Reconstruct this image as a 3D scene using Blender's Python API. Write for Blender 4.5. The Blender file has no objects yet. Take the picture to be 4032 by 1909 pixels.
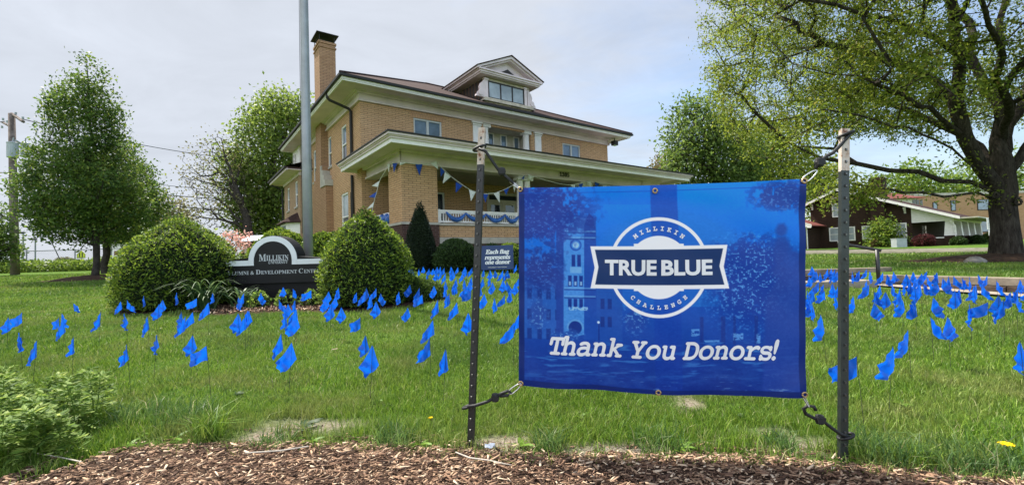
import bpy, math, random
import numpy as np
from mathutils import Vector, Matrix

# ------------------------------------------------------------------ camera, world, sun, exposure
sc = bpy.context.scene
COL = sc.collection
F, PITCH, ROLL = 1757.09, .0307, .0307           # focal length in photo pixels, tilt and roll
cam = bpy.data.cameras.new("camera"); camo = bpy.data.objects.new("camera", cam)
COL.objects.link(camo); sc.camera = camo
cam.sensor_width = 36; cam.lens = 36 * F / 4032; cam.clip_start = .05; cam.clip_end = 3000
_c, _s, _cp, _sp = math.cos(ROLL), math.sin(ROLL), math.cos(PITCH), math.sin(PITCH)
right = Vector((_c, _s * _sp, -_s * _cp)); upv = Vector((_s, -_c * _sp, _c * _cp)); fwd = Vector((0, _cp, _sp))
camo.matrix_world = Matrix(((right.x, upv.x, -fwd.x, 0), (right.y, upv.y, -fwd.y, 0), (right.z, upv.z, -fwd.z, 0), (0, 0, 0, 1)))

SUN_AZ, SUN_EL = math.radians(-48), math.radians(57)
sundir = Vector((math.sin(SUN_AZ) * math.cos(SUN_EL), math.cos(SUN_AZ) * math.cos(SUN_EL), math.sin(SUN_EL)))
sl = bpy.data.lights.new("sun", 'SUN'); sl.energy = 5.0; sl.angle = math.radians(.9); sl.color = (1, .94, .84)
so = bpy.data.objects.new("sun", sl); COL.objects.link(so); so.rotation_euler = (-sundir).to_track_quat('-Z', 'Y').to_euler()
so.location = sundir * 60

world = bpy.data.worlds.new("World"); sc.world = world; world.use_nodes = True
nt = world.node_tree; N = nt.nodes; Lk = nt.links
bg = N['Background']; bg.inputs[1].default_value = .1
tc = N.new('ShaderNodeTexCoord')
sky = N.new('ShaderNodeTexSky'); sky.sky_type = 'NISHITA'; sky.sun_disc = False
sky.sun_elevation = SUN_EL; sky.sun_rotation = SUN_AZ; sky.air_density = 1.1; sky.dust_density = .9; sky.ozone_density = 1.4
sep = N.new('ShaderNodeSeparateXYZ'); Lk.new(tc.outputs['Generated'], sep.inputs[0])
def wmath(op, a, b=None, clamp=False):
    n = N.new('ShaderNodeMath'); n.operation = op; n.use_clamp = clamp
    for i, v in enumerate((a, b)):
        if v is None: continue
        if isinstance(v, (int, float)): n.inputs[i].default_value = v
        else: Lk.new(v, n.inputs[i])
    return n.outputs[0]
# thin cloud: directions projected on a plane overhead, so that the streaks flatten towards the horizon
zz = wmath('ADD', wmath('MAXIMUM', sep.outputs[2], 0.0), .22)
cx = wmath('DIVIDE', sep.outputs[0], zz); cy = wmath('DIVIDE', sep.outputs[1], zz)
cmb = N.new('ShaderNodeCombineXYZ'); Lk.new(cx, cmb.inputs[0]); Lk.new(cy, cmb.inputs[1])
def wnoise(scale, detail, dist, off):
    mp = N.new('ShaderNodeMapping'); Lk.new(cmb.outputs[0], mp.inputs[0]); mp.inputs[1].default_value = off
    mp.inputs[2].default_value = (0, 0, .5); mp.inputs[3].default_value = (1, 1.7, 1)
    n = N.new('ShaderNodeTexNoise'); n.inputs['Scale'].default_value = scale; n.inputs['Detail'].default_value = detail
    n.inputs['Roughness'].default_value = .62; n.inputs['Distortion'].default_value = dist; Lk.new(mp.outputs[0], n.inputs[0])
    return n.outputs[0]
n1 = wnoise(.9, 7, .5, (3.1, 1.2, 0)); n2 = wnoise(3.2, 6, .3, (.3, 7.7, 0))
cov = wmath('ADD', wmath('MULTIPLY', n1, 1.5), wmath('MULTIPLY', n2, .45))
cov = wmath('ADD', cov, wmath('MULTIPLY', sep.outputs[0], -.95))     # cloud thickens towards the left, blue to the right
cov = wmath('ADD', cov, -.10)
cov = wmath('MINIMUM', wmath('MAXIMUM', cov, .12), .97)
cr = N.new('ShaderNodeMix'); cr.data_type = 'RGBA'
Lk.new(cov, cr.inputs[0]); Lk.new(sky.outputs[0], cr.inputs[6]); cr.clamp_factor = True; cr.inputs[7].default_value = (3.4, 3.62, 4.02, 1)
gain = wmath('ADD', 1.0, wmath('MULTIPLY', wmath('MULTIPLY', wmath('SUBTRACT', sep.outputs[2], .56, ), 2.8, True), .35))
back = wmath('MULTIPLY', wmath('SUBTRACT', -.05, sep.outputs[1]), 2.2, True); gain = wmath('ADD', gain, wmath('MULTIPLY', back, 1.15))      # unseen sky above and behind the view brightened, added fill for shaded walls
n3 = wnoise(1.7, 7, .6, (5.2, 2.9, 0)); gain = wmath('MULTIPLY', gain, wmath('ADD', .80, wmath('MULTIPLY', n3, .40)))
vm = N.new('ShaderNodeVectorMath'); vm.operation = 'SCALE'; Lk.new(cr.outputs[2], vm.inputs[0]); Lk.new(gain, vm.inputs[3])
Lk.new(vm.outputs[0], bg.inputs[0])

sc.view_settings.view_transform = 'Standard'; sc.view_settings.look = 'None'
sc.view_settings.gamma = 1; sc.view_settings.use_curve_mapping = False; sc.view_settings.exposure = 1.06
sc.cycles.max_bounces = 7; sc.cycles.diffuse_bounces = 3; sc.cycles.glossy_bounces = 3; sc.cycles.transmission_bounces = 4
sc.cycles.transparent_max_bounces = 8

# ------------------------------------------------------------------ measuring helpers
rng = np.random.default_rng(7); random.seed(7)
def ray(px, py):
    dx, dy = px - 2016, py - 954.5
    X = dx * _c - dy * _s; Y = dx * _s + dy * _c; b = -Y / F
    return np.array([X / F, _cp - b * _sp, _sp + b * _cp])
def dep(px, py, d):
    r = ray(px, py); return r * d / r[1]
def sst(a, b, x):
    t = np.clip((np.asarray(x, float) - a) / (b - a), 0, 1); return t * t * (3 - 2 * t)
def G(x, y):
    """height of the ground"""
    x = np.asarray(x, float); y = np.asarray(y, float)
    g = -.95 + .0478 * np.clip(y - 2, 0, 12)
    g = g + .0205 * np.clip(y - 14, 0, 18) * sst(4, -8, x) - .0078 * np.clip(y - 14, 0, 16) * sst(6, 14, x)
    s = (x - 7.5) * .912 + (y - 5.0) * .409
    up = np.maximum(sst(.02, .14, s), sst(8.28, 8.4, y) * sst(3.5, 4.8, x))
    hi = np.maximum(g, -.52 + .012 * (y - 6))
    return g + (hi - g) * up
def gr(px, py, h=0.):
    r = ray(px, py); t = 2.5
    ts = np.concatenate([np.linspace(1.2, 20, 400), np.linspace(20, 80, 300)])
    z = r[2] * ts - (G(r[0] * ts, r[1] * ts) + h)
    k = np.argmax(z < 0) if (z < 0).any() else len(ts) - 1
    if k > 0:
        a, b = z[k - 1], z[k]; t = ts[k - 1] + (ts[k] - ts[k - 1]) * a / (a - b + 1e-9)
    else: t = ts[0]
    return r * t
def grp(px, py):
    p = gr(px, py); return np.array([p[0], p[1], float(G(p[0], p[1]))])
def _h(i, j, s):
    v = np.sin(i * 127.1 + j * 311.7 + s * 74.7) * 43758.5453; return v - np.floor(v)
def vn(x, y, s=0):
    i, j = np.floor(x), np.floor(y); u, v = x - i, y - j; u = u * u * (3 - 2 * u); v = v * v * (3 - 2 * v)
    return (_h(i, j, s) * (1 - u) + _h(i + 1, j, s) * u) * (1 - v) + (_h(i, j + 1, s) * (1 - u) + _h(i + 1, j + 1, s) * u) * v
def fbm(x, y, s=0, o=4):
    r = 0; a = .5; 
    for k in range(o): r = r + a * vn(x * 2 ** k, y * 2 ** k, s + k * 3.3); a *= .5
    return r / (1 - .5 ** o)
def lin(r, g, b):
    return tuple((c / 255 / 12.92 if c / 255 <= .04045 else ((c / 255 + .055) / 1.055) ** 2.4) for c in (r, g, b))

# ------------------------------------------------------------------ materials
class NT:
    def __init__(s, name):
        s.m = bpy.data.materials.new(name); s.m.use_nodes = True; s.t = s.m.node_tree; s.b = s.t.nodes['Principled BSDF']
        s.out = s.t.nodes['Material Output']
    def n(s, typ, **k):
        nd = s.t.nodes.new('ShaderNode' + typ)
        for a, v in k.items(): setattr(nd, a, v)
        return nd
    def l(s, a, b): s.t.links.new(a, b)
    def tex(s, kind='UV', scale=None):
        t = s.n('TexCoord'); o = t.outputs[kind]
        if scale:
            mp = s.n('Mapping'); s.l(o, mp.inputs[0]); mp.inputs[3].default_value = scale; o = mp.outputs[0]
        return o
    def noise(s, vec, scale, detail=4, rough=.55):
        n = s.n('TexNoise'); n.inputs['Scale'].default_value = scale; n.inputs['Detail'].default_value = detail
        n.inputs['Roughness'].default_value = rough; s.l(vec, n.inputs[0]); return n.outputs[0]
    def mix(s, fac, a, b, mode='MIX'):
        n = s.n('Mix', data_type='RGBA', blend_type=mode)
        for i, v in ((0, fac), (6, a), (7, b)):
            if isinstance(v, (int, float)): n.inputs[i].default_value = v
            elif isinstance(v, tuple): n.inputs[i].default_value = v if len(v) == 4 else v + (1,)
            else: s.l(v, n.inputs[i])
        return n.outputs[2]
    def ramp(s, fac, stops):
        r = s.n('ValToRGB'); e = r.color_ramp.elements
        while len(e) < len(stops): e.new(.5)
        for k, (p, c) in enumerate(stops): e[k].position = p; e[k].color = tuple(c) + (1,)
        s.l(fac, r.inputs[0]); return r.outputs[0]
    def bump(s, h, strength=.3, dist=.01):
        b = s.n('Bump'); b.inputs['Strength'].default_value = strength; b.inputs['Distance'].default_value = dist
        s.l(h, b.inputs['Height']); s.l(b.outputs[0], s.b.inputs['Normal'])
    def col(s, c):
        if isinstance(c, tuple): s.b.inputs[0].default_value = c if len(c) == 4 else c + (1,)
        else: s.l(c, s.b.inputs[0])
    def set(s, rough=.6, spec=.3, metal=0.):
        s.b.inputs['Roughness'].default_value = rough; s.b.inputs['Specular IOR Level'].default_value = spec; s.b.inputs['Metallic'].default_value = metal

def paint(name, c, rough=.6, spec=.3, metal=0., var=.12, scale=3., bump=.15):
    t = NT(name); o = t.tex('Object'); n = t.noise(o, scale, 6, .65)
    lo = tuple(x * (1 - var * 1.6) for x in c); hi = tuple(min(1, x * (1 + var)) for x in c)
    t.col(t.ramp(n, [(.3, lo), (.65, hi)])); t.set(rough, spec, metal)
    if bump: t.bump(t.noise(o, scale * 12, 4), bump, .004)
    return t.m
def leafmat(name, stops, trans=.4, rough=.5, patch=0., pscale=2., pcol=None):
    t = NT(name); g = t.n('NewGeometry'); c = t.ramp(g.outputs['Random Per Island'], stops)
    if patch:
        nz = t.noise(t.tex('Object'), pscale, 2); c = t.mix(t.ramp(nz, [(.38, (0,) * 3), (.62, (patch,) * 3)]), c, pcol or stops[-1][1])
    if name == 'grass_blades':
        n2 = t.noise(t.tex('Object'), 1.7, 4, .65); c = t.mix(t.ramp(n2, [(.47, (0,) * 3), (.66, (.6,) * 3)]), c, (.24, .24, .085)); n3 = t.noise(t.tex('Object'), .45, 3); c = t.mix(t.ramp(n3, [(.43, (0,) * 3), (.6, (.55,) * 3)]), c, (.04, .105, .016))
    t.col(c); t.set(rough, .25)
    tr = t.n('BsdfTranslucent'); hs = t.n('HueSaturation'); hs.inputs['Value'].default_value = 1.5; hs.inputs['Hue'].default_value = .485
    hs.inputs['Saturation'].default_value = 1.0
    t.l(c, hs.inputs['Color']); t.l(hs.outputs[0], tr.inputs[0])
    mx = t.n('MixShader'); mx.inputs[0].default_value = trans; t.l(t.b.outputs[0], mx.inputs[1]); t.l(tr.outputs[0], mx.inputs[2])
    t.l(mx.outputs[0], t.out.inputs[0]); return t.m
def brick(name, c1, c2, mortar, bw=.3, rh=.077, ms=.011, var=.42, bump=.6):
    t = NT(name); uv = t.tex('UV'); b = t.n('TexBrick'); t.l(uv, b.inputs[0])
    b.inputs['Color1'].default_value = c1 + (1,); b.inputs['Color2'].default_value = c2 + (1,); b.inputs['Mortar'].default_value = mortar + (1,)
    b.inputs['Scale'].default_value = 1; b.inputs['Mortar Size'].default_value = ms; b.inputs['Mortar Smooth'].default_value = .3
    b.inputs['Brick Width'].default_value = bw; b.inputs['Row Height'].default_value = rh; b.inputs['Bias'].default_value = 0
    n = t.noise(uv, .9, 6, .7); n2 = t.noise(t.tex('UV', (3, 14, 1)), 1.0, 3)
    c = t.mix(t.ramp(n, [(.35, (0, 0, 0)), (.75, (var,) * 3)]), b.outputs[0], tuple(x * .55 for x in c1))
    c = t.mix(t.ramp(n2, [(.4, (0, 0, 0)), (.7, (.3,) * 3)]), c, tuple(min(1, x * 1.35) for x in c2))
    t.col(c); t.set(.85, .15)
    inv = t.n('Math', operation='SUBTRACT'); inv.inputs[0].default_value = 1; t.l(b.outputs['Fac'], inv.inputs[1]); t.bump(inv.outputs[0], bump, .012)
    return t.m
def glass(name, c, rough=.04, spec=.6):
    t = NT(name); o = t.tex('Object'); n = t.noise(o, 1.3, 3)
    t.col(t.ramp(n, [(.35, tuple(x * .6 for x in c)), (.65, c)])); t.set(rough, spec); t.bump(t.noise(o, 2.2, 2), .06, .01); return t.m

M = {}
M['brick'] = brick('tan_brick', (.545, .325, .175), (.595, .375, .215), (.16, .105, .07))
M['brick_pink'] = brick('pinkish_brick', (.40, .26, .165), (.44, .30, .19), (.22, .16, .12))  # rear wing's own pinkish brick
M['maroon'] = brick('maroon_brick', (.055, .028, .026), (.075, .036, .03), (.17, .13, .115), .22, .075, .008)
M['bungbrick'] = brick('dark_brown_brick', (.035, .02, .015), (.05, .028, .02), (.022, .016, .013), .26, .08, .008)
M['aptbrick'] = brick('orange_brick', (.36, .20, .105), (.42, .25, .135), (.30, .21, .14), .5, .16, .02)
M['trim'] = paint('cream_trim', (.665, .56, .575), .55, .3, var=.1, scale=1.2)
M['trimdirty'] = paint('weathered_cream_trim', (.50, .44, .36), .6, .2, var=.25, scale=4)
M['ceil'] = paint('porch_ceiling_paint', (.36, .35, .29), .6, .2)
M['white'] = paint('white_paint', (.80, .765, .755), .45, .35, var=.06, scale=5)
M['greyframe'] = paint('grey_white_window_frame', (.52, .53, .53), .5, .3, var=.06)
M['panel'] = paint('beige_panel', (.50, .46, .39), .6, .2)
M['stone'] = paint('limestone', (.42, .39, .345), .8, .15, var=.15, scale=2.5)
M['gutter'] = paint('black_gutter_metal', (.022, .021, .021), .6, .3)
M['dark'] = paint('dark_interior', (.012, .011, .01), .5, .3)
M['darksash'] = paint('dark_sash_paint', (.028, .022, .02), .5, .3)
M['glass_sky'] = glass('window_glass_pale_blinds', (.17, .24, .34))
M['glass_dark'] = glass('window_glass_dark', (.03, .04, .055))
M['glass_blind'] = glass('window_glass_white_blind', (.42, .47, .52), .1, .4)
t = NT('asphalt_shingles'); uv = t.tex('UV'); b = t.n('TexBrick'); t.l(uv, b.inputs[0])
for k, v in (('Color1', (.034, .020, .018, 1)), ('Color2', (.062, .034, .030, 1)), ('Mortar', (.02, .012, .011, 1))): b.inputs[k].default_value = v
for k, v in (('Scale', 1), ('Mortar Size', .012), ('Brick Width', .3), ('Row Height', .14)): b.inputs[k].default_value = v
t.col(t.mix(t.ramp(t.noise(uv, 5, 5), [(.35, (0,) * 3), (.7, (.6,) * 3)]), b.outputs[0], (.06, .036, .034))); t.set(.9, .1); M['shingle'] = t.m
M['redroof'] = paint('red_roof', (.15, .05, .04), .8, .15, var=.2)
M['steel'] = paint('galvanised_steel', (.30, .31, .33), .42, .5, .25, var=.12, scale=2.5, bump=.05)
M['blackpaint'] = paint('black_sign_paint', (.008, .008, .009), .5, .25, var=.2)
M['signwhite'] = paint('sign_border_white', (.66, .69, .70), .5, .3, var=.05)
M['letter'] = paint('sign_letter_grey', (.42, .45, .46), .5, .3, var=.03)
M['postgreen'] = paint('dark_green_post_enamel', (.022, .028, .027), .42, .5, var=.35, scale=9, bump=.2)
M['postblack'] = paint('dark_post_enamel', (.02, .02, .021), .42, .5, var=.35, scale=9, bump=.2)
t = NT('chipped_white_post_paint'); o = t.tex('Object'); n = t.noise(o, 16, 5, .7)
t.col(t.ramp(n, [(.36, (.15, .05, .022)), (.43, (.46, .34, .26)), (.52, (.56, .49, .43)), (.75, (.64, .59, .54))])); t.set(.6, .3); t.bump(n, .3, .002); M['posttip'] = t.m
M['stud'] = paint('bare_metal_stud', (.12, .12, .115), .3, .6, .6, var=.1)
M['rubber'] = paint('black_bungee_rubber', (.013, .013, .014), .55, .4, var=.2, scale=30, bump=.4)
M['chrome'] = paint('carabiner_aluminium', (.62, .62, .64), .22, .6, .85, var=.05, bump=0)
M['brass'] = paint('brass_grommet', (.46, .32, .16), .3, .6, .8, var=.1, bump=0)
t = NT('oak_bark'); o = t.tex('Object', (1, 1, .22)); n = t.noise(o, 16, 6, .75); t.col(t.ramp(n, [(.32, (.012, .010, .009)), (.5, (.048, .041, .034)), (.7, (.095, .084, .072))])); t.set(.95, .1); t.bump(n, 1.0, .05); M['bark'] = t.m
M['bark2'] = paint('grey_bark', (.05, .043, .037), .95, .1, var=.4, scale=9, bump=.8)
M['pole'] = paint('weathered_wood_pole', (.16, .13, .115), .9, .1, var=.3, scale=4, bump=.5)
M['greybox'] = paint('transformer_grey', (.33, .36, .38), .5, .3)
M['timber'] = paint('weathered_timber', (.075, .055, .045), .9, .1, var=.4, scale=5, bump=.7)
M['timbertop'] = paint('sunbleached_timber', (.21, .175, .14), .9, .1, var=.3, scale=5, bump=.6)
M['concrete'] = paint('pale_concrete', (.26, .225, .18), .9, .1, var=.2, scale=4, bump=.5)
M['asphalt'] = paint('asphalt', (.13, .13, .13), .9, .1, var=.2, scale=3)
M['kerb'] = paint('pale_kerb', (.20, .19, .15), .9, .1, var=.15)
M['rail'] = paint('black_handrail', (.015, .015, .016), .4, .45)
M['navy'] = paint('navy_board', (.026, .05, .14), .5, .35, var=.05)
M['bright'] = paint('white_lettering', (.74, .74, .76), .55, .25, var=.02, bump=0)
M['numblack'] = paint('black_numerals', (.01, .01, .01), .4, .4)
M['bluesatin'] = paint('blue_satin', (.03, .12, .42), .3, .55, var=.3, scale=6, bump=.1)
M['pblue'] = paint('blue_pennant', (.012, .065, .40), .6, .25, var=.1)
M['pwhite'] = paint('white_pennant', (.72, .74, .77), .6, .25, var=.05)
M['string'] = paint('white_string', (.7, .7, .68), .8, .1, bump=0)
M['signyellow'] = paint('yellow_green_sign', (.55, .62, .02), .5, .3, var=.04)
M['siding'] = paint('grey_siding', (.20, .21, .22), .7, .2)
M['wood'] = paint('brown_wood', (.17, .095, .055), .8, .15, var=.25, scale=5)
M['metalroof'] = paint('pale_metal_roof', (.50, .58, .68), .35, .5, .3, var=.08)
M['rock'] = paint('grey_boulder', (.20, .19, .18), .9, .1, var=.3, scale=4, bump=.8)
M['litter'] = paint('white_litter', (.8, .82, .86), .5, .3, bump=0)
M['stick'] = paint('pale_stick', (.5, .45, .38), .8, .1, var=.15, scale=20)
M['yellow'] = paint('dandelion_yellow', (.80, .52, .01), .7, .1, var=.1, scale=60, bump=0)
M['wire'] = paint('wire', (.03, .03, .03), .5, .4, bump=0)
M['cable'] = paint('power_cable', (.05, .05, .055), .6, .3, bump=0)
M['chainwire'] = paint('chain_link_wire', (.22, .23, .24), .5, .4, .3, bump=0)
M['soil'] = paint('dark_garden_soil', (.055, .034, .023), .95, .1, var=.4, scale=12, bump=.8)
# flag cloth: thin plastic that lets light through
t = NT('blue_flag_plastic'); n = t.noise(t.tex('Object'), 20, 3)
fc = t.ramp(n, [(.3, (.003, .10, .66)), (.7, (.006, .15, .82))]); t.col(fc); t.set(.32, .45); t.bump(t.noise(t.tex('Object'), 45, 3), .35, .006)
tr = t.n('BsdfTranslucent'); tr.inputs[0].default_value = (.004, .17, .95, 1); mx = t.n('MixShader'); mx.inputs[0].default_value = .42
t.l(t.b.outputs[0], mx.inputs[1]); t.l(tr.outputs[0], mx.inputs[2]); t.l(mx.outputs[0], t.out.inputs[0]); M['flag'] = t.m
# foliage
M['pear'] = leafmat('pear_leaves', [(0, (.028, .062, .014)), (.5, (.055, .115, .022)), (.85, (.11, .18, .03)), (1, (.19, .22, .04))], .45, patch=.3, pscale=.9, pcol=(.12, .19, .03))
M['oakleaf'] = leafmat('oak_leaves', [(0, (.055, .10, .015)), (.4, (.115, .17, .022)), (.82, (.195, .25, .03)), (.95, (.22, .22, .055)), (1, (.13, .08, .03))], .52, patch=.5, pscale=1.1, pcol=(.15, .205, .022))
M['green'] = leafmat('maple_leaves', [(0, (.04, .085, .014)), (.5, (.085, .155, .022)), (1, (.16, .235, .034))], .48, patch=.35, pscale=.7)
M['maple'] = leafmat('soft_maple_leaves', [(0, (.055, .10, .02)), (.5, (.105, .17, .03)), (1, (.18, .25, .045))], .48, patch=.35, pscale=.7)
M['dkgreen'] = leafmat('dark_leaves', [(0, (.045, .09, .02)), (.5, (.09, .155, .03)), (1, (.16, .23, .045))], .48)
M['catalpa'] = leafmat('sparse_young_leaves', [(0, (.10, .095, .045)), (.6, (.15, .145, .065)), (1, (.2, .21, .09))], .4)
M['yew'] = leafmat('yew_needles', [(0, (.012, .032, .008)), (.3, (.032, .078, .013)), (.55, (.095, .175, .02)), (1, (.24, .33, .035))], .38, patch=.15, pscale=5)
M['spruce'] = leafmat('spruce_needles', [(0, (.010, .018, .012)), (.6, (.018, .032, .018)), (1, (.032, .05, .024))], .15)
M['box'] = leafmat('boxwood_leaves', [(0, (.018, .04, .012)), (.6, (.034, .07, .018)), (1, (.07, .12, .03))], .3)
M['lime'] = leafmat('lime_green_leaves', [(0, (.05, .10, .014)), (.5, (.10, .17, .02)), (1, (.18, .24, .03))], .42)
M['juniper'] = leafmat('juniper_sprays', [(0, (.02, .045, .012)), (.5, (.05, .10, .016)), (1, (.11, .17, .022))], .3)
M['pink'] = leafmat('pink_blossom', [(0, (.5, .25, .20)), (.6, (.62, .36, .29)), (1, (.66, .48, .38))], .35)
M['redleaf'] = leafmat('dark_red_leaves', [(0, (.05, .014, .014)), (.6, (.085, .022, .022)), (1, (.13, .04, .035))], .3)
M['tan'] = leafmat('tan_young_leaves', [(0, (.15, .11, .05)), (.6, (.22, .17, .07)), (1, (.2, .21, .07))], .35)
M['lily'] = leafmat('strap_leaves', [(0, (.035, .075, .025)), (.6, (.065, .125, .04)), (1, (.15, .21, .09))], .3, .5)
M['weed'] = leafmat('feathery_weed_leaves', [(0, (.055, .12, .026)), (.5, (.125, .225, .035)), (.85, (.22, .32, .05)), (1, (.36, .42, .14))], .45, .65, patch=.12, pscale=4)
M['weed2'] = leafmat('bright_weed_leaves', [(0, (.06, .14, .02)), (1, (.17, .30, .03))], .4)
M['grass'] = leafmat('grass_blades', [(0, (.036, .092, .010)), (.5, (.12, .235, .022)), (.85, (.22, .335, .036)), (.95, (.24, .29, .075)), (1, (.46, .41, .24))], .22, .5, patch=.2, pscale=.8, pcol=(.165, .265, .03))
M['grass2'] = leafmat('coarse_grass_blades', [(0, (.035, .085, .02)), (.6, (.08, .16, .04)), (.9, (.15, .23, .07)), (1, (.36, .34, .2))], .38, .4)
M['straw'] = leafmat('dry_straw', [(0, (.28, .22, .13)), (1, (.48, .41, .27))], .2)
M['chips'] = leafmat('wood_chips', [(0, (.03, .016, .011)), (.32, (.11, .06, .038)), (.64, (.25, .148, .092)), (.86, (.45, .30, .19)), (1, (.70, .55, .39))], .0, .85)

# ------------------------------------------------------------------ object helpers
def link(name, me, mat=None, parent=None):
    o = bpy.data.objects.new(name, me); COL.objects.link(o)
    if mat is not None and me is not None: me.materials.append(M[mat] if isinstance(mat, str) else mat)
    if parent is not None: o.parent = parent
    return o
def tag(o, label=None, cat=None, group=None, kind=None):
    for k, v in (('label', label), ('category', cat), ('group', group), ('kind', kind)):
        if v: o[k] = v
    return o
def thing(name, label, cat, loc=(0, 0, 0), rz=0., group=None):
    o = bpy.data.objects.new(name, None); COL.objects.link(o); o.location = tuple(map(float, loc)); o.rotation_euler = (0, 0, rz); o.empty_display_size = .2
    return tag(o, label, cat, group)
def npmesh(name, verts, faces4=None, faces3=None, uv=False, smooth=False):
    verts = np.asarray(verts, np.float32).reshape(-1, 3)
    f4 = np.zeros((0, 4), np.int32) if faces4 is None else np.asarray(faces4, np.int32).reshape(-1, 4)
    f3 = np.zeros((0, 3), np.int32) if faces3 is None else np.asarray(faces3, np.int32).reshape(-1, 3)
    me = bpy.data.meshes.new(name); me.vertices.add(len(verts)); me.vertices.foreach_set('co', verts.ravel())
    li = np.concatenate([f4.ravel(), f3.ravel()]); tot = np.concatenate([np.full(len(f4), 4), np.full(len(f3), 3)]).astype(np.int32)
    st = np.concatenate([[0], np.cumsum(tot)[:-1]]).astype(np.int32) if len(tot) else np.zeros(0, np.int32)
    me.loops.add(len(li)); me.loops.foreach_set('vertex_index', li.astype(np.int32))
    me.polygons.add(len(tot)); me.polygons.foreach_set('loop_start', st)
    try: me.polygons.foreach_set('loop_total', tot)
    except Exception: pass
    me.update(calc_edges=True)
    if smooth: me.polygons.foreach_set('use_smooth', np.ones(len(tot), bool))
    return me
class MB:
    def __init__(s): s.v = []; s.f = []; s.sm = False
    def add(s, vs, fs):
        k = len(s.v); s.v += [tuple(map(float, p)) for p in vs]; s.f += [tuple(i + k for i in f) for f in fs]; return s
    def box(s, x0, x1, y0, y1, z0, z1):
        x0, x1 = min(x0, x1), max(x0, x1); y0, y1 = min(y0, y1), max(y0, y1); z0, z1 = min(z0, z1), max(z0, z1)
        return s.add([(x0, y0, z0), (x1, y0, z0), (x1, y1, z0), (x0, y1, z0), (x0, y0, z1), (x1, y0, z1), (x1, y1, z1), (x0, y1, z1)],
                     [(3, 2, 1, 0), (4, 5, 6, 7), (0, 1, 5, 4), (1, 2, 6, 5), (2, 3, 7, 6), (3, 0, 4, 7)])
    def prism(s, poly, axis, a, b):
        """poly: 2D points; extruded along axis from a to b (axis 'x': poly=(y,z), 'y': (x,z), 'z': (x,y))"""
        n = len(poly)
        def P(p, q): return {'x': (q, p[0], p[1]), 'y': (p[0], q, p[1]), 'z': (p[0], p[1], q)}[axis]
        vs = [P(p, a) for p in poly] + [P(p, b) for p in poly]
        return s.add(vs, [tuple(range(n)), tuple(range(2 * n - 1, n - 1, -1))] + [(i, i + n, (i + 1) % n + n, (i + 1) % n) for i in range(n)])
    def tube(s, pts, r, n=8, cap=True):
        pts = [np.asarray(p, float) for p in pts]; m = len(pts); rs = [r] * m if np.isscalar(r) else list(r)
        ref = np.array([0.31, .17, .93]); vs = []; fs = []
        for i in range(m):
            t = pts[min(i + 1, m - 1)] - pts[max(i - 1, 0)]; t = t / (np.linalg.norm(t) + 1e-9)
            if abs(t @ ref) > .95: ref = np.array([.9, .3, .1])
            a = np.cross(t, ref); a /= np.linalg.norm(a) + 1e-9; b = np.cross(t, a)
            for k in range(n):
                th = 2 * math.pi * k / n; vs.append(pts[i] + rs[i] * (a * math.cos(th) + b * math.sin(th)))
        for i in range(m - 1):
            for k in range(n): fs.append((i * n + k, i * n + (k + 1) % n, (i + 1) * n + (k + 1) % n, (i + 1) * n + k))
        if cap: fs += [tuple(range(n - 1, -1, -1)), tuple((m - 1) * n + k for k in range(n))]
        return s.add(vs, fs)
    def lathe(s, prof, cx=0, cy=0, n=20):
        vs = []; fs = []; m = len(prof)
        for r, z in prof:
            for k in range(n): th = 2 * math.pi * k / n; vs.append((cx + r * math.cos(th), cy + r * math.sin(th), z))
        for i in range(m - 1):
            for k in range(n): fs.append((i * n + k, i * n + (k + 1) % n, (i + 1) * n + (k + 1) % n, (i + 1) * n + k))
        fs += [tuple(range(n - 1, -1, -1)), tuple((m - 1) * n + k for k in range(n))]
        return s.add(vs, fs)
    def build(s, name, mat, parent=None, smooth=False, dz=0., label=None):
        me = bpy.data.meshes.new(name); me.from_pydata([(x, y, z + dz) for x, y, z in s.v], [], s.f); me.update()
        uvl = me.uv_layers.new(name='UVMap'); nl = len(me.loops); co = np.zeros(len(me.vertices) * 3); me.vertices.foreach_get('co', co); co = co.reshape(-1, 3)
        uv = np.zeros((nl, 2))
        for p in me.polygons:
            n = p.normal
            for li in p.loop_indices:
                c = co[me.loops[li].vertex_index]
                if abs(n.z) > .75: uv[li] = (c[0], c[1])
                elif abs(n.x) > abs(n.y): uv[li] = (c[1], c[2])
                else: uv[li] = (c[0], c[2])
        uvl.data.foreach_set('uv', uv.ravel())
        if smooth: me.polygons.foreach_set('use_smooth', np.ones(len(me.polygons), bool))
        o = link(name, me, mat, parent)
        if label: o['label'] = label
        return o
def math_text(t, base):
    o = ''
    for ch in t:
        if 'A' <= ch <= 'Z': o += chr(base + ord(ch) - 65)
        elif 'a' <= ch <= 'z': o += chr(base + 26 + ord(ch) - 97)
        elif '0' <= ch <= '9' and base == 0x1D400: o += chr(0x1D7CE + ord(ch) - 48)
        else: o += ch
    return o
SERIF, SCRIPT, SLAB = 0x1D400, 0x1D4D0, 0x1D670
def slab_text(body, offset=.01, shear=0., gap=.055, space=.26, th=.019):
    V, Fc, x = [], [], 0.
    for ch in body:
        if ch == ' ': x += space; continue
        v, f = text_mesh(math_text(ch, SLAB), offset=offset); lo, hi = v[:, 0].min(), v[:, 0].max(); k = len(V)
        if ch == '!': v, f = text_mesh(math_text('!', SERIF), offset=offset); lo, hi = v[:, 0].min(), v[:, 0].max()
        
        for q_, (dx, dy) in enumerate(((0, 0), (-th, 0), (th, 0), (0, th * .85), (0, -th * .85))): k = len(V); V += [(x + a + dx - lo + shear * b_, b_ + dy, .0001 * q_) for a, b_, _ in v]; Fc += [tuple(i + k for i in q) for q in f]
        x += hi - lo + (gap if ch != 'T' else -.02)
    return np.array(V), Fc
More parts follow.
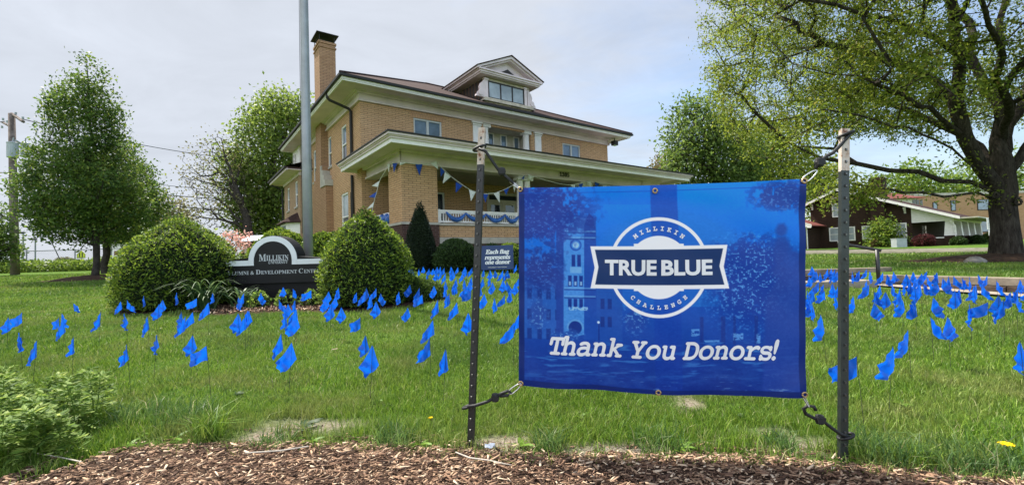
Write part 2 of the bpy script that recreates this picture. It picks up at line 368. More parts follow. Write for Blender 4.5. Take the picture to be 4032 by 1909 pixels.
def text_mesh(body, offset=0., shear=0., spacing=1., extrude=0.):
    """flat lettering: (vertices, faces) at size 1"""
    c = bpy.data.curves.new('lettering', 'FONT'); c.body = body; c.offset = offset; c.shear = shear; c.space_character = spacing
    c.resolution_u = 4; c.extrude = extrude; c.fill_mode = 'BOTH' if extrude else 'FRONT'
    ob = bpy.data.objects.new('lettering', c); COL.objects.link(ob)
    dg = bpy.context.evaluated_depsgraph_get(); me = ob.evaluated_get(dg).to_mesh()
    v = np.zeros(len(me.vertices) * 3); me.vertices.foreach_get('co', v); v = v.reshape(-1, 3).copy(); f = [tuple(p.vertices) for p in me.polygons]
    ob.evaluated_get(dg).to_mesh_clear(); bpy.data.objects.remove(ob); bpy.data.curves.remove(c)
    return v, f
def fit_text(v, x0, x1, y0, y1):
    """scale lettering into a box (cap height is not measured: the box holds the outlines)"""
    lo, hi = v.min(0), v.max(0); w = v.copy()
    w[:, 0] = x0 + (v[:, 0] - lo[0]) / (hi[0] - lo[0]) * (x1 - x0); w[:, 1] = y0 + (v[:, 1] - lo[1]) / (hi[1] - lo[1]) * (y1 - y0)
    return w

# ------------------------------------------------------------------ plant helpers
def unit(v): return v / (np.linalg.norm(v, axis=-1, keepdims=True) + 1e-9)
def leaves_mesh(name, c, size, width=.5, up=.5, outward=None, ow=0., droop=0., fold=.15, r=rng):
    """leaf-shaped faces at the centres c; each a rhombus with a slight fold, random turn"""
    n = len(c); size = np.broadcast_to(size, n).astype(float) * r.uniform(.65, 1.3, n)
    d = r.normal(size=(n, 3)); d[:, 2] -= droop
    if outward is not None: d = unit(d) + outward * ow
    d = unit(d); nn = r.normal(size=(n, 3)); nn[:, 2] += up * 2
    nn = unit(nn - d * (nn * d).sum(1, keepdims=True)); s = np.cross(d, nn)
    h = size[:, None] * .5
    v = np.stack([c - d * h, c + s * h * width + nn * h * fold, c + d * h, c - s * h * width + nn * h * fold], 1)
    return npmesh(name, v.reshape(-1, 3), np.arange(n * 4).reshape(-1, 4))
def skeleton(limbs, attract, alpha=.25, jit=.12, seed=1, sag=0.):
    """limbs: polylines of a hand-laid trunk and main limbs; attractors hook on to the cheapest node"""
    r = np.random.default_rng(seed); P = []; par = []; pl = []
    for line in limbs:
        line = [np.asarray(p, float) for p in line]
        if not P: P.append(line[0]); par.append(-1); pl.append(0.); cur = 0
        else:
            A = np.array(P); cur = int(np.argmin(((A - line[0]) ** 2).sum(1)))
            if np.linalg.norm(A[cur] - line[0]) > .02:
                P.append(line[0]); par.append(cur); pl.append(pl[cur] + np.linalg.norm(P[-1] - P[cur])); cur = len(P) - 1
        for a, b in zip(line[:-1], line[1:]):
            k = max(1, int(np.linalg.norm(b - a) / .45))
            for i in range(1, k + 1):
                q = a + (b - a) * i / k + (r.normal(size=3) * jit * .35 if i < k else 0)
                P.append(q); par.append(cur); pl.append(pl[cur] + np.linalg.norm(q - P[cur])); cur = len(P) - 1
    n0 = len(P); cap = n0 + len(attract) * 3; A = np.zeros((cap, 3)); A[:n0] = P; L = np.zeros(cap); L[:n0] = pl; n = n0
    lim = np.zeros(cap); lim[:max(3, len(limbs[0]))] = 0
    d0 = np.array([np.min(((A[:n0] - a) ** 2).sum(1)) for a in attract])
    for i in np.argsort(d0):
        a = attract[i]; D = np.sqrt(((A[:n] - a) ** 2).sum(1)); cost = D + alpha * L[:n]; j = int(np.argmin(cost)); dist = D[j]
        k = max(1, min(2, int(dist / .5))); prev = j
        for q in range(1, k + 1):
            f = q / k; p = A[j] + (a - A[j]) * f
            if q < k: p = p + r.normal(size=3) * jit * dist * .5 + np.array([0, 0, sag * dist])
            A[n] = p; par.append(prev); L[n] = L[prev] + np.linalg.norm(p - A[prev]); prev = n; n += 1
    return A[:n], np.array(par)
def radii(A, par, base, tip=.006, e=2.2):
    n = len(A); ch = [[] for _ in range(n)]
    for i, p in enumerate(par):
        if p >= 0: ch[p].append(i)
    r = np.zeros(n); order = range(n - 1, -1, -1)
    acc = np.zeros(n)
    for i in order:
        r[i] = acc[i] ** (1 / e) if acc[i] > 0 else 1.
        if par[i] >= 0: acc[par[i]] += r[i] ** e
    k = math.log(base / tip) / math.log(max(r[0], 1.01))
    return tip * r ** k, ch
def wood_mesh(name, A, par, r, ch, flare=0.):
    V = []; Q = []; nv = 0
    def emit(chain, rr):
        nonlocal nv
        m = len(chain); big = max(rr); n = 10 if big > .12 else (6 if big > .03 else 3)
        pts = A[chain]; t = np.zeros_like(pts); t[1:-1] = pts[2:] - pts[:-2]; t[0] = pts[1] - pts[0]; t[-1] = pts[-1] - pts[-2]; t = unit(t)
        ref = np.tile(np.array([.93, .31, .17]), (m, 1)); bad = np.abs((t * ref).sum(1)) > .95; ref[bad] = (.1, .9, .3)
        a = unit(np.cross(t, ref)); b = np.cross(t, a); th = np.arange(n) * 2 * np.pi / n
        ring = pts[:, None] + np.asarray(rr)[:, None, None] * (a[:, None] * np.cos(th)[None, :, None] + b[:, None] * np.sin(th)[None, :, None])
        V.append(ring.reshape(-1, 3)); i = np.arange(m - 1)[:, None] * n; k = np.arange(n)[None]
        Q.append((np.stack([i + k, i + (k + 1) % n, i + n + (k + 1) % n, i + n + k], -1) + nv).reshape(-1, 4)); nv += m * n
    stack = [(0, -1)]
    while stack:
        s, p = stack.pop(); chain = [s] if p < 0 else [p, s]; cur = s
        while ch[cur]:
            c = sorted(ch[cur], key=lambda i: -r[i]); 
            for o in c[1:]: stack.append((o, cur))
            chain.append(c[0]); cur = c[0]
        rr = [r[i] for i in chain]
        if p >= 0: rr[0] = min(r[p], rr[1] * 1.25)
        if len(chain) > 1: emit(np.array(chain), np.array(rr))
    return npmesh(name, np.concatenate(V), np.concatenate(Q), smooth=True)
def envelope_points(n, fn, lo, hi, r):
    out = np.zeros((0, 3))
    while len(out) < n:
        p = r.uniform(lo, hi, size=(n * 3, 3)); out = np.concatenate([out, p[fn(p)]])
    return out[:n]
def make_tree(name, label, limbs, attract, base, leaf, size, per, spread, bark='bark2', alpha=.25, seed=1, tip=.006, thin=.03, width=.55, droop=0., group=None, cat='tree', inner=.3, sag=0., jit=.12, up=.5):
    """trunk and limbs as one mesh, crown of leaf-sized faces as another"""
    root = np.asarray(limbs[0][0], float); r = np.random.default_rng(seed)
    A, par = skeleton(limbs, attract, alpha, seed=seed, sag=sag, jit=jit); A = A - root
    rad, ch = radii(A, par, base, tip)
    h = A[:, 2]; rad = rad * (1 + .32 * np.exp(-np.clip(h, 0, 9) / (base * 1.1)) * (np.arange(len(h)) < 12))
    per = per if name in ('oak_tree', 'pear_tree', 'dogwood') else max(2, int(per * 2.2))
    th = thing(name, label, cat, root, group=group)
    link('trunk', wood_mesh('trunk', A, par, rad, ch), bark, th)
    k = np.where(rad < thin)[0]; term = np.array([i for i in k if not ch[i]]); other = np.array([i for i in k if ch[i]], int)
    src = np.concatenate([np.repeat(A[term], per, 0), np.repeat(A[other], max(1, int(per * inner)), 0)] if len(other) else [np.repeat(A[term], per, 0)])
    c = src + r.normal(size=src.shape) * spread * np.array([1, 1, .8])
    link('crown', leaves_mesh('crown', c, size, width, droop=droop, r=r, up=up), leaf, th)
    return th
def make_bush(name, label, base, prof, n, leaf, size, width=.35, seed=1, lump=.1, core=.86, ow=1.2, cat='shrub', group=None, sx=1., sy=1., up=.3, depth=.1, corecol='dark', lumpf=3.):
    """prof: list of (height, radius); leaves in a shell over a rough inner body of twigs"""
    r = np.random.default_rng(seed); prof = np.array(prof, float); H = prof[-1, 0]
    th = thing(name, label, cat, base, group=group)
    hs = np.linspace(0, H, 400); rs = np.interp(hs, prof[:, 0], prof[:, 1]); w = rs * np.hypot(np.gradient(hs), np.gradient(rs)) + 1e-6; w /= w.sum()
    z = r.choice(hs, n, p=w) + r.normal(size=n) * H * .004; a = r.uniform(0, 2 * np.pi, n); rr = np.interp(z, prof[:, 0], prof[:, 1])
    def lum(a, z): return 1 + lump * (fbm(np.cos(a) * lumpf + 9, np.sin(a) * lumpf + z * lumpf * 1.3 / max(H, .3) * 1.2, seed) - .5) * 2
    k = lum(a, z) * (1 - depth * r.random(n) ** 1.6) + r.normal(size=n) * .022
    P = np.stack([np.cos(a) * rr * k * sx, np.sin(a) * rr * k * sy, np.clip(z * (1 + (lum(a, z) - 1) * .6), .01, None)], 1)
    slope = np.interp(z, hs, -np.gradient(rs, hs)); on = unit(np.stack([np.cos(a), np.sin(a), np.clip(slope, -1, 3) + .25], 1))
    link('foliage', leaves_mesh('foliage', P, size, width, up, on, ow, r=r), leaf, th)
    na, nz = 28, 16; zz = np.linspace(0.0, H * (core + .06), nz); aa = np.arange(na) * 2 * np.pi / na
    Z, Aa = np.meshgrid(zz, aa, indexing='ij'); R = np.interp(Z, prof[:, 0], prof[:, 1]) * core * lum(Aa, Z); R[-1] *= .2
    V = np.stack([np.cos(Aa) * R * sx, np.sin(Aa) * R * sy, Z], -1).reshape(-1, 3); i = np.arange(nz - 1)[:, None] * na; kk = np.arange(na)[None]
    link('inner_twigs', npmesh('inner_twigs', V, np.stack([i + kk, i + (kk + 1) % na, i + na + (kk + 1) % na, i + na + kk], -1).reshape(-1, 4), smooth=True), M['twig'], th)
    return th
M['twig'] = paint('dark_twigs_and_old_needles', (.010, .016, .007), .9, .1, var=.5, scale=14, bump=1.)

# ================================================================== GROUND
MULCH_PX = [(-500, 2120), (40, 1930), (193, 1842), (250, 1795), (330, 1762), (520, 1748), (720, 1738), (900, 1732), (1150, 1728), (1400, 1735), (1850, 1762), (2150, 1782), (2450, 1783), (2750, 1786), (3000, 1795), (3300, 1828), (3700, 1872), (4032, 1898), (4500, 1930)]
mp_ = np.array([grp(*p)[:2] for p in MULCH_PX]); mp_ = mp_[np.argsort(mp_[:, 0])]
def medge(x): return np.interp(x, mp_[:, 0], mp_[:, 1], left=1.6, right=1.85)
SAND_PX = [((1120, 1672), .24, .10), ((1300, 1680), .30, .12), ((1010, 1725), .2, .10), ((1420, 1745), .25, .06), ((3190, 1735), .14, .09), ((3080, 1765), .16, .07), ((2700, 1590), .14, .12), ((2400, 1775), .5, .04), ((1960, 1740), .22, .06), ((600, 1640), .22, .06), ((430, 1650), .16, .06), ((3000, 1700), .3, .06)]
SAND = [(grp(*p)[:2], a, b) for p, a, b in SAND_PX]
def sandmask(x, y):
    m = np.zeros_like(x)
    for (c, a, b) in SAND: m = np.maximum(m, np.clip(1.35 - np.sqrt(((x - c[0]) / a) ** 2 + ((y - c[1]) / b) ** 2), 0, 1))
    return np.clip(m * 1.7 - 1.7 * fbm(x * 14, y * 14, 3, 5) + .32, 0, 1) * (m > 0)
BEDS = []       # (x, y, rx, ry) soil around shrubs and trees, no grass there
def axis(a, b, st, far, k=1.22):
    mid = list(np.arange(a, b + 1e-6, st)); lo = []; hi = []; d = st
    while mid[-1] + sum(hi and [hi[-1] - mid[-1]] or [0]) < far:
        d *= k; hi.append((hi[-1] if hi else mid[-1]) + d)
        if hi[-1] > far: break
    d = st
    while True:
        d *= k; lo.append((lo[-1] if lo else mid[0]) - d)
        if lo[-1] < -far: break
    return np.array(lo[::-1] + mid + hi)
BEDS += [(-5.7, 7.75, 1.0, .85), (-2.45, 7.35, 1.05, .85), (-4.1, 7.75, 1.25, 1.15), (-1.75, 7.55, .7, .5), (-14.3, 15.4, 1.7, 1.2), (11.95, 10.9, 2.1, 1.5), (-2.6, 14.2, 1.4, .75), (-1.2, 13.7, 1.2, .7), (.6, 13.4, 1.6, .8)]
def bedmask(x, y):
    m = np.zeros_like(x)
    for (cx_, cy_, a, b) in BEDS: m = np.maximum(m, np.clip((1.15 - np.sqrt(((x - cx_) / a) ** 2 + ((y - cy_) / b) ** 2) + .22 * (fbm(x * 3, y * 3, 5) - .5)) * 5, 0, 1))
    return m
ROAD_U0, ROAD_U1 = 17.6, 21.0
Ux, Uy = math.sin(.9361), math.cos(.9361)
def uv_of(x, y): return (x + 6.0176) * Ux + (y - 18) * Uy, -(x + 6.0176) * Uy + (y - 18) * Ux
gx = axis(-16, 13, .13, 420); gy = axis(.2, 17, .13, 520)
GX, GY = np.meshgrid(gx, gy, indexing='ij'); near = np.exp(-np.hypot(GX, GY) / 12)
GZ = G(GX, GY) + (fbm(GX * 1.1, GY * 1.1, 1) - .5) * .05 * near + (fbm(GX * .15, GY * .15, 2) - .5) * .25 * sst(14, 60, np.hypot(GX, GY))
GZ = GZ - .10 * (1 - sst(-.16, .0, GY - medge(GX))) * (GY > -5)
nx, ny = GX.shape; idx = np.arange(nx * ny).reshape(nx, ny)
gq = np.stack([idx[:-1, :-1], idx[1:, :-1], idx[1:, 1:], idx[:-1, 1:]], -1).reshape(-1, 4)
gm = npmesh('ground', np.stack([GX, GY, GZ], -1).reshape(-1, 3), gq, smooth=True)
ca = gm.color_attributes.new('cover', 'FLOAT_COLOR', 'POINT')
cov_ = np.zeros((nx * ny, 4)); cov_[:, 0] = sandmask(GX, GY).ravel(); cov_[:, 1] = bedmask(GX, GY).ravel(); cov_[:, 3] = 1
ca.data.foreach_set('color', cov_.ravel())
t = NT('lawn_ground'); o = t.tex('Object'); at = t.n('VertexColor', layer_name='cover'); sp = t.n('SeparateColor'); t.l(at.outputs[0], sp.inputs[0])
big = t.noise(o, .55, 5, .6); fine = t.noise(o, 26, 4, .7); mid = t.noise(o, 4.5, 4, .6)
c = t.ramp(fine, [(.3, (.028, .066, .010)), (.5, (.068, .135, .018)), (.7, (.14, .215, .04))])
c = t.mix(t.ramp(big, [(.42, (0,) * 3), (.66, (.5,) * 3)]), c, (.105, .165, .025)); c = t.mix(t.ramp(mid, [(.5, (0,) * 3), (.75, (.3,) * 3)]), c, (.15, .15, .055))
sand = t.ramp(t.noise(o, 60, 5, .7), [(.3, (.13, .095, .07)), (.5, (.34, .275, .215)), (.75, (.58, .51, .43))])
c = t.mix(sp.outputs[0], c, sand)
soil = t.ramp(t.noise(o, 30, 5, .7), [(.3, (.03, .018, .013)), (.6, (.075, .045, .032)), (.8, (.16, .105, .075))]); c = t.mix(sp.outputs[1], c, soil)
t.col(c); t.set(.95, .05); t.bump(t.noise(o, 34, 5, .75), 1.0, .04)
tag(link('ground', gm, t.m), kind='structure')
# mulch bed in front
xs = np.arange(-4.5, 5.01, .05); rows = 26; V = []
for x in xs:
    e = medge(x) + .05 * (fbm(np.array([x * 5.]), np.array([1.]), 4)[0] - .5) * 2
    for k in range(rows):
        f = k / (rows - 1); y = -.6 + (e + .04 + .6) * f; d = e + .04 - y
        V.append((x, y, -.965 + .03 * min(1, d / .12) + .02 * (fbm(np.array([x * 7]), np.array([y * 7]), 6)[0] - .5)))
ii = np.arange(len(xs) * rows).reshape(len(xs), rows)
tag(link('mulch_bed', npmesh('mulch_bed', V, np.stack([ii[:-1, :-1], ii[1:, :-1], ii[1:, 1:], ii[:-1, 1:]], -1).reshape(-1, 4), smooth=True), M['soil']), kind='structure')
def mulch_z(x, y): return -.965 + .03 * np.clip((medge(x) + .04 - y) / .12, 0, 1)
n = 62000
x = rng.uniform(-2.9, 3.6, n); y = 1.2 + (medge(x) + .05 - 1.2) * rng.random(n) ** .85; ex_ = rng.random(n) < .05; y = np.where(ex_, medge(x) + np.abs(rng.normal(0, .09, n)), y)
keep = rng.random(n) < np.where(y > medge(x) - .03, .5, 1); x, y = x[keep], y[keep]; n = len(x)
L = np.exp(rng.normal(np.log(.0145), .6, n)).clip(.004, .075); W = (L * rng.uniform(.1, .34, n)).clip(.0015, .009); T = W * .35
yaw = rng.normal(.2, .9, n); d = np.stack([np.cos(yaw), np.sin(yaw), rng.normal(0, .18, n)], 1); d = unit(d); nn = rng.normal(0, .35, (n, 3)); nn[:, 2] += 1; nn = unit(nn - d * (nn * d).sum(1, keepdims=True)); s = np.cross(d, nn)
c = np.stack([x, y, np.where(y > medge(x) + .03, -.948, mulch_z(x, y)) + .003 + rng.random(n) * .02], 1); a_, b_, c_ = d * (L / 2)[:, None], s * (W / 2)[:, None], nn * (T / 2)[:, None]
sh = rng.uniform(.5, 1, (n, 1))
V = np.stack([c - a_ - b_ * sh - c_, c + a_ - b_ - c_, c + a_ * sh + b_ - c_, c - a_ + b_ - c_, c - a_ - b_ * sh + c_, c + a_ - b_ + c_, c + a_ * sh + b_ + c_, c - a_ + b_ + c_], 1).reshape(-1, 3)
fq = np.array([(4, 5, 6, 7), (0, 1, 5, 4), (1, 2, 6, 5), (2, 3, 7, 6), (3, 0, 4, 7)])
tag(link('wood_chips', npmesh('wood_chips', V, (fq[None] + (np.arange(n) * 8)[:, None, None]).reshape(-1, 4)), 'chips'), 'shredded brown wood chip mulch along the front of the lawn', 'mulch', kind='stuff')

# ------------------------------------------------------------------ grass
def blades(x, y, h, w, lean=.45, z=None):
    n = len(x); z = G(x, y) if z is None else z; a = rng.uniform(0, 2 * np.pi, n); k = rng.normal(0, lean, (n, 2))
    b = np.stack([x, y, z - .008], 1); s = np.stack([np.cos(a), np.sin(a), np.zeros(n)], 1) * (w / 2)[:, None]
    m = b + np.stack([k[:, 0] * h * .35, k[:, 1] * h * .35, h * .6], 1); tp = b + np.stack([k[:, 0] * h, k[:, 1] * h, h * (1.02 - .25 * np.minimum((k ** 2).sum(1), 1.5))], 1)
    V = np.stack([b - s, b + s, m + s * .75, m - s * .75, tp], 1).reshape(-1, 3); i = (np.arange(n) * 5)[:, None]
    return V, (i + np.array([0, 1, 2, 3])), (i + np.array([3, 2, 4]))
def in_view(x, y, m=1.08): return (np.abs(x) < y * 1.148 * m + .35)
def lawn_ok(x, y):
    s = (x - 7.5) * .912 + (y - 5.0) * .409
    walk = (s > -.62) & (s < .22) & (y < 8.2) & (y > 4); walk |= (y > 7.7) & (y < 8.5) & (x > 4.6) & (x < 7.1)
    u, v = uv_of(x, y); house = (u > -1.2) & (u < 15.6) & (v > -4.2)
    return ~(walk | house) & (bedmask(x, y) < .5)
VV, Q4, Q3, off = [], [], [], 0
for (y0, y1, dens, hh, ww) in ((1.9, 3.0, 17000, .052, .0034), (3.0, 4.4, 8500, .05, .0046), (4.4, 6.5, 3600, .05, .007), (6.5, 9.5, 1500, .052, .011), (9.5, 14, 600, .055, .018), (14, 22, 150, .06, .032)):
    X1 = y1 * 1.24 + .4; n = int(dens * (y1 - y0) * 2 * X1); x = rng.uniform(-X1, X1, n); y = rng.uniform(y0, y1, n)
    e = medge(x) + .05 * (fbm(x * 6, y * 6, 8) - .5) * 2
    k = in_view(x, y) & (y > e) & lawn_ok(x, y); x, y, e = x[k], y[k], e[k]
    sm = sandmask(x, y); cl = fbm(x * 5, y * 5, 9); k = (rng.random(len(x)) > sm * 1.25 - .06) & (rng.random(len(x)) < .12 + 1.55 * cl) & (rng.random(len(x)) < .35 + 4 * (y - e)); x, y, e = x[k], y[k], e[k]
    tall = 1 + .9 * np.exp(-(y - e) / .22) * fbm(x * 4, y * 4, 10) * 1.5 + 1.1 * (fbm(x * 2.3, y * 2.3, 11, 3) - .5)
    h = hh * rng.uniform(.5, 1.35, len(x)) * tall; w = ww * rng.uniform(.6, 1.4, len(x))
    v, a, b = blades(x, y, h, w, .4); VV.append(v); Q4.append(a + off); Q3.append(b + off); off += len(v)
tag(link('grass', npmesh('grass', np.concatenate(VV), np.concatenate(Q4), np.concatenate(Q3)), 'grass'), 'bright green lawn grass growing around the blue flags', 'grass', kind='stuff')
n = 420; x = rng.uniform(-2.2, 3., n); y = medge(x) - np.abs(rng.normal(0, .07, n)); x = np.repeat(x, 5) + rng.normal(0, .012, n * 5); y = np.repeat(y, 5) + rng.normal(0, .012, n * 5)
v_, a, b = blades(x, y, rng.uniform(.03, .10, n * 5), np.full(n * 5, .0035), .6, np.full(n * 5, -.95)); tag(link('edge_grass', npmesh('edge_grass', v_, a, b), 'grass'), 'stray grass shoots coming up through the mulch edge', 'grass', kind='stuff')
# coarse tufts near the front edge, each a thing
def tuft(px, py, n, h, rad, label, mat='grass2', lean=.55):
    p = grp(px, py); a = rng.uniform(0, 2 * np.pi, n); q = rad * np.sqrt(rng.random(n))
    v, f4, f3 = blades(q * np.cos(a), q * np.sin(a), h * rng.uniform(.5, 1.2, n), np.full(n, .0048) * rng.uniform(.7, 1.4, n), lean, np.zeros(n))
    th = link('grass_tuft', npmesh('grass_tuft', v, f4, f3), mat); th.location = p
    tag(th, label, 'grass tuft', 'coarse grass tufts along the mulch edge')
for a in ((820, 1730, 170, .19, .07, 'tall bright grass tuft left of the bare sandy patch', 'grass'), (2165, 1775, 120, .13, .06, 'spiky grey-green grass tuft right of the left fence post base'),
          (3080, 1760, 130, .10, .07, 'short grass tuft on the bare patch left of the right post base'), (3450, 1800, 240, .15, .13, 'wide arching grass tuft right of the right post base'),
          (3660, 1830, 220, .13, .14, 'leafy grass tuft in the mulch edge, middle of three right of the posts'), (3920, 1850, 260, .14, .16, 'grass tuft beside the yellow dandelion in the right corner'),
          (1560, 1740, 150, .12, .10, 'grass tuft at the mulch edge right of the sandy patch'), (2600, 1760, 190, .12, .12, 'grass tuft at the mulch edge under the banner centre'),
          (560, 1650, 240, .15, .16, 'pale flattened grass tuft beside the feathery weeds'), (740, 1660, 240, .16, .16, 'dark tall grass tuft behind the bright green one'), (1075, 1745, 120, .09, .09, 'low grass tuft at the front of the sandy patch')):
    tuft(*a)
# broad-leaved weeds
def weed(px, py, n, L, label, mat='weed2', cat='weed'):
    p = grp(px, py); V = []; Q = []
    for i in range(n):
        a = rng.uniform(0, 6.28); l = L * rng.uniform(.6, 1.1); wd = l * .22; el = rng.uniform(.15, .7); k = len(V); m = 5
        for j in range(m + 1):
            f = j / m; w = wd * math.sin(math.pi * (f * .9 + .07)) * (1 + .3 * (-1) ** j); rr = l * f; z = l * (math.sin(el) * f * 1.2 - .75 * f * f * math.sin(el)) + .01
            for sg in (-1, 1): V.append((rr * math.cos(a) - sg * w * math.sin(a) / 2, rr * math.sin(a) + sg * w * math.cos(a) / 2, z + (0 if sg < 0 else .004)))
        Q += [(k + 2 * j, k + 2 * j + 1, k + 2 * j + 3, k + 2 * j + 2) for j in range(m)]
    o = link('weed', npmesh('weed', V, Q), mat); o.location = p; return tag(o, label, cat, 'broad-leaved weeds along the mulch edge')
for a in ((690, 1735, 9, .07, 'small bright yellow-green weed in the mulch beside the tall grass tuft'), (505, 1765, 7, .06, 'flat weed rosette in the mulch right of the feathery weeds'), (1190, 1690, 14, .10, 'dark leafy weed clump in the middle of the sandy patch', 'box'),
          (1230, 1745, 10, .07, 'leafy weed at the front edge of the sandy patch', 'weed2'), (1655, 1760, 8, .08, 'flat dandelion leaves between the sandy patch and the left post'), (2050, 1765, 7, .08, 'flat bright weed leaf right of the white litter'),
          (2680, 1772, 9, .08, 'dandelion leaf rosette in the mulch below the banner'), (560, 1720, 6, .05, 'tiny yellow-green sprout between the two weed rosettes'), (3960, 1835, 10, .09, 'dandelion leaf rosette under the yellow flower')):
    weed(*a)
for i, (px, py, L_, lab) in enumerate(((1480, 1590, .06, 'low weed rosette in the lawn right of the front flags'), (930, 1560, .06, 'low weed rosette in the lawn left of the bare patch'), (2280, 1650, .07, 'weed rosette in the grass under the left half of the banner'), (2900, 1640, .06, 'weed rosette in the grass under the right half of the banner'), (3550, 1600, .07, 'weed rosette in the lawn right of the right post'), (3800, 1700, .07, 'weed rosette in the lawn up from the dandelion'))):
    weed(px, py, 11, L_, lab, 'box' if i % 2 else 'weed2')
def dandelion(px, py, h, r, label):
    p = grp(px, py); th = thing('dandelion', label, 'flower', p, group='yellow dandelions'); m = MB(); m.tube([(0, 0, 0), (.005, .004, h * .6), (0, -.004, h)], .0016, 5); m.build('stem', 'weed2', th)
    m = MB(); 
    for i in range(26):
        a = i * 2.4; q = r * (.35 + .65 * (i / 26) ** .5); m.add([(0, 0, h), (q * math.cos(a - .16), q * math.sin(a - .16), h + .006), (q * 1.1 * math.cos(a), q * 1.1 * math.sin(a), h + .003 + .006 * (1 - i / 26)), (q * math.cos(a + .16), q * math.sin(a + .16), h + .006)], [(0, 1, 2, 3)])
    m.build('petals', 'yellow', th)
dandelion(3968, 1835, .09, .027, 'large yellow dandelion in the grass at the bottom right corner'); dandelion(1697, 1690, .06, .013, 'tiny yellow dandelion left of the left fence post')
# litter and sticks
def crumple(px, py, size, label, mat='litter', name='litter', cat='litter'):
    p = grp(px, py); m = MB(); vs = []
    for i in range(5):
        for j in range(5): vs.append(((i - 2) * size / 4, (j - 2) * size / 4 * .6, .018 + random.uniform(0, size * .45)))
    m.add(vs, [(i * 5 + j, i * 5 + j + 1, i * 5 + j + 6, i * 5 + j + 5) for i in range(4) for j in range(4)]); o = m.build(name, mat); o.location = p; tag(o, label, cat)
crumple(1930, 1775, .05, 'crumpled white litter in the mulch right of the left post'); crumple(1318, 1385, .05, 'small pale tan leaf scrap lying on the open lawn', 'straw', 'dead_leaf', 'leaf')
for pts, rr, lab in (([(1795, 1813), (1850, 1836), (1920, 1845), (2015, 1866)], .0032, 'pale bent stick lying in the mulch below the left post'), ([(965, 1815), (1100, 1806), (1215, 1788)], .003, 'long straight straw-coloured stick in the mulch before the sandy patch'), ([(135, 1812), (230, 1830), (320, 1850)], .003, 'pale dead weed stalk lying beside the feathery weeds')):
    m = MB(); m.tube([grp(*p) + np.array([0, 0, .028 if p[1] > 1780 else .02]) + np.array([0, 0, .012]) for p in pts], [rr, rr * 1.1, rr * .9, rr * .5][:len(pts)], 6); tag(m.build('stick', 'stick'), lab, 'stick')
# feathery weeds, lower left: stems with pinnate fronds
def frond_weed(x, y, h, n, label):
    r = rng; th = thing('feathery_weed', label, 'weed', (x, y, float(G(x, y))), group='feathery weeds in the lower left corner'); m = MB(); C = []; D = []
    top = np.array([r.normal(0, .04), r.normal(0, .04), h]); m.tube([(0, 0, 0), tuple(top * .5 + [.01, 0, 0]), tuple(top)], [.004, .003, .0015], 5); m.build('stem', 'weed', th)
    for i in range(n):
        f = .25 + .75 * i / n; p0 = top * f; a = i * 2.4 + r.normal(0, .3); l = (.13 * (1.15 - f) + .045) * r.uniform(.8, 1.2); el = .25 + .9 * f
        for j in range(9):
            g = (j + 1) / 9; p = p0 + l * g * np.array([math.cos(a) * math.cos(el), math.sin(a) * math.cos(el), math.sin(el) - .7 * g])
            for sg in (-1, 1):
                ln = .046 * math.sin(math.pi * (g * .85 + .12)); dr = np.array([math.cos(a + sg * .9), math.sin(a + sg * .9), .1 + r.normal(0, .25)]); C.append(p + dr * ln * .5); D.append((dr, ln))
    C = np.array(C); dd = unit(np.array([q[0] for q in D])); ln = np.array([q[1] for q in D]); s = unit(np.cross(dd, np.array([0, 0, 1.]) + r.normal(0, .3, (len(C), 3)))); hh = ln[:, None] * .6
    V = np.stack([C - dd * hh, C + s * hh * .3, C + dd * hh, C - s * hh * .3], 1).reshape(-1, 3); link('fronds', npmesh('fronds', V, np.arange(len(V)).reshape(-1, 4)), 'weed', th)
wp = [(px, py) for px, py in ((20, 1600), (90, 1660), (180, 1600), (260, 1650), (40, 1740), (130, 1760), (220, 1740), (320, 1720), (20, 1850), (100, 1850), (190, 1820), (-30, 1690), (-20, 1790), (60, 1560), (290, 1790), (150, 1690), (-60, 1580), (370, 1690), (240, 1700), (10, 1660), (110, 1610), (330, 1660), (60, 1800), (160, 1800))]
for i, (px, py) in enumerate(wp):
    p = grp(px, py); row = 'front' if py > 1780 else ('middle' if py > 1670 else 'back'); sd = 'at the frame edge' if px < 50 else ('beside the open lawn' if px > 230 else 'in the heart of the patch')
    frond_weed(p[0] + rng.normal(0, .02), p[1] + rng.normal(0, .03), rng.uniform(.13, .31), int(rng.integers(13, 24)), f'feathery green weed in the {row} of the corner patch, {sd}')

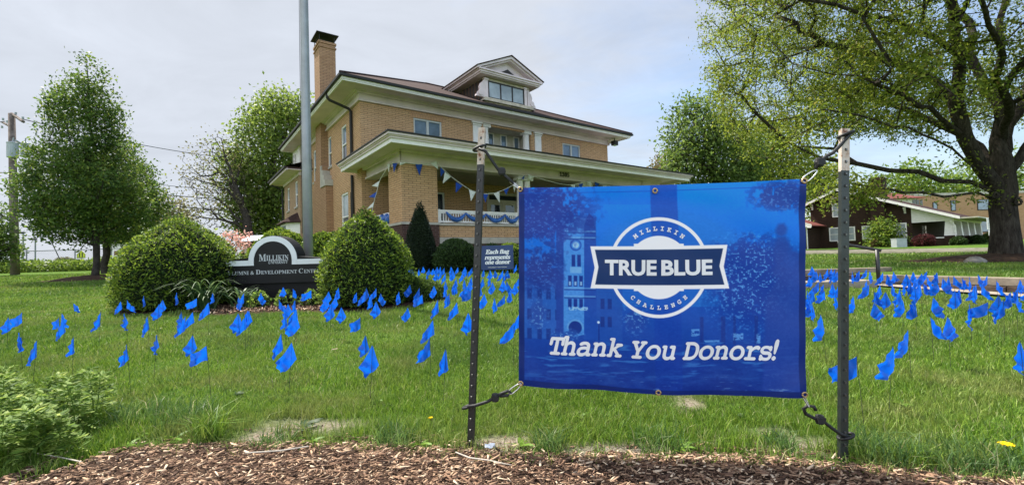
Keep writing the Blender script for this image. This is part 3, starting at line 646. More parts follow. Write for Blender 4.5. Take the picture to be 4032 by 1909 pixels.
# ================================================================== BRICK HOUSE
GZH = -.376
house = thing('brick_house', 'two-storey tan brick house with white columned porch, wide eaves and front dormer', 'house', (-6.0176, 18, GZH), math.pi / 2 - .9361)
HZ = -GZH        # z values below are given relative to the camera; parts are shifted to the house's base
Wd, EV, DEP = 14.85, .96, 12.2
def hb(m, name, mat, parent=house, **k): return m.build(name, mat, parent, dz=HZ if parent is house or parent.parent is house or (parent.parent and parent.parent.parent is house) else 0, **k)
def abox(m, ax, plane, a0, a1, d0, d1, z0, z1):
    """box on a wall: ax 'f' front (outward -y) or 'l' left (outward -x)"""
    if ax == 'f': m.box(a0, a1, plane - d0, plane - d1, z0, z1)
    else: m.box(plane - d0, plane - d1, a0, a1, z0, z1)
def wall_holes(m, ax, plane, a0, a1, z0, z1, holes, rev=.14):
    As = sorted({a0, a1, *[h[0] for h in holes], *[h[1] for h in holes]}); Zs = sorted({z0, z1, *[h[2] for h in holes], *[h[3] for h in holes]})
    P = (lambda a, d, z: (a, plane - d, z)) if ax == 'f' else (lambda a, d, z: (plane - d, a, z))
    for i in range(len(As) - 1):
        for j in range(len(Zs) - 1):
            ca_, cz = (As[i] + As[i + 1]) / 2, (Zs[j] + Zs[j + 1]) / 2
            if any(h[0] < ca_ < h[1] and h[2] < cz < h[3] for h in holes): continue
            q = [P(As[i], 0, Zs[j]), P(As[i + 1], 0, Zs[j]), P(As[i + 1], 0, Zs[j + 1]), P(As[i], 0, Zs[j + 1])]
            m.add(q if ax == 'f' else q[::-1], [(0, 1, 2, 3)])
    for h in holes:
        b, e, c, d = h[:4]
        for q in (((b, 0, c), (b, -rev, c), (b, -rev, d), (b, 0, d)), ((e, -rev, c), (e, 0, c), (e, 0, d), (e, -rev, d)), ((b, 0, d), (b, -rev, d), (e, -rev, d), (e, 0, d)), ((b, -rev, c), (b, 0, c), (e, 0, c), (e, -rev, c))):
            m.add([P(*p) for p in q], [(0, 1, 2, 3)])
def window(ax, plane, a0, a1, z0, z1, kind='hung', frame='white', pane='glass_sky', low=None, lintel=None, sill=True, fw=.075, parent=house):
    m = MB(); d0, d1 = -.10, -.03
    abox(m, ax, plane, a0, a0 + fw, d0, d1, z0, z1); abox(m, ax, plane, a1 - fw, a1, d0, d1, z0, z1); abox(m, ax, plane, a0 + fw, a1 - fw, d0, d1, z1 - fw, z1); abox(m, ax, plane, a0 + fw, a1 - fw, d0, d1, z0, z0 + fw)
    zm = (z0 + z1) / 2 if low is None else low
    if kind == 'pair': am = (a0 + a1) / 2; abox(m, ax, plane, am - .055, am + .055, d0 + .003, d1 + .004, z0 + fw, z1 - fw)
    else: abox(m, ax, plane, a0 + fw, a1 - fw, d0 + .003, d1 - .006, zm - .03, zm + .03)
    w = hb(m, 'window', frame, parent)
    m = MB(); z_lo = z0 + fw
    if low is not None:
        abox(m, ax, plane, a0 + fw, a1 - fw, -.088, -.08, zm + .03, z1 - fw); hb(m, 'pane', pane, w); m = MB(); abox(m, ax, plane, a0 + fw, a1 - fw, -.083, -.075, z_lo, zm - .03); hb(m, 'pane', 'glass_dark', w)
    else: abox(m, ax, plane, a0 + fw, a1 - fw, -.088, -.08, z_lo, z1 - fw); hb(m, 'pane', pane, w)
    if sill: m = MB(); abox(m, ax, plane, a0 - .07, a1 + .07, -.1, .06, z0 - .11, z0 - .003); hb(m, 'sill', 'stone', w)
    return w
# front wall with openings
fh = [(2.32, 3.69, 4.86, 6.2), (11.16, 12.53, 4.86, 6.2), (5.95, 8.92, 4.3, 6.42), (2.42, 3.75, 1.15, 2.98), (11.1, 12.43, 1.15, 2.98), (6.1, 7.92, .76, 3.05)]
m = MB(); wall_holes(m, 'f', 0, 0, Wd, GZH, 6.5, fh)
lh = [(1.97, 2.77, 4.41, 6.1), (4.45, 5.08, 4.66, 6.14), (1.87, 2.95, 1.3, 3.06), (7.55, 8.2, 4.4, 6.12), (7.55, 8.2, 1.2, 3.0)]
wall_holes(m, 'l', 0, 0, DEP - .9, GZH, 6.5, lh)
m.add([(Wd, 0, GZH), (Wd, DEP - .9, GZH), (Wd, DEP - .9, 6.5), (Wd, 0, 6.5)], [(0, 1, 2, 3)]); m.add([(0, DEP - .9, GZH), (0, DEP - .9, 6.5), (Wd, DEP - .9, 6.5), (Wd, DEP - .9, GZH)], [(0, 1, 2, 3)])
hb(m, 'wall', 'brick')
# soldier-course lintels
M['soldier'] = brick('soldier_brick', (.52, .295, .17), (.56, .335, .20), (.19, .12, .08), .077, .27, .01)
for a0, a1, z in ((2.32, 3.69, 6.2), (11.16, 12.53, 6.2)): m = MB(); abox(m, 'f', 0, a0 - .12, a1 + .12, -.02, .012, z + .003, z + .27); hb(m, 'lintel', 'soldier')
window('f', 0, 2.32, 3.69, 4.86, 6.2, 'pair', 'greyframe'); window('f', 0, 11.16, 12.53, 4.86, 6.2, 'pair', 'greyframe')
window('f', 0, 2.42, 3.75, 1.15, 2.98, 'hung', 'greyframe', 'glass_dark'); window('f', 0, 11.1, 12.43, 1.15, 2.98, 'hung', 'greyframe', 'glass_dark')
window('l', 0, 1.97, 2.77, 4.41, 6.1, low=5.25); window('l', 0, 4.45, 5.08, 4.66, 6.14, low=5.35); window('l', 0, 1.87, 2.95, 1.3, 3.06, pane='glass_blind', low=2.0); window('l', 0, 7.55, 8.2, 4.4, 6.12, low=5.2); window('l', 0, 7.55, 8.2, 1.2, 3.0, low=2.0)
# porch door pair
m = MB()
for a in (6.14, 7.02): abox(m, 'f', 0, a, a + .86, -.12, -.06, .77, 2.70)
abox(m, 'f', 0, 6.02, 6.14, -.12, .05, .76, 3.15); abox(m, 'f', 0, 7.88, 8.0, -.12, .05, .76, 3.15); abox(m, 'f', 0, 6.14, 7.88, -.12, .05, 3.02, 3.15); abox(m, 'f', 0, 6.14, 7.88, -.12, -.04, 2.70, 2.80)
dr = hb(m, 'door', 'panel'); m = MB()
for a in (6.14, 7.02): abox(m, 'f', 0, a + .16, a + .70, -.058, -.05, 1.5, 2.55)
abox(m, 'f', 0, 6.14, 7.88, -.1, -.09, 2.8, 3.02); hb(m, 'pane', 'glass_dark', dr)
m = MB(); abox(m, 'f', 0, 6.90, 6.94, -.05, -.02, 1.55, 1.7); abox(m, 'f', 0, 7.08, 7.12, -.05, -.02, 1.55, 1.7); hb(m, 'handle', 'gutter', dr)
# loggia over the porch
m = MB(); m.box(5.95, 8.92, 1.0, 1.1, 4.3, 6.42); m.box(5.85, 5.95, .14, 1.1, 4.3, 6.42); m.box(8.92, 9.02, .14, 1.1, 4.3, 6.42); m.box(5.85, 9.02, .14, 1.1, 6.42, 6.5); m.box(5.85, 9.02, .14, 1.1, 4.2, 4.3); hb(m, 'loggia', 'panel')
for a0, a1 in ((6.12, 6.5), (6.84, 7.2), (7.62, 8.04), (8.48, 8.86)): window('f', .9, a0, a1, 4.9, 6.4, low=5.72, sill=False, fw=.05)
def ionic(cx_, cy_, r, z0, z1, name='column'):
    m = MB(); h = z1 - z0; m.lathe([(r * 1.3, z0), (r * 1.3, z0 + .07), (r * 1.1, z0 + .1), (r * 1.02, z0 + .14), (r, z0 + h * .3), (r * .93, z0 + h * .7), (r * .86, z1 - .2), (r * .95, z1 - .17)], cx_, cy_, 18)
    m.box(cx_ - r * 1.25, cx_ + r * 1.25, cy_ - r * 1.15, cy_ + r * 1.15, z1 - .05, z1)
    for s_ in (-1, 1): m.tube([(cx_ + s_ * r * 1.02, cy_ - r * 1.1, z1 - .115), (cx_ + s_ * r * 1.02, cy_ + r * 1.1, z1 - .115)], .062, 10)
    m.box(cx_ - r, cx_ + r, cy_ - r * 1.0, cy_ + r * 1.0, z1 - .15, z1 - .05); return hb(m, name, 'white', house, smooth=False)
ionic(6.16, .16, .17, 4.3, 6.5); ionic(8.70, .16, .18, 4.3, 6.5)
for a0, a1 in ((5.34, 5.78), (9.16, 9.58)):
    m = MB(); m.box(a0, a1, -.05, .02, 4.2, 6.42); m.box(a0 - .04, a1 + .04, -.09, .02, 6.33, 6.38); m.box(a0 - .07, a1 + .07, -.12, .02, 6.42, 6.49); hb(m, 'pilaster', 'white')
# main cornice: frieze, soffit, fascia, gutter
def ring(m, x0, x1, y0, y1, o, i, z0, z1):
    """frame between offset o (outer) and i (inner) round a rectangle"""
    m.box(x0 - o, x1 + o, y0 - o, y0 - i, z0, z1); m.box(x0 - o, x1 + o, y1 + i, y1 + o, z0, z1); m.box(x0 - o, x0 - i, y0 - i, y1 + i, z0, z1); m.box(x1 + i, x1 + o, y0 - i, y1 + i, z0, z1)
YB = DEP - EV
m = MB(); ring(m, 0, Wd, 0, YB, .05, 0, 6.5, 6.90); ring(m, 0, Wd, 0, YB, .10, .05, 6.5, 6.56); ring(m, 0, Wd, 0, YB, .08, .05, 6.56, 6.60); ring(m, 0, Wd, 0, YB, .16, .05, 6.80, 6.90); ring(m, 0, Wd, 0, YB, .26, .16, 6.86, 6.90); hb(m, 'frieze', 'trim')
m = MB(); ring(m, 0, Wd, 0, YB, EV, 0, 6.90, 6.94); hb(m, 'soffit', 'trim')
m = MB(); ring(m, 0, Wd, 0, YB, EV + .005, EV - .05, 6.85, 6.9); ring(m, 0, Wd, 0, YB, EV + .03, EV - .03, 6.9, 7.0); hb(m, 'fascia', 'white')
m = MB(); ring(m, 0, Wd, 0, YB, EV + .14, EV + .03, 6.985, 7.08); hb(m, 'gutter', 'gutter')
E2 = EV + .1; zr = 10.25; rx = 5.65
def hip(m, x0, x1, y0, y1, z0, xa, xb, ym, z1):
    m.add([(x0, y0, z0), (x1, y0, z0), (x1, y1, z0), (x0, y1, z0), (xa, ym, z1), (xb, ym, z1)], [(0, 1, 5, 4), (1, 2, 5), (2, 3, 4, 5), (3, 0, 4)]); m.add([(x0, y0, z0 - .05), (x1, y0, z0 - .05), (x1, y1, z0 - .05), (x0, y1, z0 - .05)], [(3, 2, 1, 0)])
m = MB(); hip(m, -E2, Wd + E2, -E2, YB + E2, 7.09, rx - .05, Wd - rx + .05, 5.6, zr); roof = hb(m, 'roof', 'shingle')
m = MB(); m.tube([(-E2, -E2, 7.1), (rx, 5.6, zr + .01)], .06, 6); m.tube([(Wd + E2, -E2, 7.1), (Wd - rx, 5.6, zr + .01)], .06, 6); m.tube([(rx, 5.6, zr + .02), (Wd - rx, 5.6, zr + .02)], .06, 6); hb(m, 'ridge_cap', 'shingle', roof)
# front dormer
m = MB(); m.box(6.02, 8.83, -.1, 3.2, 7.3, 8.75); dm = hb(m, 'dormer', 'trimdirty')
m = MB(); m.box(6.0, 6.02, .05, 3.0, 7.3, 8.72); m.box(8.83, 8.85, .05, 3.0, 7.3, 8.72); hb(m, 'side_wall', 'darksash', dm)
m = MB(); 
for k in range(9): m.box(5.985, 6.0, .1 + k * .3, .13 + k * .3, 7.3, 8.7)
hb(m, 'batten', 'wood', dm)
m = MB(); m.box(5.62, 9.23, -.42, 3.6, 8.78, 8.84); m.box(5.56, 9.29, -.48, 3.6, 8.84, 8.93); m.box(5.5, 9.35, -.54, 3.6, 8.93, 9.0); hb(m, 'cornice', 'trim', dm)
cxm = 7.425
m = MB(); m.prism([(5.62, 9.0), (9.23, 9.0), (cxm, 9.80)], 'y', -.12, 3.0); hb(m, 'gable', 'trim', dm)
m = MB(); m.prism([(6.72, 9.03), (8.13, 9.03), (cxm, 9.42)], 'y', -.16, -.124); hb(m, 'louvre', 'darksash', dm)
m = MB()
for s_ in (-1, 1):
    m.prism([(cxm, 9.97), (cxm + s_ * 2.02, 9.06), (cxm + s_ * 2.02, 8.97), (cxm, 9.84)], 'y', -.5, 3.3)
    m.prism([(cxm, 9.84), (cxm + s_ * 1.9, 8.99), (cxm + s_ * 1.74, 8.995), (cxm, 9.76)], 'y', -.4, 0.0)
hb(m, 'rake', 'trim', dm)
m = MB()
for s_ in (-1, 1): m.prism([(cxm, 10.02), (cxm + s_ * 2.07, 9.085), (cxm + s_ * 2.07, 9.05), (cxm, 9.972)], 'y', -.55, 3.6)
hb(m, 'dormer_roof', 'shingle', dm)
m = MB(); m.box(5.84, 9.0, -.32, 0, 7.55, 7.62); m.box(5.9, 8.95, -.26, 0, 7.62, 7.70); m.box(5.96, 8.9, -.2, 0, 7.70, 7.76); m.box(5.98, 8.87, -.2, 0.4, 7.2, 7.55); hb(m, 'sill', 'trimdirty', dm)
for a0, a1 in ((6.02, 6.19), (8.44, 8.60)): m = MB(); m.box(a0, a1, -.17, -.1, 7.76, 8.62); m.box(a0 - .03, a1 + .03, -.2, -.1, 8.62, 8.70); hb(m, 'pilaster', 'trim', dm)
for s_, xb_ in ((-1, 6.02), (1, 8.66)):
    m = MB(); pr = [(0, 7.74), (.52, 7.74), (.50, 7.84), (.36, 7.95), (.28, 8.10), (.30, 8.25), (.22, 8.42), (.10, 8.52), (.03, 8.62), (0, 8.62)]
    m.prism([(xb_ + s_ * a, z) for a, z in pr], 'y', -.16, -.02); m.tube([(xb_ + s_ * .27, -.2, 7.92), (xb_ + s_ * .27, -.0, 7.92)], .13, 14); hb(m, 'scroll_bracket', 'trim', dm)
m = MB()
for k in range(4): a = 6.21 + k * .723; m.box(a, a + .06, -.15, -.1, 7.79, 8.62)
m.box(6.21, 8.44, -.146, -.1, 7.76, 7.82); m.box(6.21, 8.44, -.146, -.1, 8.56, 8.62); dw = hb(m, 'window', 'darksash', dm)
for k in range(3):
    a = 6.27 + k * .723; m = MB(); m.box(a, a + .663, -.12, -.104, 7.82, 8.56); hb(m, 'pane', 'glass_blind', dm)
# small side dormer by the chimney
m = MB(); m.box(.35, 2.2, 3.0, 4.6, 7.3, 8.15); sd_ = hb(m, 'dormer', 'shingle'); m = MB(); m.box(.1, 2.4, 2.75, 4.85, 8.15, 8.23); m.box(.0, 2.5, 2.65, 4.95, 8.23, 8.33); hb(m, 'cornice', 'trimdirty', sd_); m = MB(); m.box(-.05, 2.6, 2.6, 5.0, 8.34, 8.48); hb(m, 'dormer_roof', 'gutter', sd_)
# chimney on the left wall
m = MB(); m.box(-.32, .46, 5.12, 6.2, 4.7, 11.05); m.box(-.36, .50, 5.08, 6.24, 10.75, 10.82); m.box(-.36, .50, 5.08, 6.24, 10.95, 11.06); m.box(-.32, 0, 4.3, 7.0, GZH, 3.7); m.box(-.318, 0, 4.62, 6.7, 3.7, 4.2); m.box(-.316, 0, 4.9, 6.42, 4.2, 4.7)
M['chimbrick'] = brick('darkened_red_tan_brick', (.36, .205, .115), (.42, .25, .145), (.15, .10, .07))  # redder chimney brick, also darkened to offset the strong sky light on it
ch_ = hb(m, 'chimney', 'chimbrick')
m = MB()
for y0, z0, z1 in ((4.24, 3.66, 3.95), (4.5, 3.95, 4.2), (4.74, 4.2, 4.46), (4.96, 4.46, 4.72)): m.box(-.37, .0, y0, 5.2, z0, z1)
hb(m, 'shoulder', 'stone', ch_)
m = MB(); m.box(-.46, .60, 4.98, 6.34, 11.42, 11.45)
for a in (-.3, .42):
    for b_ in (5.15, 5.65, 6.15): m.box(a - .015, a + .015, b_ - .015, b_ + .015, 11.06, 11.46)
m.box(-.22, .36, 5.3, 6.05, 11.06, 11.2); hb(m, 'chimney_cap', 'gutter', ch_)
# downpipe at the corner
m = MB(); m.tube([(-.98, 1.15, 6.98), (-.98, 1.15, 6.80), (-.9, 1.15, 6.72), (-.16, 1.02, 6.45), (-.08, 1.0, 6.35), (-.08, 1.0, 3.9)], .06, 8); m.tube([(-.08, 1.0, 3.62), (-.08, .95, .2), (-.2, .95, .05)], .06, 8); hb(m, 'downpipe', 'gutter')
m = MB(); m.tube([(-.04, 1.35, 2.95), (-.04, 1.35, 1.0)], .02, 6); hb(m, 'conduit', 'gutter')
# rear wing with its lower eave, siding box above
m = MB(); wall_holes(m, 'l', -.6, 8.75, 13.5, GZH, 4.86, [(9.4, 10.1, 3.22, 4.67), (11.8, 12.5, 3.22, 4.62)]); m.add([(-.6, 8.75, GZH), (0, 8.75, GZH), (0, 8.75, 4.86), (-.6, 8.75, 4.86)], [(0, 1, 2, 3)]); m.box(-.55, 5, 13.3, 13.5, GZH, 4.86); hb(m, 'rear_wing', 'brick_pink')
window('l', -.6, 9.4, 10.1, 3.22, 4.67, low=3.9); window('l', -.6, 11.8, 12.5, 3.22, 4.62, low=3.9)
m = MB(); m.box(-.66, 0, 8.7, 13.56, 4.86, 5.08); m.box(-1.3, 0, 8.4, 14.2, 5.08, 5.12); m.box(-1.34, -1.26, 8.4, 14.24, 5.04, 5.2); m.box(-1.3, 5, 14.16, 14.24, 5.04, 5.2); hb(m, 'rear_cornice', 'trim')
m = MB(); m.box(-1.44, -1.34, 8.4, 14.3, 5.16, 5.26); m.tube([(-1.36, 14.15, 5.16), (-1.2, 14.1, 5.0), (-.7, 13.6, 4.75), (-.68, 13.6, 0)], .05, 8); hb(m, 'rear_gutter', 'gutter')
m = MB(); m.add([(-1.4, 8.4, 5.24), (-1.4, 14.25, 5.24), (1.0, 14.25, 6.1), (1.0, 8.4, 6.1)], [(0, 1, 2, 3)]); m.box(-1.38, .2, 8.4, 8.45, 5.12, 5.23); hb(m, 'rear_roof', 'shingle')
m = MB(); m.box(-.3, 4, 10.2, 12.15, 5.3, 6.9); hb(m, 'sleeping_porch', 'white'); window('l', -.42, 11.3, 11.75, 6.0, 6.6, low=6.3, sill=False, fw=.05)
m = MB(); m.prism([(-.6, 8.9), (-1.2, 9.5), (-1.2, 11.3), (-.6, 11.9)], 'z', GZH, 2.25); bay = hb(m, 'bay_window', 'white')
m = MB(); m.box(-1.23, -1.2, 9.65, 10.3, 1.2, 2.1); m.box(-1.23, -1.2, 10.45, 11.15, 1.2, 2.1); m.add([(-.66, 8.98, 1.2), (-1.16, 9.48, 1.2), (-1.16, 9.48, 2.1), (-.66, 8.98, 2.1)], [(0, 1, 2, 3)]); hb(m, 'pane', 'glass_sky', bay)
m = MB(); m.add([(-.6, 8.7, 2.3), (-1.4, 9.4, 2.3), (-1.4, 11.4, 2.3), (-.6, 12.1, 2.3), (-.6, 9.5, 2.85), (-.6, 11.3, 2.85)], [(0, 1, 4), (1, 2, 5, 4), (2, 3, 5), (3, 2, 1, 0)]); m.prism([(-.6, 8.7), (-1.4, 9.4), (-1.4, 11.4), (-.6, 12.1)], 'z', 2.24, 2.3); hb(m, 'bay_roof', 'shingle', bay)
# porch
PV = -3.61
m = MB(); m.box(.25, 14.6, PV + .06, 0, .5, .74); hb(m, 'porch_floor', 'concrete')
for x0, x1, y0, y1 in ((1.55, 6.0, PV + .06, PV + .34), (8.85, 13.3, PV + .06, PV + .34), (.26, .54, -2.4, 0)):
    e_ = .1 if x1 - x0 > 1 else 0; m = MB(); m.box(x0, x1, y0, y1, .76, 1.19); hb(m, 'parapet', 'brick')
    m = MB(); m.box(x0 - e_ / 2, x1 + e_ / 2, y0 - .04, y1 + .04, .53, .757); hb(m, 'stone_band', 'stone'); m = MB(); m.box(x0 - e_ / 2, x1 + e_ / 2, y0 - .06, y1 + .06, 1.193, 1.275); hb(m, 'parapet_cap', 'stone'); m = MB(); m.box(x0, x1, y0 + .02, y1 - .04, GZH, .527); hb(m, 'plinth', 'maroon')
m = MB(); m.box(6.0, 8.85, PV + .08, PV + .3, GZH, .527); hb(m, 'plinth', 'maroon')
for x0, x1 in ((.2, 1.55), (13.3, 14.65)):
    m = MB(); m.box(x0, x1, PV, PV + 1.21, 1.285, 3.3); pl_ = hb(m, 'porch_pillar', 'brick'); m = MB(); m.box(x0 - .03, x1 + .03, PV - .03, PV + 1.24, GZH, 1.2); hb(m, 'base', 'maroon', pl_); m = MB(); m.box(x0 - .06, x1 + .06, PV - .06, PV + 1.27, 1.2, 1.285); hb(m, 'cap_stone', 'stone', pl_)
for x in (5.46, 5.83, 9.05, 9.42): ionic(x, PV + .2, .155, 1.28, 3.3)
m = MB(); m.box(.2, 14.65, PV, PV + .45, 3.3, 3.76); m.box(.2, .62, PV + .45, 0, 3.3, 3.76); m.box(14.23, 14.65, PV + .45, 0, 3.3, 3.76)
for x0, x1 in ((.15, 1.6), (13.25, 14.7)): m.box(x0, x1, PV - .05, PV, 3.3, 3.76)
m.box(.15, .2, PV - .05, PV + 1.26, 3.3, 3.76); m.box(.14, 14.71, PV - .062, PV - .05, 3.3, 3.36)
m.box(1.6, 13.25, PV - .05, PV, 3.302, 3.38); m.box(.1, 14.75, PV - .16, PV - .05, 3.66, 3.76); m.box(.04, .15, PV - .16, 0, 3.66, 3.76); m.box(.14, .2, PV + 1.26, 0, 3.302, 3.38); hb(m, 'beam', 'trim')
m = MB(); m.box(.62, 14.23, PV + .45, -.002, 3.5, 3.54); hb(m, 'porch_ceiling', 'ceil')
ep, eq = .657, 4.91
m = MB(); m.box(-ep, Wd + ep, -eq, 0, 3.76, 3.79); m.box(-ep, -.002, 0, .5, 3.76, 3.79); hb(m, 'porch_soffit', 'trim')
def pfr(m, o, t_, z0, z1): m.box(-ep - o, Wd + ep + o, -eq - o, -eq - o + t_, z0, z1); m.box(-ep - o, -ep - o + t_, -eq - o + t_, .55, z0, z1); m.box(Wd + ep + o - t_, Wd + ep + o, -eq - o + t_, 0, z0, z1); m.box(-ep - o + t_, -.002, .5, .55, z0, z1)
m = MB(); pfr(m, 0, .06, 3.63, 3.76); hb(m, 'porch_fascia', 'white')
m = MB(); pfr(m, .05, .1, 3.762, 3.82); pfr(m, .09, .13, 3.82, 3.855); pfr(m, .14, .2, 3.855, 3.92); hb(m, 'porch_crown', 'trim')
m = MB(); a, b_ = -ep - .18, Wd + ep + .18
m.add([(a, -eq - .18, 3.93), (b_, -eq - .18, 3.93), (b_ - 4, -.003, 4.42), (a + 1.8, -.003, 4.42), (a, .6, 3.93), (-.003, .6, 4.1), (a, -eq - .18, 3.965), (b_, -eq - .18, 3.965)], [(6, 7, 2, 3), (0, 1, 7, 6), (6, 3, 5, 4), (1, 2, 7)]); m.box(a, b_, -eq - .19, -eq - .15, 3.925, 3.968); m.box(a, a + .04, -eq - .15, .6, 3.925, 3.968); hb(m, 'porch_roof', 'gutter')
# railings
def railing(pts, name='railing'):
    (x0, y0), (x1, y1) = pts; L_ = math.hypot(x1 - x0, y1 - y0); dx, dy = (x1 - x0) / L_, (y1 - y0) / L_; m = MB()
    def bx(s0, s1, w, z0, z1):
        q = [(x0 + dx * s - dy * o_, y0 + dy * s + dx * o_) for s, o_ in ((s0, -w), (s1, -w), (s1, w), (s0, w))]; m.prism(q, 'z', z0, z1)
    bx(0, L_, .045, 1.71, 1.775); bx(0, L_, .03, 1.65, 1.71); bx(0, L_, .035, 1.315, 1.375)
    k = int(L_ / .105)
    for i in range(k + 1): s = .03 + (L_ - .06) * i / k; bx(s - .017, s + .017, .017, 1.375, 1.65)
    for s in (.05, L_ - .05): bx(s - .05, s + .05, .05, 1.277, 1.79)
    return hb(m, name, 'white')
railing(((1.62, PV + .2), (5.28, PV + .2))); railing(((9.6, PV + .2), (13.25, PV + .2))); railing(((.4, -2.38), (.4, -.05)))
# house number, lamps, floodlight
v, f = text_mesh(math_text('1305', SERIF), extrude=.04, spacing=1.1, offset=.012); v2 = fit_text(v, 7.48, 8.06, 3.435, 3.63)
m = MB(); m.add([(a, PV - .056 - (1 if c > 0 else 0) * .014, b) for (a, b), c in zip(v2[:, :2], v[:, 2])], f); hb(m, 'house_number', 'numblack')
m = MB(); m.lathe([(.05, 3.38), (.07, 3.4), (.07, 3.5)], 2.1, -2.9, 10); m.lathe([(.03, 3.34), (.06, 3.36), (.05, 3.38)], 2.1, -2.9, 10); hb(m, 'porch_light', 'chrome')
m = MB(); m.lathe([(.02, 1.45), (.06, 1.48), (.07, 1.6), (.04, 1.68)], 5.85, -.12, 10); m.box(5.8, 5.9, -.06, -.0, 1.5, 1.62); hb(m, 'wall_lamp', 'chrome')
m = MB(); x0 = Wd + .25; m.tube([(x0, -.35, 6.92), (x0, -.35, 6.72)], .03, 6); m.box(x0 - .16, x0 + .16, -.5, -.22, 6.46, 6.72); fl = hb(m, 'floodlight', 'gutter'); m = MB(); m.box(x0 - .13, x0 + .13, -.47, -.25, 6.445, 6.458); hb(m, 'lens', 'glass_blind', fl)

# ---- helpers: pixel -> house wall plane (local coordinates -> world)
Rz = math.pi / 2 - .9361
def h2w(u, v, z): return np.array([-6.0176 + u * Ux - v * Uy, 18 + u * Uy + v * Ux, z])
def on_v(px, py, v):
    r = ray(px, py); n_ = np.array([-Uy, Ux, 0]); C = np.array([-6.0176, 18, 0]); return r * ((v + C @ n_) / (r @ n_))
def on_u(px, py, u):
    r = ray(px, py); n_ = np.array([Ux, Uy, 0]); C = np.array([-6.0176, 18, 0]); return r * ((u + C @ n_) / (r @ n_))
# ---- bunting
def bunting(label, pts, pen, n=1):
    """pts: string points in world; pen: list of (attach point a, attach point b, tip, colour)"""
    th = thing('pennant_bunting', label, 'bunting', pts[0], group='blue and white bunting on the porch'); o_ = np.array(pts[0]); m = MB(); m.tube([p - o_ for p in pts], .012, 5); m.build('string', 'string', th)
    for a, b_, c_, col_ in pen:
        m = MB(); g = (a + b_ + c_) / 3; q = np.array([.008 * Uy, -.012, 0]); mid = (a + b_) / 2 * .5 + c_ * .5 + np.array([.0, -.035, 0])
        vs = [a - o_, b_ - o_, c_ - o_, mid - o_]; m.add(vs, [(0, 3, 1), (1, 3, 2), (2, 3, 0)]); m.add([p + np.array([0, .006, 0]) for p in vs], [(1, 3, 0), (2, 3, 1), (0, 3, 2)]); m.build('pennant', 'pblue' if col_ == 'b' else 'pwhite', th)
c3 = lambda x, y: (1300 + x / 4.067, 500 + y / 4.067)
pl1 = lambda x, y: on_u(*c3(x, y), .08)
cb = lambda x, y: (1400 + x / 3.486, 760 + y / 3.486)
bunting('bunting strand hanging down beside the porch pillar with white and blue pennants', [pl1(915, 600), pl1(890, 700), pl1(800, 840), pl1(760, 980), pl1(735, 1090), on_u(*cb(265, 70), .08), on_u(*cb(225, 255), .08)],
        [(pl1(785, 865), pl1(765, 960), pl1(665, 945), 'w'), (pl1(745, 1035), pl1(725, 1135), pl1(618, 1120), 'b'), (on_u(*cb(250, 120), .08), on_u(*cb(235, 195), .08), on_u(*cb(150, 225), .08), 'w')])
pf = lambda x, y: on_v(*c3(x, y), PV - .1)
bunting('bunting strand wrapped around the top of the corner porch pillar', [on_u(*c3(915, 605), .1), on_u(*c3(1000, 580), .1), pf(1140, 545), pf(1250, 580), pf(1420, 595), pf(1600, 580), pf(1710, 545)],
        [(on_u(*c3(920, 605), .1), on_u(*c3(958, 595), .1), on_u(*c3(938, 735), .1), 'w'), (on_u(*c3(1000, 585), .1), on_u(*c3(1072, 580), .1), on_u(*c3(1020, 735), .1), 'b'), (pf(1110, 570), pf(1235, 570), pf(1120, 615), 'w'), (pf(1362, 595), pf(1480, 598), pf(1432, 778), 'b'), (pf(1598, 580), pf(1705, 545), pf(1732, 680), 'w')])
c6_ = lambda x, y: (1800 + x / 3.813, 480 + y / 3.813)
pg = lambda x, y: on_v(*c6_(x, y), PV - .1)
bunting('bunting strand sagging across the porch opening between pillar and columns', [pf(1720, 560), pf(1780, 645), pf(1930, 790), pf(2120, 930), pf(2230, 1000), pg(170, 1010), pg(290, 1060), pg(440, 1082), pg(560, 1070), pg(680, 1030), pg(840, 950), pg(960, 850), pg(1010, 800)],
        [(pf(1765, 640), pf(1830, 715), pf(1770, 795), 'b'), (pf(1838, 720), pf(1930, 800), pf(1803, 905), 'w'), (pf(2012, 880), pf(2118, 940), pf(2010, 1060), 'b'), (pf(2225, 1000), pf(2330, 1045), pf(2255, 1190), 'w'), (pg(380, 1080), pg(465, 1085), pg(425, 1215), 'b'), (pg(545, 1072), pg(635, 1052), pg(640, 1215), 'w'), (pg(700, 1025), pg(780, 985), pg(740, 1100), 'b'), (pg(895, 915), pg(840, 950), pg(858, 1058), 'w'), (pg(960, 850), pg(1020, 795), pg(1000, 865), 'b')])
c7_ = lambda x, y: (2100 + x / 3.8125, 450 + y / 3.8125)
pk = lambda x, y: on_v(*c7_(x, y), PV - .1)
bunting('bunting strand under the house number with pennants above the banner', [pk(-60, 920), pk(60, 950), pk(190, 990), pk(380, 1040), pk(520, 1062), pk(680, 1045), pk(830, 995)],
        [(pk(-80, 900), pk(20, 940), pk(-60, 985), 'w'), (pk(555, 1060), pk(625, 1056), pk(635, 1140), 'w'), (pk(680, 1050), pk(750, 1035), pk(715, 1150), 'b'), (pk(800, 1010), pk(865, 1000), pk(860, 1110), 'w')])
bunting('short bunting strand on the right-hand porch columns above the banner', [pk(920, 1010), pk(1000, 1040), pk(1100, 1065), pk(1240, 1110)], [(pk(920, 1015), pk(1000, 1045), pk(935, 1120), 'b'), (pk(1040, 1065), pk(1105, 1075), pk(1095, 1150), 'w')])
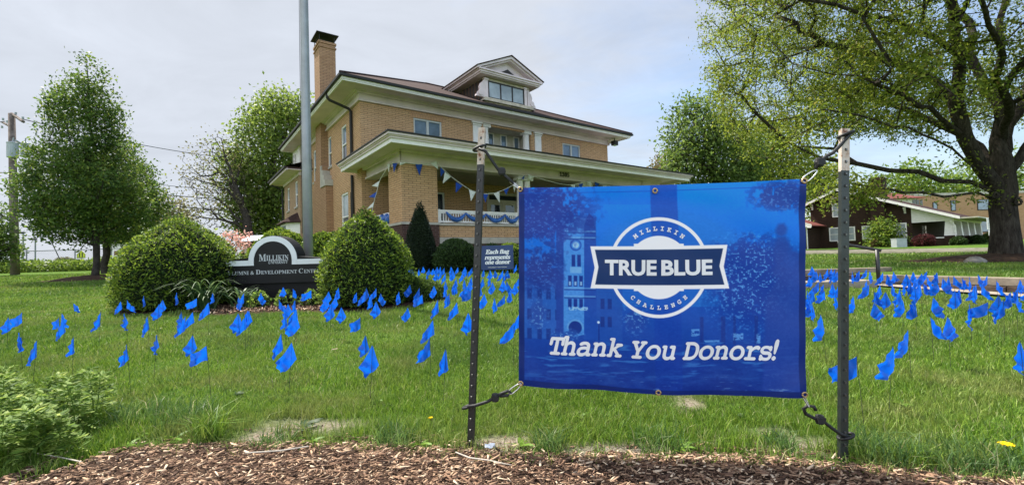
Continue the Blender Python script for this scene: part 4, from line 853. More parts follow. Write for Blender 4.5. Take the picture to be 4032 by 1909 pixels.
# ---- swags on the railing
def swag(label, P, sags, r=.075):
    """P: list of hang points; satin hanging in a scallop between each pair"""
    th = thing('fabric_swag', label, 'swag', P[0], group='blue satin swags on the porch railing'); o_ = np.array(P[0])
    for i, (a, b_) in enumerate(zip(P[:-1], P[1:])):
        pts = []; rr = []
        for k in range(13):
            f = k / 12; pts.append(a + (b_ - a) * f - np.array([0, 0, sags[i] * 4 * f * (1 - f)]) - o_); rr.append(r * (.28 + .9 * math.sin(math.pi * f) ** .7))
        m = MB(); m.tube(pts, rr, 10); nv = len(m.v); m.v = [(x, y, z + .012 * math.sin(9 * j)) for j, (x, y, z) in enumerate(m.v)]; m.build('drape', 'bluesatin', th, smooth=True)
pr_ = lambda u, z: h2w(u, PV + .12, z)
swag('blue satin swag in scallops along the front porch railing', [pr_(1.95, 1.70), pr_(2.78, 1.68), pr_(3.7, 1.68), pr_(4.6, 1.68), pr_(5.3, 1.66)], [.27, .24, .26, .26])
ql = lambda v_, z: h2w(.3, v_, z)
swag('bunched blue satin swag over the side porch railing', [ql(-.1, 1.66), ql(-.5, 1.72), ql(-.95, 1.70), ql(-1.4, 1.74), ql(-1.9, 1.72), ql(-2.36, 1.74)], [.25, .22, .28, .22, .25], .13)

# ================================================================== BANNER ON TWO POSTS
DL, DR = 2.2, 1.99
BC = [dep(2043, 740, DL), dep(3172, 705, DR), dep(3172, 1562, DR), dep(2043, 1515, DL)]      # TL TR BR BL
bn = np.cross(BC[1] - BC[0], BC[3] - BC[0]); bn /= np.linalg.norm(bn)
if bn[1] > 0: bn = -bn                                                              # towards the viewer
def bsurf(s, t_, lift=0.):
    s = np.asarray(s, float)[..., None]; t_ = np.asarray(t_, float)[..., None]
    P = (BC[0] * (1 - s) + BC[1] * s) * (1 - t_) + (BC[3] * (1 - s) + BC[2] * s) * t_
    sag = np.sin(np.pi * np.clip(s, 0, 1)); P = P - np.array([0, 0, 1.]) * (.008 * sag * (1 - t_) + .014 * sag * t_ + .004 * np.sin(s * 15) * t_ ** 4)
    w = .016 * np.sin(np.pi * s) * np.sin(np.pi * t_) + .0035 * np.sin(t_ * 46 + 1.5 * np.sin(s * 5)) * np.exp(-t_ * 7) * sag + .0035 * np.sin(s * 31 + t_ * 9) * np.exp(-(1 - t_) * 6) + .0018 * np.sin(s * 22 - t_ * 27)
    w = w + .008 * np.sin(26 * (s + t_)) * np.exp(-6 * (s + t_)) + .008 * np.sin(26 * (1 - s + t_)) * np.exp(-6 * (1 - s + t_)) + .006 * np.sin(24 * (s + 1 - t_)) * np.exp(-6 * (s + 1 - t_)) + .006 * np.sin(24 * (2 - s - t_)) * np.exp(-6 * (2 - s - t_)) + .004 * np.sin(t_ * 18 + s * 4) * sag * (t_ < .35) * (1 - t_ / .35)
    return P + bn * (w + lift)
src_ = np.array([(2043, 740), (3172, 705), (3172, 1562), (2043, 1515)], float); dst_ = np.array([(0, 0), (1, 0), (1, 1), (0, 1)], float)
A_ = []
for (x, y), (u, v) in zip(src_, dst_): A_ += [[x, y, 1, 0, 0, 0, -u * x, -u * y], [0, 0, 0, x, y, 1, -v * x, -v * y]]
hh = np.linalg.solve(np.array(A_), dst_.ravel()); HM = np.append(hh, 1).reshape(3, 3); HI = np.linalg.inv(HM)
def hom(H, x, y):
    d = H[2, 0] * x + H[2, 1] * y + H[2, 2]; return (H[0, 0] * x + H[0, 1] * y + H[0, 2]) / d, (H[1, 0] * x + H[1, 1] * y + H[1, 2]) / d
NU, NV = 640, 480
S_, T_ = np.meshgrid(np.linspace(0, 1, NU), np.linspace(0, 1, NV), indexing='ij'); X_, Y_ = hom(HI, S_, T_)
def mixc(base, col_, f): return base + (np.array(col_, float) - base) * np.clip(f, 0, 1)[..., None]
def soft(d, w=1.6): return np.clip(.5 - d / w, 0, 1)                                  # d<0 inside
def boxd(x0, x1, y0, y1): return np.maximum(np.maximum(x0 - X_, X_ - x1), np.maximum(y0 - Y_, Y_ - y1))
def circ(cx_, cy_, r): return np.hypot(X_ - cx_, Y_ - cy_) - r
def polyd(pts):
    n = len(pts); d = np.full(X_.shape, 1e9); ins = np.zeros(X_.shape, bool)
    for i in range(n):
        (x0, y0), (x1, y1) = pts[i], pts[(i + 1) % n]; ex, ey = x1 - x0, y1 - y0
        t2 = np.clip(((X_ - x0) * ex + (Y_ - y0) * ey) / (ex * ex + ey * ey), 0, 1); d = np.minimum(d, np.hypot(X_ - x0 - ex * t2, Y_ - y0 - ey * t2))
        c2 = (y0 > Y_) != (y1 > Y_); ins ^= c2 & (X_ < (x1 - x0) * (Y_ - y0) / (y1 - y0 + 1e-9) + x0)
    return np.where(ins, -d, d)
# printed picture: a duotone campus view, sky, trees, a clock tower, lawn
f1, f2, f3 = fbm(X_ / 42, Y_ / 42, 21, 5), fbm(X_ / 15, Y_ / 15, 22, 4), fbm(X_ / 8, Y_ / 6, 23, 3)
g = np.clip((Y_ - 740) / 800, 0, 1); im = np.zeros(X_.shape + (3,))
for k, (a, b_, c_) in enumerate(zip((10, 130, 242), (32, 92, 192), (26, 52, 138))): im[..., k] = np.where(g < .45, a + (b_ - a) * g / .45, b_ + (c_ - b_) * (g - .45) / .55)
im = mixc(im, (44, 118, 205), .55 * soft(circ(2640, 1130, 330), 60) * (Y_ < 1200))
im = mixc(im, (30, 95, 200), .35 * soft(np.abs(X_ - 2450) - 200, 120) * (Y_ < 800))
# lower buildings and lawn
im = mixc(im, (52, 98, 185), soft(boxd(2060, 2222, 1115, 1330), 3) * (.55 + .4 * f2)); im = mixc(im, (40, 82, 172), soft(boxd(2345, 2450, 1120, 1335), 3) * .8)
for cx_ in (2085, 2125, 2160, 2195):
    for y0 in (1135, 1215, 1290): im = mixc(im, (28, 55, 138), soft(boxd(cx_ - 9, cx_ + 9, y0, y0 + 42), 3) * .8)
for cx_ in (2372, 2400):
    for y0 in (1170, 1240): im = mixc(im, (24, 52, 135), soft(boxd(cx_ - 8, cx_ + 8, y0, y0 + 40), 3) * .8)
im = mixc(im, (86, 134, 205), soft(boxd(2060, 2222, 1112, 1120), 3) * .6)
# clock tower
im = mixc(im, (80, 138, 216), soft(polyd([(2219, 850), (2228, 845), (2345, 860), (2345, 1300), (2219, 1330)]), 3) * (.75 + .3 * f3)); im = mixc(im, (34, 78, 172), soft(polyd([(2300, 880), (2346, 850), (2350, 1330), (2300, 1330)]), 3)); im = mixc(im, (40, 70, 160), soft(boxd(2190, 2219, 900, 1330), 4) * .9)
im = mixc(im, (32, 66, 158), soft(polyd([(2302, 880), (2318, 835), (2336, 850), (2344, 900)]), 4))
for y0 in (905, 985 - 55, 1128, 1160): im = mixc(im, (120, 165, 220), soft(boxd(2222, 2345, y0, y0 + 5), 3) * .65); im = mixc(im, (26, 58, 145), soft(boxd(2222, 2345, y0 + 6, y0 + 11), 3) * .7)
im = mixc(im, (36, 84, 178), soft(np.abs(circ(2267, 962, 20)) - 3, 3)); im = mixc(im, (150, 188, 230), soft(circ(2267, 962, 12), 3)); im = mixc(im, (120, 165, 222), soft(boxd(2245, 2290, 1048, 1072), 3) * .8)
for cx_ in (2258, 2280):
    im = mixc(im, (24, 56, 145), soft(boxd(cx_ - 7, cx_ + 7, 1000, 1046), 3))
for cx_ in (2244, 2266, 2288):
    im = mixc(im, (24, 56, 145), soft(boxd(cx_ - 7, cx_ + 7, 1082, 1124), 3)); im = mixc(im, (24, 56, 145), soft(boxd(cx_ - 7, cx_ + 7, 1172, 1205), 3)); im = mixc(im, (165, 195, 232), soft(boxd(cx_ - 4, cx_ + 4, 1105, 1120), 3) * .8)
im = mixc(im, (28, 58, 142), soft(circ(2265, 1285, 26), 3)); im = mixc(im, (110, 155, 215), soft(np.abs(circ(2265, 1285, 30)) - 3, 3) * (Y_ < 1290) * .7); im = mixc(im, (150, 185, 228), soft(boxd(2240, 2315, 1203, 1217), 3) * (f3 > .45) * .8)
# tree foliage as speckle
def speckle(mask, dark, light, th=.5):
    global im
    im = mixc(im, dark, np.clip((f2 * .6 + f1 * .4 - th + .06 + (mask - .5) * .5) * 7, 0, 1) * np.clip(mask * 1.6, 0, 1)); im = mixc(im, light, np.clip((f3 - .60) * 7, 0, 1) * np.clip(mask * 1.3, 0, 1) * .7)
speckle(np.clip(1.15 - np.hypot((X_ - 2110) / 280, (Y_ - 830) / 190), 0, 1), (42, 66, 158), (66, 110, 198), .44)
speckle(np.clip(1.0 - np.hypot((X_ - 2130) / 130, (Y_ - 1060) / 150), 0, 1), (36, 62, 150), (70, 118, 200), .42)
speckle(np.clip(1.2 - np.hypot((X_ - 2960) / 205, (Y_ - 1100) / 215), 0, 1) * sst(880, 930, Y_), (30, 66, 160), (112, 172, 236), .38)
speckle(np.clip(1.2 - np.hypot((X_ - 3090) / 165, (Y_ - 770) / 75), 0, 1), (46, 76, 166), (84, 132, 208), .44)
speckle(np.clip(1.1 - np.hypot((X_ - 2500) / 62, (Y_ - 1245) / 75), 0, 1), (38, 74, 165), (120, 166, 222), .4); speckle(np.clip(1.1 - np.hypot((X_ - 2120) / 50, (Y_ - 1240) / 75), 0, 1), (44, 78, 165), (110, 155, 214), .4)
speckle(np.clip(1.1 - np.hypot((X_ - 2230) / 75, (Y_ - 1315) / 30), 0, 1), (40, 82, 170), (116, 160, 220), .38)
for x0, w_ in ((2760, 12), (2845, 15), (2890, 9), (2975, 11)): im = mixc(im, (34, 56, 140), soft(boxd(x0 - w_ * .6, x0 + w_ * .6, 1240, 1350), 5) * .7)
for x0, y0, w_, h_ in ((2735, 1300, 16, 28), (2905, 1320, 20, 26), (2985, 1330, 8, 40), (2800, 1335, 30, 8)): im = mixc(im, (110, 160, 225), soft(boxd(x0 - w_, x0 + w_, y0 - h_ / 2, y0 + h_ / 2), 3) * (f3 > .42) * .7)
im = mixc(im, (30, 58, 145), soft(np.abs(X_ - 2358) - 2.5, 3) * ((Y_ > 1265) & (Y_ < 1340))); im = mixc(im, (190, 210, 235), soft(circ(2356, 1262, 5), 3))
# lawn, drive, dark column, seated statue
im = mixc(im, (62, 112, 192), np.clip((fbm(X_ / 70, Y_ / 9, 31, 3) - .57) * 6, 0, 1) * sst(1330, 1345, Y_) * (1 - sst(1440, 1520, Y_)) * .8); im = mixc(im, (50, 82, 165), np.clip((fbm(X_ / 60, Y_ / 20, 33, 4) - .42) * 2.5, 0, 1) * sst(1400, 1450, Y_) * .6)
im = mixc(im, (22, 62, 165), soft(np.abs(X_ - 2612 - (Y_ - 740) * .03) - 53, 5) * (.62 - .3 * g))
st = np.maximum.reduce([soft(polyd([(3050, 905), (3062, 882), (3085, 880), (3098, 898), (3094, 922), (3078, 934), (3058, 928)]), 14), soft(polyd([(3058, 930), (3092, 930), (3120, 985), (3160, 1000), (3168, 1560), (3000, 1560), (3012, 1180), (3040, 1130), (3060, 1095), (3036, 1080), (3056, 1040), (3044, 985)]), 16)])
im = mixc(im, (46, 72, 160), st * .8)
im = mixc(im, (130, 160, 210), np.clip((fbm(X_ / 40 + Y_ / 60, Y_ / 7, 41, 4) - .70) * 9, 0, 1) * sst(1420, 1560, Y_) * .6)
im = im + (f3[..., None] - .5) * 10
# hem
im = mixc(im, (20, 42, 112), np.maximum.reduce([soft(X_ - 2065, 3), soft(3146 - X_, 3), soft((1490 + (X_ - 2043) * .042 + 8 * np.sin(np.pi * S_)) - Y_, 3)]) * .85); im = mixc(im, (30, 80, 185), soft(np.abs(T_ - .028) * 900 - 2, 2) * .7)
# emblem
navy, wht = (31, 56, 112), (228, 226, 232)
band_o = [(2324, 966), (2861, 960), (2847, 1045), (2868, 1131), (2325, 1130), (2341, 1049)]; band_i = [(2342, 979), (2844, 974), (2830, 1043), (2849, 1116), (2343, 1115), (2356, 1046)]
dc = circ(2592, 1046, 0); im = mixc(im, (28, 88, 190), soft(dc - 183, 2) * soft(123 - dc, 2) * .35)
im = mixc(im, wht, soft(np.abs(dc - 189.5) - 6.5)); im = mixc(im, wht, soft(np.minimum(dc - 123, np.maximum(np.abs(X_ - 2592) - 98, np.abs(Y_ - 1046) - 92)))); im = mixc(im, wht, soft(polyd(band_o))); im = mixc(im, navy, soft(polyd(band_i)))
lum_ = im.mean(-1, keepdims=True); keep_ = ((im[..., 0] > 150) & (im[..., 1] > 150))[..., None]; im = np.where(keep_, im, (im - 95) * 1.3 + 95 + np.array([5., 10., -2.])); im = np.clip(im, 0, 255) / 255; im = np.where(im <= .04045, im / 12.92, ((im + .055) / 1.055) ** 2.4); im = np.where(keep_, im, im * .70)
idx = np.arange(NU * NV).reshape(NU, NV); q = np.stack([idx[:-1, :-1], idx[1:, :-1], idx[1:, 1:], idx[:-1, 1:]], -1).reshape(-1, 4)
bm_ = npmesh('banner_cloth', bsurf(S_, T_).reshape(-1, 3), q, smooth=True); ca = bm_.color_attributes.new('print', 'FLOAT_COLOR', 'POINT')
ca.data.foreach_set('color', np.concatenate([im, np.ones((NU, NV, 1))], -1).astype(np.float32).ravel())
t = NT('printed_banner_vinyl'); at = t.n('VertexColor', layer_name='print'); t.col(at.outputs[0]); t.set(.42, .3); t.bump(t.noise(t.tex('Object'), 9, 3), .12, .02)
tr = t.n('BsdfTranslucent'); t.l(at.outputs[0], tr.inputs[0]); mx = t.n('MixShader'); mx.inputs[0].default_value = .2; t.l(t.b.outputs[0], mx.inputs[1]); t.l(tr.outputs[0], mx.inputs[2]); t.l(mx.outputs[0], t.out.inputs[0])
ban = thing('banner', 'large blue printed banner reading TRUE BLUE and Thank You Donors, strung between two posts', 'banner', BC[3] * .5 + BC[2] * .5)
off = -np.array(ban.location); bm_.transform(Matrix.Translation(ban.location).inverted()); link('banner_cloth', bm_, t.m, ban)
def print_text(v, f, place, name='lettering', mat='bright', lift=.003):
    """v: flat lettering; place: function (x,y) -> photo point on the banner's face"""
    px, py = place(v[:, 0], v[:, 1]); s, t_ = hom(HM, px, py); P = bsurf(s, t_, lift) + off + bn * v[:, 2:3]
    me = bpy.data.meshes.new(name); me.from_pydata([tuple(p) for p in P], [], f); me.update(); return link(name, me, mat, ban)
def straight(x0, x1, yb0, yb1, cap):
    def mk(v):
        lo, hi = v.min(0), v.max(0); k = (x1 - x0) / (hi[0] - lo[0])
        return lambda x, y: (x0 + (x - lo[0]) * k, (yb0 + (yb1 - yb0) * (x - lo[0]) / (hi[0] - lo[0])) - y * cap)
    return mk
v, f = text_mesh('TRUE', offset=.037, spacing=1.0); print_text(v, f, straight(2381, 2583, 1075, 1075, 80)(v)); v, f = text_mesh('BLUE', offset=.037, spacing=1.0); print_text(v, f, straight(2601, 2802, 1075, 1074, 80)(v))
v, f = slab_text('Thank You Donors!', .004, .24); print_text(v, f, straight(2164, 3066, 1388, 1412, 112)(v))
def arc_text(body, R, a0, a1, size, top, c0=(2592, 1046)):
    """letters along a circle, set out on the cloth"""
    n = len(body)
    for i, chx in enumerate(body):
        v, f = slab_text(chx, .002, th=.032); a = math.radians(a0 + (a1 - a0) * i / (n - 1)); w = (v[:, 0].min() + v[:, 0].max()) / 2
        def pl_(x, y, a=a, w=w):
            lx, ly = (x - w) * size, y * size
            if top: ex, ey = math.cos(a), math.sin(a); r_ = R + ly; return c0[0] + r_ * ey + lx * ex, c0[1] - r_ * ex + lx * ey
            r_ = R - ly; return c0[0] + r_ * math.sin(a) + lx * math.cos(a), c0[1] + r_ * math.cos(a) - lx * math.sin(a)
        yield v, f, pl_
def merged(items, name):
    V, Fc = [], []
    for v, f, pl_ in items: k = len(V); px, py = pl_(v[:, 0], v[:, 1]); s, t_ = hom(HM, px, py); V += [tuple(p) for p in bsurf(s, t_, .003) + off + bn * v[:, 2:3]]; Fc += [tuple(i + k for i in q) for q in f]
    me = bpy.data.meshes.new(name); me.from_pydata(V, [], Fc); me.update(); return link(name, me, 'bright', ban)
merged(arc_text('MILLIKIN', 144, -37, 37, 27, True), 'lettering'); merged(arc_text('CHALLENGE', 163, -41, 41, 25, False), 'lettering')
for px, py in ((2049, 745), (3165, 713), (3166, 1548), (2051, 1508), (2578, 746), (2592, 1542)):
    s, t_ = hom(HM, px, py); p = bsurf(np.clip(s, .006, .994), np.clip(t_, .008, .99), .003) + off; m = MB(); a_ = unit(np.cross(bn, [0, 0, 1.])); b_ = np.cross(bn, a_)
    m.tube([p + .010 * (a_ * math.cos(q) + b_ * math.sin(q)) for q in np.linspace(0, 2 * math.pi, 17)], .0042, 6); m.build('grommet', 'brass', ban, smooth=True)
# posts: T-section steel, studs on the face
def tpost(base, top, label, face_yaw, shaft, studface=True):
    base, top = np.asarray(base, float), np.asarray(top, float); ax = unit(top - base); H = np.linalg.norm(top - base); fx = np.array([math.cos(face_yaw), math.sin(face_yaw), 0]); fx = unit(fx - ax * (fx @ ax)); fy = np.cross(ax, fx)   # fy points away from the viewer
    if fy[1] < 0: fy = -fy
    th = thing('fence_post', label, 'post', base, group='steel posts holding the banner')
    def sec(z0, z1, nm, mt, g_=0.):
        w, t_, d_ = .0185 + g_, .0045 + g_, .036; pr = [(-w, -g_), (w, -g_), (w, t_), (.004, t_), (.004, d_), (-.004, d_), (-.004, t_), (-w, t_)]; m = MB(); n = len(pr); nz = 12
        vs = [fx * a + fy * b_ + ax * (z0 + (z1 - z0) * k / nz) for k in range(nz + 1) for a, b_ in pr]; m.add(vs, [tuple(range(n))[::-1], tuple(nz * n + k for k in range(n))] + [(j * n + k, j * n + (k + 1) % n, (j + 1) * n + (k + 1) % n, (j + 1) * n + k) for j in range(nz) for k in range(n)])
        return m.build(nm, mt, th)
    tipz = H - .19; sh_ = sec(-.3, tipz, 'post_shaft', shaft); sec(tipz, H, 'painted_tip', 'posttip', .0006)
    m = MB(); z = .02
    while z < H - .02:
        c_ = fx * 0 + fy * -.001 + ax * z
        vs = [c_ + fx * a + ax * b_ + fy * d_ for a, b_, d_ in ((-.0042, -.0065, 0), (.0042, -.0065, 0), (.0042, .0065, 0), (-.0042, .0065, 0), (-.0028, -.004, -.006), (.0028, -.004, -.006), (.0028, .004, -.006), (-.0028, .004, -.006))]
        m.add(vs, [(4, 5, 6, 7), (0, 1, 5, 4), (1, 2, 6, 5), (2, 3, 7, 6), (3, 0, 4, 7)]); z += .0546
    me_ = sh_.data; so_ = m.build('stud', 'stud'); n0 = len(me_.polygons); b2_ = MB(); b2_.v = [tuple(v.co) for v in me_.vertices]; b2_.f = [tuple(p.vertices) for p in me_.polygons]; b2_.add(m.v, m.f); bpy.data.objects.remove(so_); o2 = b2_.build('post_shaft', shaft, th); o2.data.materials.append(M['stud'])
    for p in o2.data.polygons[n0:]: p.material_index = 1
    bpy.data.objects.remove(sh_); o2.name = 'post_shaft'
    return base, ax, H
pLb = grp(1851, 1752); pLt = dep(1896, 502, pLb[1]); pRb = grp(3325, 1818); pRt = dep(3330, 506, pRb[1])
tpost(pLb, pLt, 'left dark steel fence post with chipped white tip, leaning slightly right', math.radians(-28), 'postblack'); tpost(pRb, pRt, 'right upright dark green steel fence post with rusty white tip', math.radians(4), 'postgreen')
# bungee cords with clips
def cord(label, pts, d0, d1, clip, ball, post_px, pd):
    """pts: photo points from post to hook; depth runs from d0 at the post to d1 at the banner"""
    P = [dep(x, y, d0 + (d1 - d0) * i / (len(pts) - 1)) for i, (x, y) in enumerate(pts)]; th = thing('bungee_cord', label, 'bungee cord', P[0], group='bungee cords tying the banner to its posts'); o_ = P[0]
    m = MB(); m.tube([p - o_ for p in P], .0078, 8); c_ = dep(*post_px, pd + .012) ; rr = .030
    tilt = .35
    m.tube([c_ - o_ + np.array([rr * math.cos(a), rr * .85 * math.sin(a), tilt * rr * math.cos(a + .3)]) for a in np.linspace(0, 2 * math.pi, 19)], .0070, 8); m.build('cord', 'rubber', th, smooth=True)
    if ball is not None:
        b_ = dep(*ball, (d0 + d1) / 2) - o_; m = MB(); m.lathe([(.004, -.022), (.016, -.018), (.020, 0), (.016, .018), (.004, .022)], 0, 0, 12); m.v = [(x + b_[0], y + b_[1], z + b_[2]) for x, y, z in m.v]; m.box(b_[0] - .016, b_[0] + .016, b_[1] - .019, b_[1] - .004, b_[2] - .012, b_[2] + .012); m.build('cord_lock', 'rubber', th, smooth=False)
    if clip:
        (x0, y0), (x1, y1), w_ = clip; a_, b_ = dep(x0, y0, d1) - o_, dep(x1, y1, d1 - .006) - o_; ax = b_ - a_; pp = np.cross(ax, [0, 1, 0]); pp = unit(pp) * w_ * .5; L2 = []
        for k in range(25):
            a = 2 * math.pi * k / 24; L2.append((a_ + b_) / 2 - ax * .5 * np.sign(math.cos(a)) * abs(math.cos(a)) ** .8 + pp * math.sin(a) * (.75 + .25 * math.cos(a)))
        m = MB(); m.tube(L2, .0030, 8); m.build('carabiner', 'chrome', th, smooth=True)
cord('black bungee cord with block clip at the top left corner of the banner', [(1885, 586), (1912, 596), (1935, 630), (1962, 668), (1985, 690), (2003, 705), (2022, 725)], DL, DL, ((2006, 711), (2046, 744), .012), (1976, 676), (1888, 584), pLb[1])
cord('twisted black bungee cord looped over the top of the right post', [(3355, 519), (3332, 545), (3300, 582), (3280, 602), (3255, 615), (3232, 632), (3212, 664)], DR, DR, ((3162, 714), (3216, 672), .034), (3226, 640), (3330, 530), pRb[1])
cord('black bungee cord at the bottom left corner with open aluminium carabiner', [(1840, 1600), (1870, 1596), (1920, 1580), (1952, 1562), (1975, 1548), (2000, 1538), (2012, 1545), (2000, 1556), (1968, 1558)], DL, DL, ((2004, 1548), (2052, 1510), .03), (1950, 1564), (1846, 1598), pLb[1])
cord('black bungee hook at the bottom right corner of the banner', [(3352, 1722), (3310, 1708), (3270, 1680), (3235, 1652), (3205, 1645), (3172, 1628), (3164, 1608), (3180, 1596), (3205, 1600), (3212, 1614)], DR, DR, ((3157, 1549), (3187, 1603), .010), (3228, 1650), (3330, 1716), pRb[1])

# ================================================================== MARKER FLAGS
def flag_mesh(A, B, C, D, fold, ph, k=1.0):
    """limp plastic flag: A wire top, B foot of the stitched edge, C and D the free corners (x outwards, z up)"""
    n = 11; V = []; Q = []; fold *= .68
    for i in range(n):
        a = i / (n - 1)
        for j in range(n):
            b_ = j / (n - 1); p = [(A[q] * (1 - a) + D[q] * a) * (1 - b_) + (B[q] * (1 - a) + C[q] * a) * b_ for q in (0, 1)]; w = (a + b_) * .5
            cr = 1 - 2 * abs(((a * 2.1 + b_ * .7 + ph) % 1) - .5) * 2; cr2 = math.sin(7 * a - 4 * b_ + ph * 5)
            y = fold * (.016 * cr * (.15 + a) + .010 * cr2 * w + .018 * math.sin(3 * a + ph * 6) * a); x = p[0] + .006 * fold * math.sin(9 * b_ + ph * 9) * a; z = p[1] + .008 * fold * math.sin(6 * a + ph * 4) * b_ - .012 * math.sin(math.pi * a) * (1 - b_) * fold
            V.append((x * k, y * k, z * k))
    for i in range(n - 1):
        for j in range(n - 1): q = i * n + j; Q.append((q, q + 1, q + n + 1, q + n))
    return npmesh('flag_cloth', V, Q, smooth=False)
kinds = [('drooping', flag_mesh((0, 0), (-.012, -.115), (.10, -.185), (.072, -.105), 1.0, .13)), ('drooping', flag_mesh((0, 0), (.0, -.11), (.112, -.165), (.082, -.088), 1.2, .47)), ('tented', flag_mesh((0, 0), (-.038, -.11), (.022, -.175), (.066, -.118), 1.1, .71)), ('narrow', flag_mesh((.0, 0), (-.012, -.135), (.05, -.15), (.030, -.045), 1.2, .29)), ('narrow', flag_mesh((0, 0), (-.022, -.125), (.028, -.165), (.032, -.10), 1.0, .83)), ('spread', flag_mesh((0, 0), (.006, -.105), (.112, -.145), (.128, -.062), 1.1, .55)), ('spread', flag_mesh((0, 0), (.0, -.10), (.118, -.12), (.10, -.042), 1.4, .06)), ('tented', flag_mesh((0, 0), (-.030, -.105), (.052, -.18), (.078, -.11), 1.4, .37)), ('drooping', flag_mesh((0, 0), (-.006, -.12), (.07, -.20), (.068, -.13), 1.3, .92)), ('tented', flag_mesh((0, 0), (-.05, -.12), (.01, -.16), (.052, -.14), 1.5, .19))]
for _, me in kinds: me.materials.append(M['flag'])
mw = MB(); mw.tube([(0, 0, -.40), (.001, 0, -.2), (0, 0, .003)], .0013, 4); wmesh = mw.build('wire_stake', 'wire'); wdata = wmesh.data; bpy.data.objects.remove(wmesh)
FL = []
def addf(ox, oy, sc_, pts, side=-1):
    for p in pts:
        sd_f = p[2] if len(p) > 2 else side; FL.append((ox + p[0] / sc_, oy + p[1] / sc_, sd_f, p[3] if len(p) > 3 else None))
Rr, Nn = 1, 3
addf(0, 1080, 3.05, [(85, 505), (265, 455, -1, 5), (272, 690, -1, 3), (395, 790, -1, 0), (765, 455, 1, 4), (710, 510, -1, 5), (795, 530), (910, 345, 1, 6), (1190, 440), (1465, 320), (1520, 305, 1), (1535, 460, -1, 7), (1790, 500), (870, 730, -1, 4), (1570, 830, -1, 1), (1745, 255, -1, 3), (1840, 725, -1, 7)])
addf(600, 1080, 3.05, [(130, 300), (45, 350), (305, 215, -1, 3), (540, 285, -1, 5), (740, 210, -1, 4), (670, 335), (345, 435, -1, 2), (378, 495), (485, 445), (1090, 220), (1050, 270), (1285, 215, 1, 7), (1555, 150), (1715, 165, 1, 3), (1535, 290, 1), (1660, 350), (1700, 290, -1, 4), (1020, 465, -1, 2), (1115, 510), (1138, 435), (1185, 425, -1, 3), (1590, 440, -1, 4), (1725, 405), (1697, 485, -1, 7), (455, 725), (700, 850, -1, 6), (1580, 705), (1625, 820, -1, 7)])
addf(1200, 1080, 2.773, [(72, 170, -1, 6), (255, 182), (375, 140, -1, 3), (240, 250), (335, 245), (267, 315), (430, 350, -1, 2), (605, 465, -1, 5), (545, 195, -1, 3), (685, 140), (640, 180), (710, 218, -1, 4), (785, 148), (822, 205, 1), (797, 290, -1, 2), (1035, 185, -1, 3), (1130, 112, -1, 7), (1235, 140), (1305, 218, -1, 6), (1430, 120), (1455, 270), (1520, 130, -1, 4), (1550, 65, -1, 4), (1565, 205, -1, 3), (1640, 105, -1, 3), (1105, 355, -1, 7), (1380, 497), (1365, 690, -1, 1), (1495, 805, -1, 4), (655, 650, -1, 2), (700, 770, -1, 2)])
addf(1580, 1030, 3.8125, [(130, 82), (150, 80, 1), (275, 105, -1, 4), (330, 70), (405, 98), (395, 175, -1, 3), (465, 98), (525, 72), (525, 155), (600, 72), (605, 140), (655, 90), (650, 165), (760, 70), (775, 98), (790, 140), (865, 78), (945, 75), (915, 155), (980, 115), (1040, 95), (1065, 85), (1235, 115, -1, 3), (1330, 215, -1, 4), (1250, 240), (1325, 122), (1420, 122), (1515, 122), (1600, 122, 1), (1582, 138), (1735, 35), (1395, 305, -1, 7), (1545, 265), (1600, 295, 1, 7), (1745, 250), (1738, 320), (1663, 415, -1, 3), (1260, 480), (1420, 535, -1, 4), (1550, 495, -1, 1), (1190, 340, -1, 4), (800, 335, -1, 4), (842, 250, -1, 3), (960, 255, -1, 4), (952, 370), (1050, 225, -1, 3), (1045, 290, -1, 7), (1025, 430, -1, 5), (708, 475, -1, 4), (835, 600), (1008, 760, -1, 2), (1760, 720), (1665, 915, -1, 1)])
addf(3160, 1030, 3.8125, [(132, 65), (200, 140, -1, 7), (265, 155, -1, 4), (108, 210), (385, 95), (420, 98), (478, 105), (528, 145), (745, 140, -1, 4), (830, 125, -1, 3), (972, 110), (1018, 135, 1), (1182, 155), (1235, 180, 1, 3), (1365, 140), (1400, 145, 1), (238, 300), (300, 330, -1, 3), (345, 435, -1, 6), (105, 425, -1, 4), (155, 425), (130, 560, -1, 3), (455, 325), (550, 320), (508, 465, -1, 4), (552, 480, -1, 4), (325, 790, -1, 7), (780, 505), (977, 260), (978, 340, -1, 1), (1190, 330), (1310, 315, 1), (1092, 440, 1, 3), (1252, 450, -1, 2), (1112, 610, 1, 2), (1478, 560, -1, 7), (1682, 565, -1, 3), (1452, 390), (1502, 285, -1, 4), (1700, 370, -1, 2), (1580, 180), (1585, 270, -1, 4), (1782, 330), (1632, 150, 1), (1705, 240), (1790, 175), (150, 580, -1, 4)])
addf(3560, 1030, 3.814, [(315, 140), (345, 190, 1), (505, 150, -1, 3), (595, 245, 1), (647, 215, -1, 4), (740, 210, 1), (885, 235, 1, 3), (1015, 225), (1112, 185, 1), (1252, 205, -1, 1), (1385, 255, 1), (1720, 265, 1), (1790, 340), (1700, 390, -1, 3), (1665, 460, 1), (1597, 445, -1, 3), (1172, 320, 1), (1078, 340), (1045, 360), (508, 285, -1, 7), (325, 305, 1, 3), (877, 395, -1, 3), (745, 430, -1, 2), (1382, 500, -1, 2), (1462, 565), (982, 620), (1245, 610, -1, 5), (412, 525, 1, 7), (408, 820, 1, 1), (655, 825, 1, 2), (250, 320)])
addf(3100, 950, 1.2725, [(366, 577, -1, 5), (489, 520, -1, 7), (607, 443, -1, 1), (1176, 500, -1, 2)])
place = []
for i, (px, py, sd_f, kd) in enumerate(FL):
    hgt = .355 + .05 * (_h(i, 3, 2) - .5); p = gr(px, py, hgt); place.append((px, py, sd_f, kd, p, hgt))
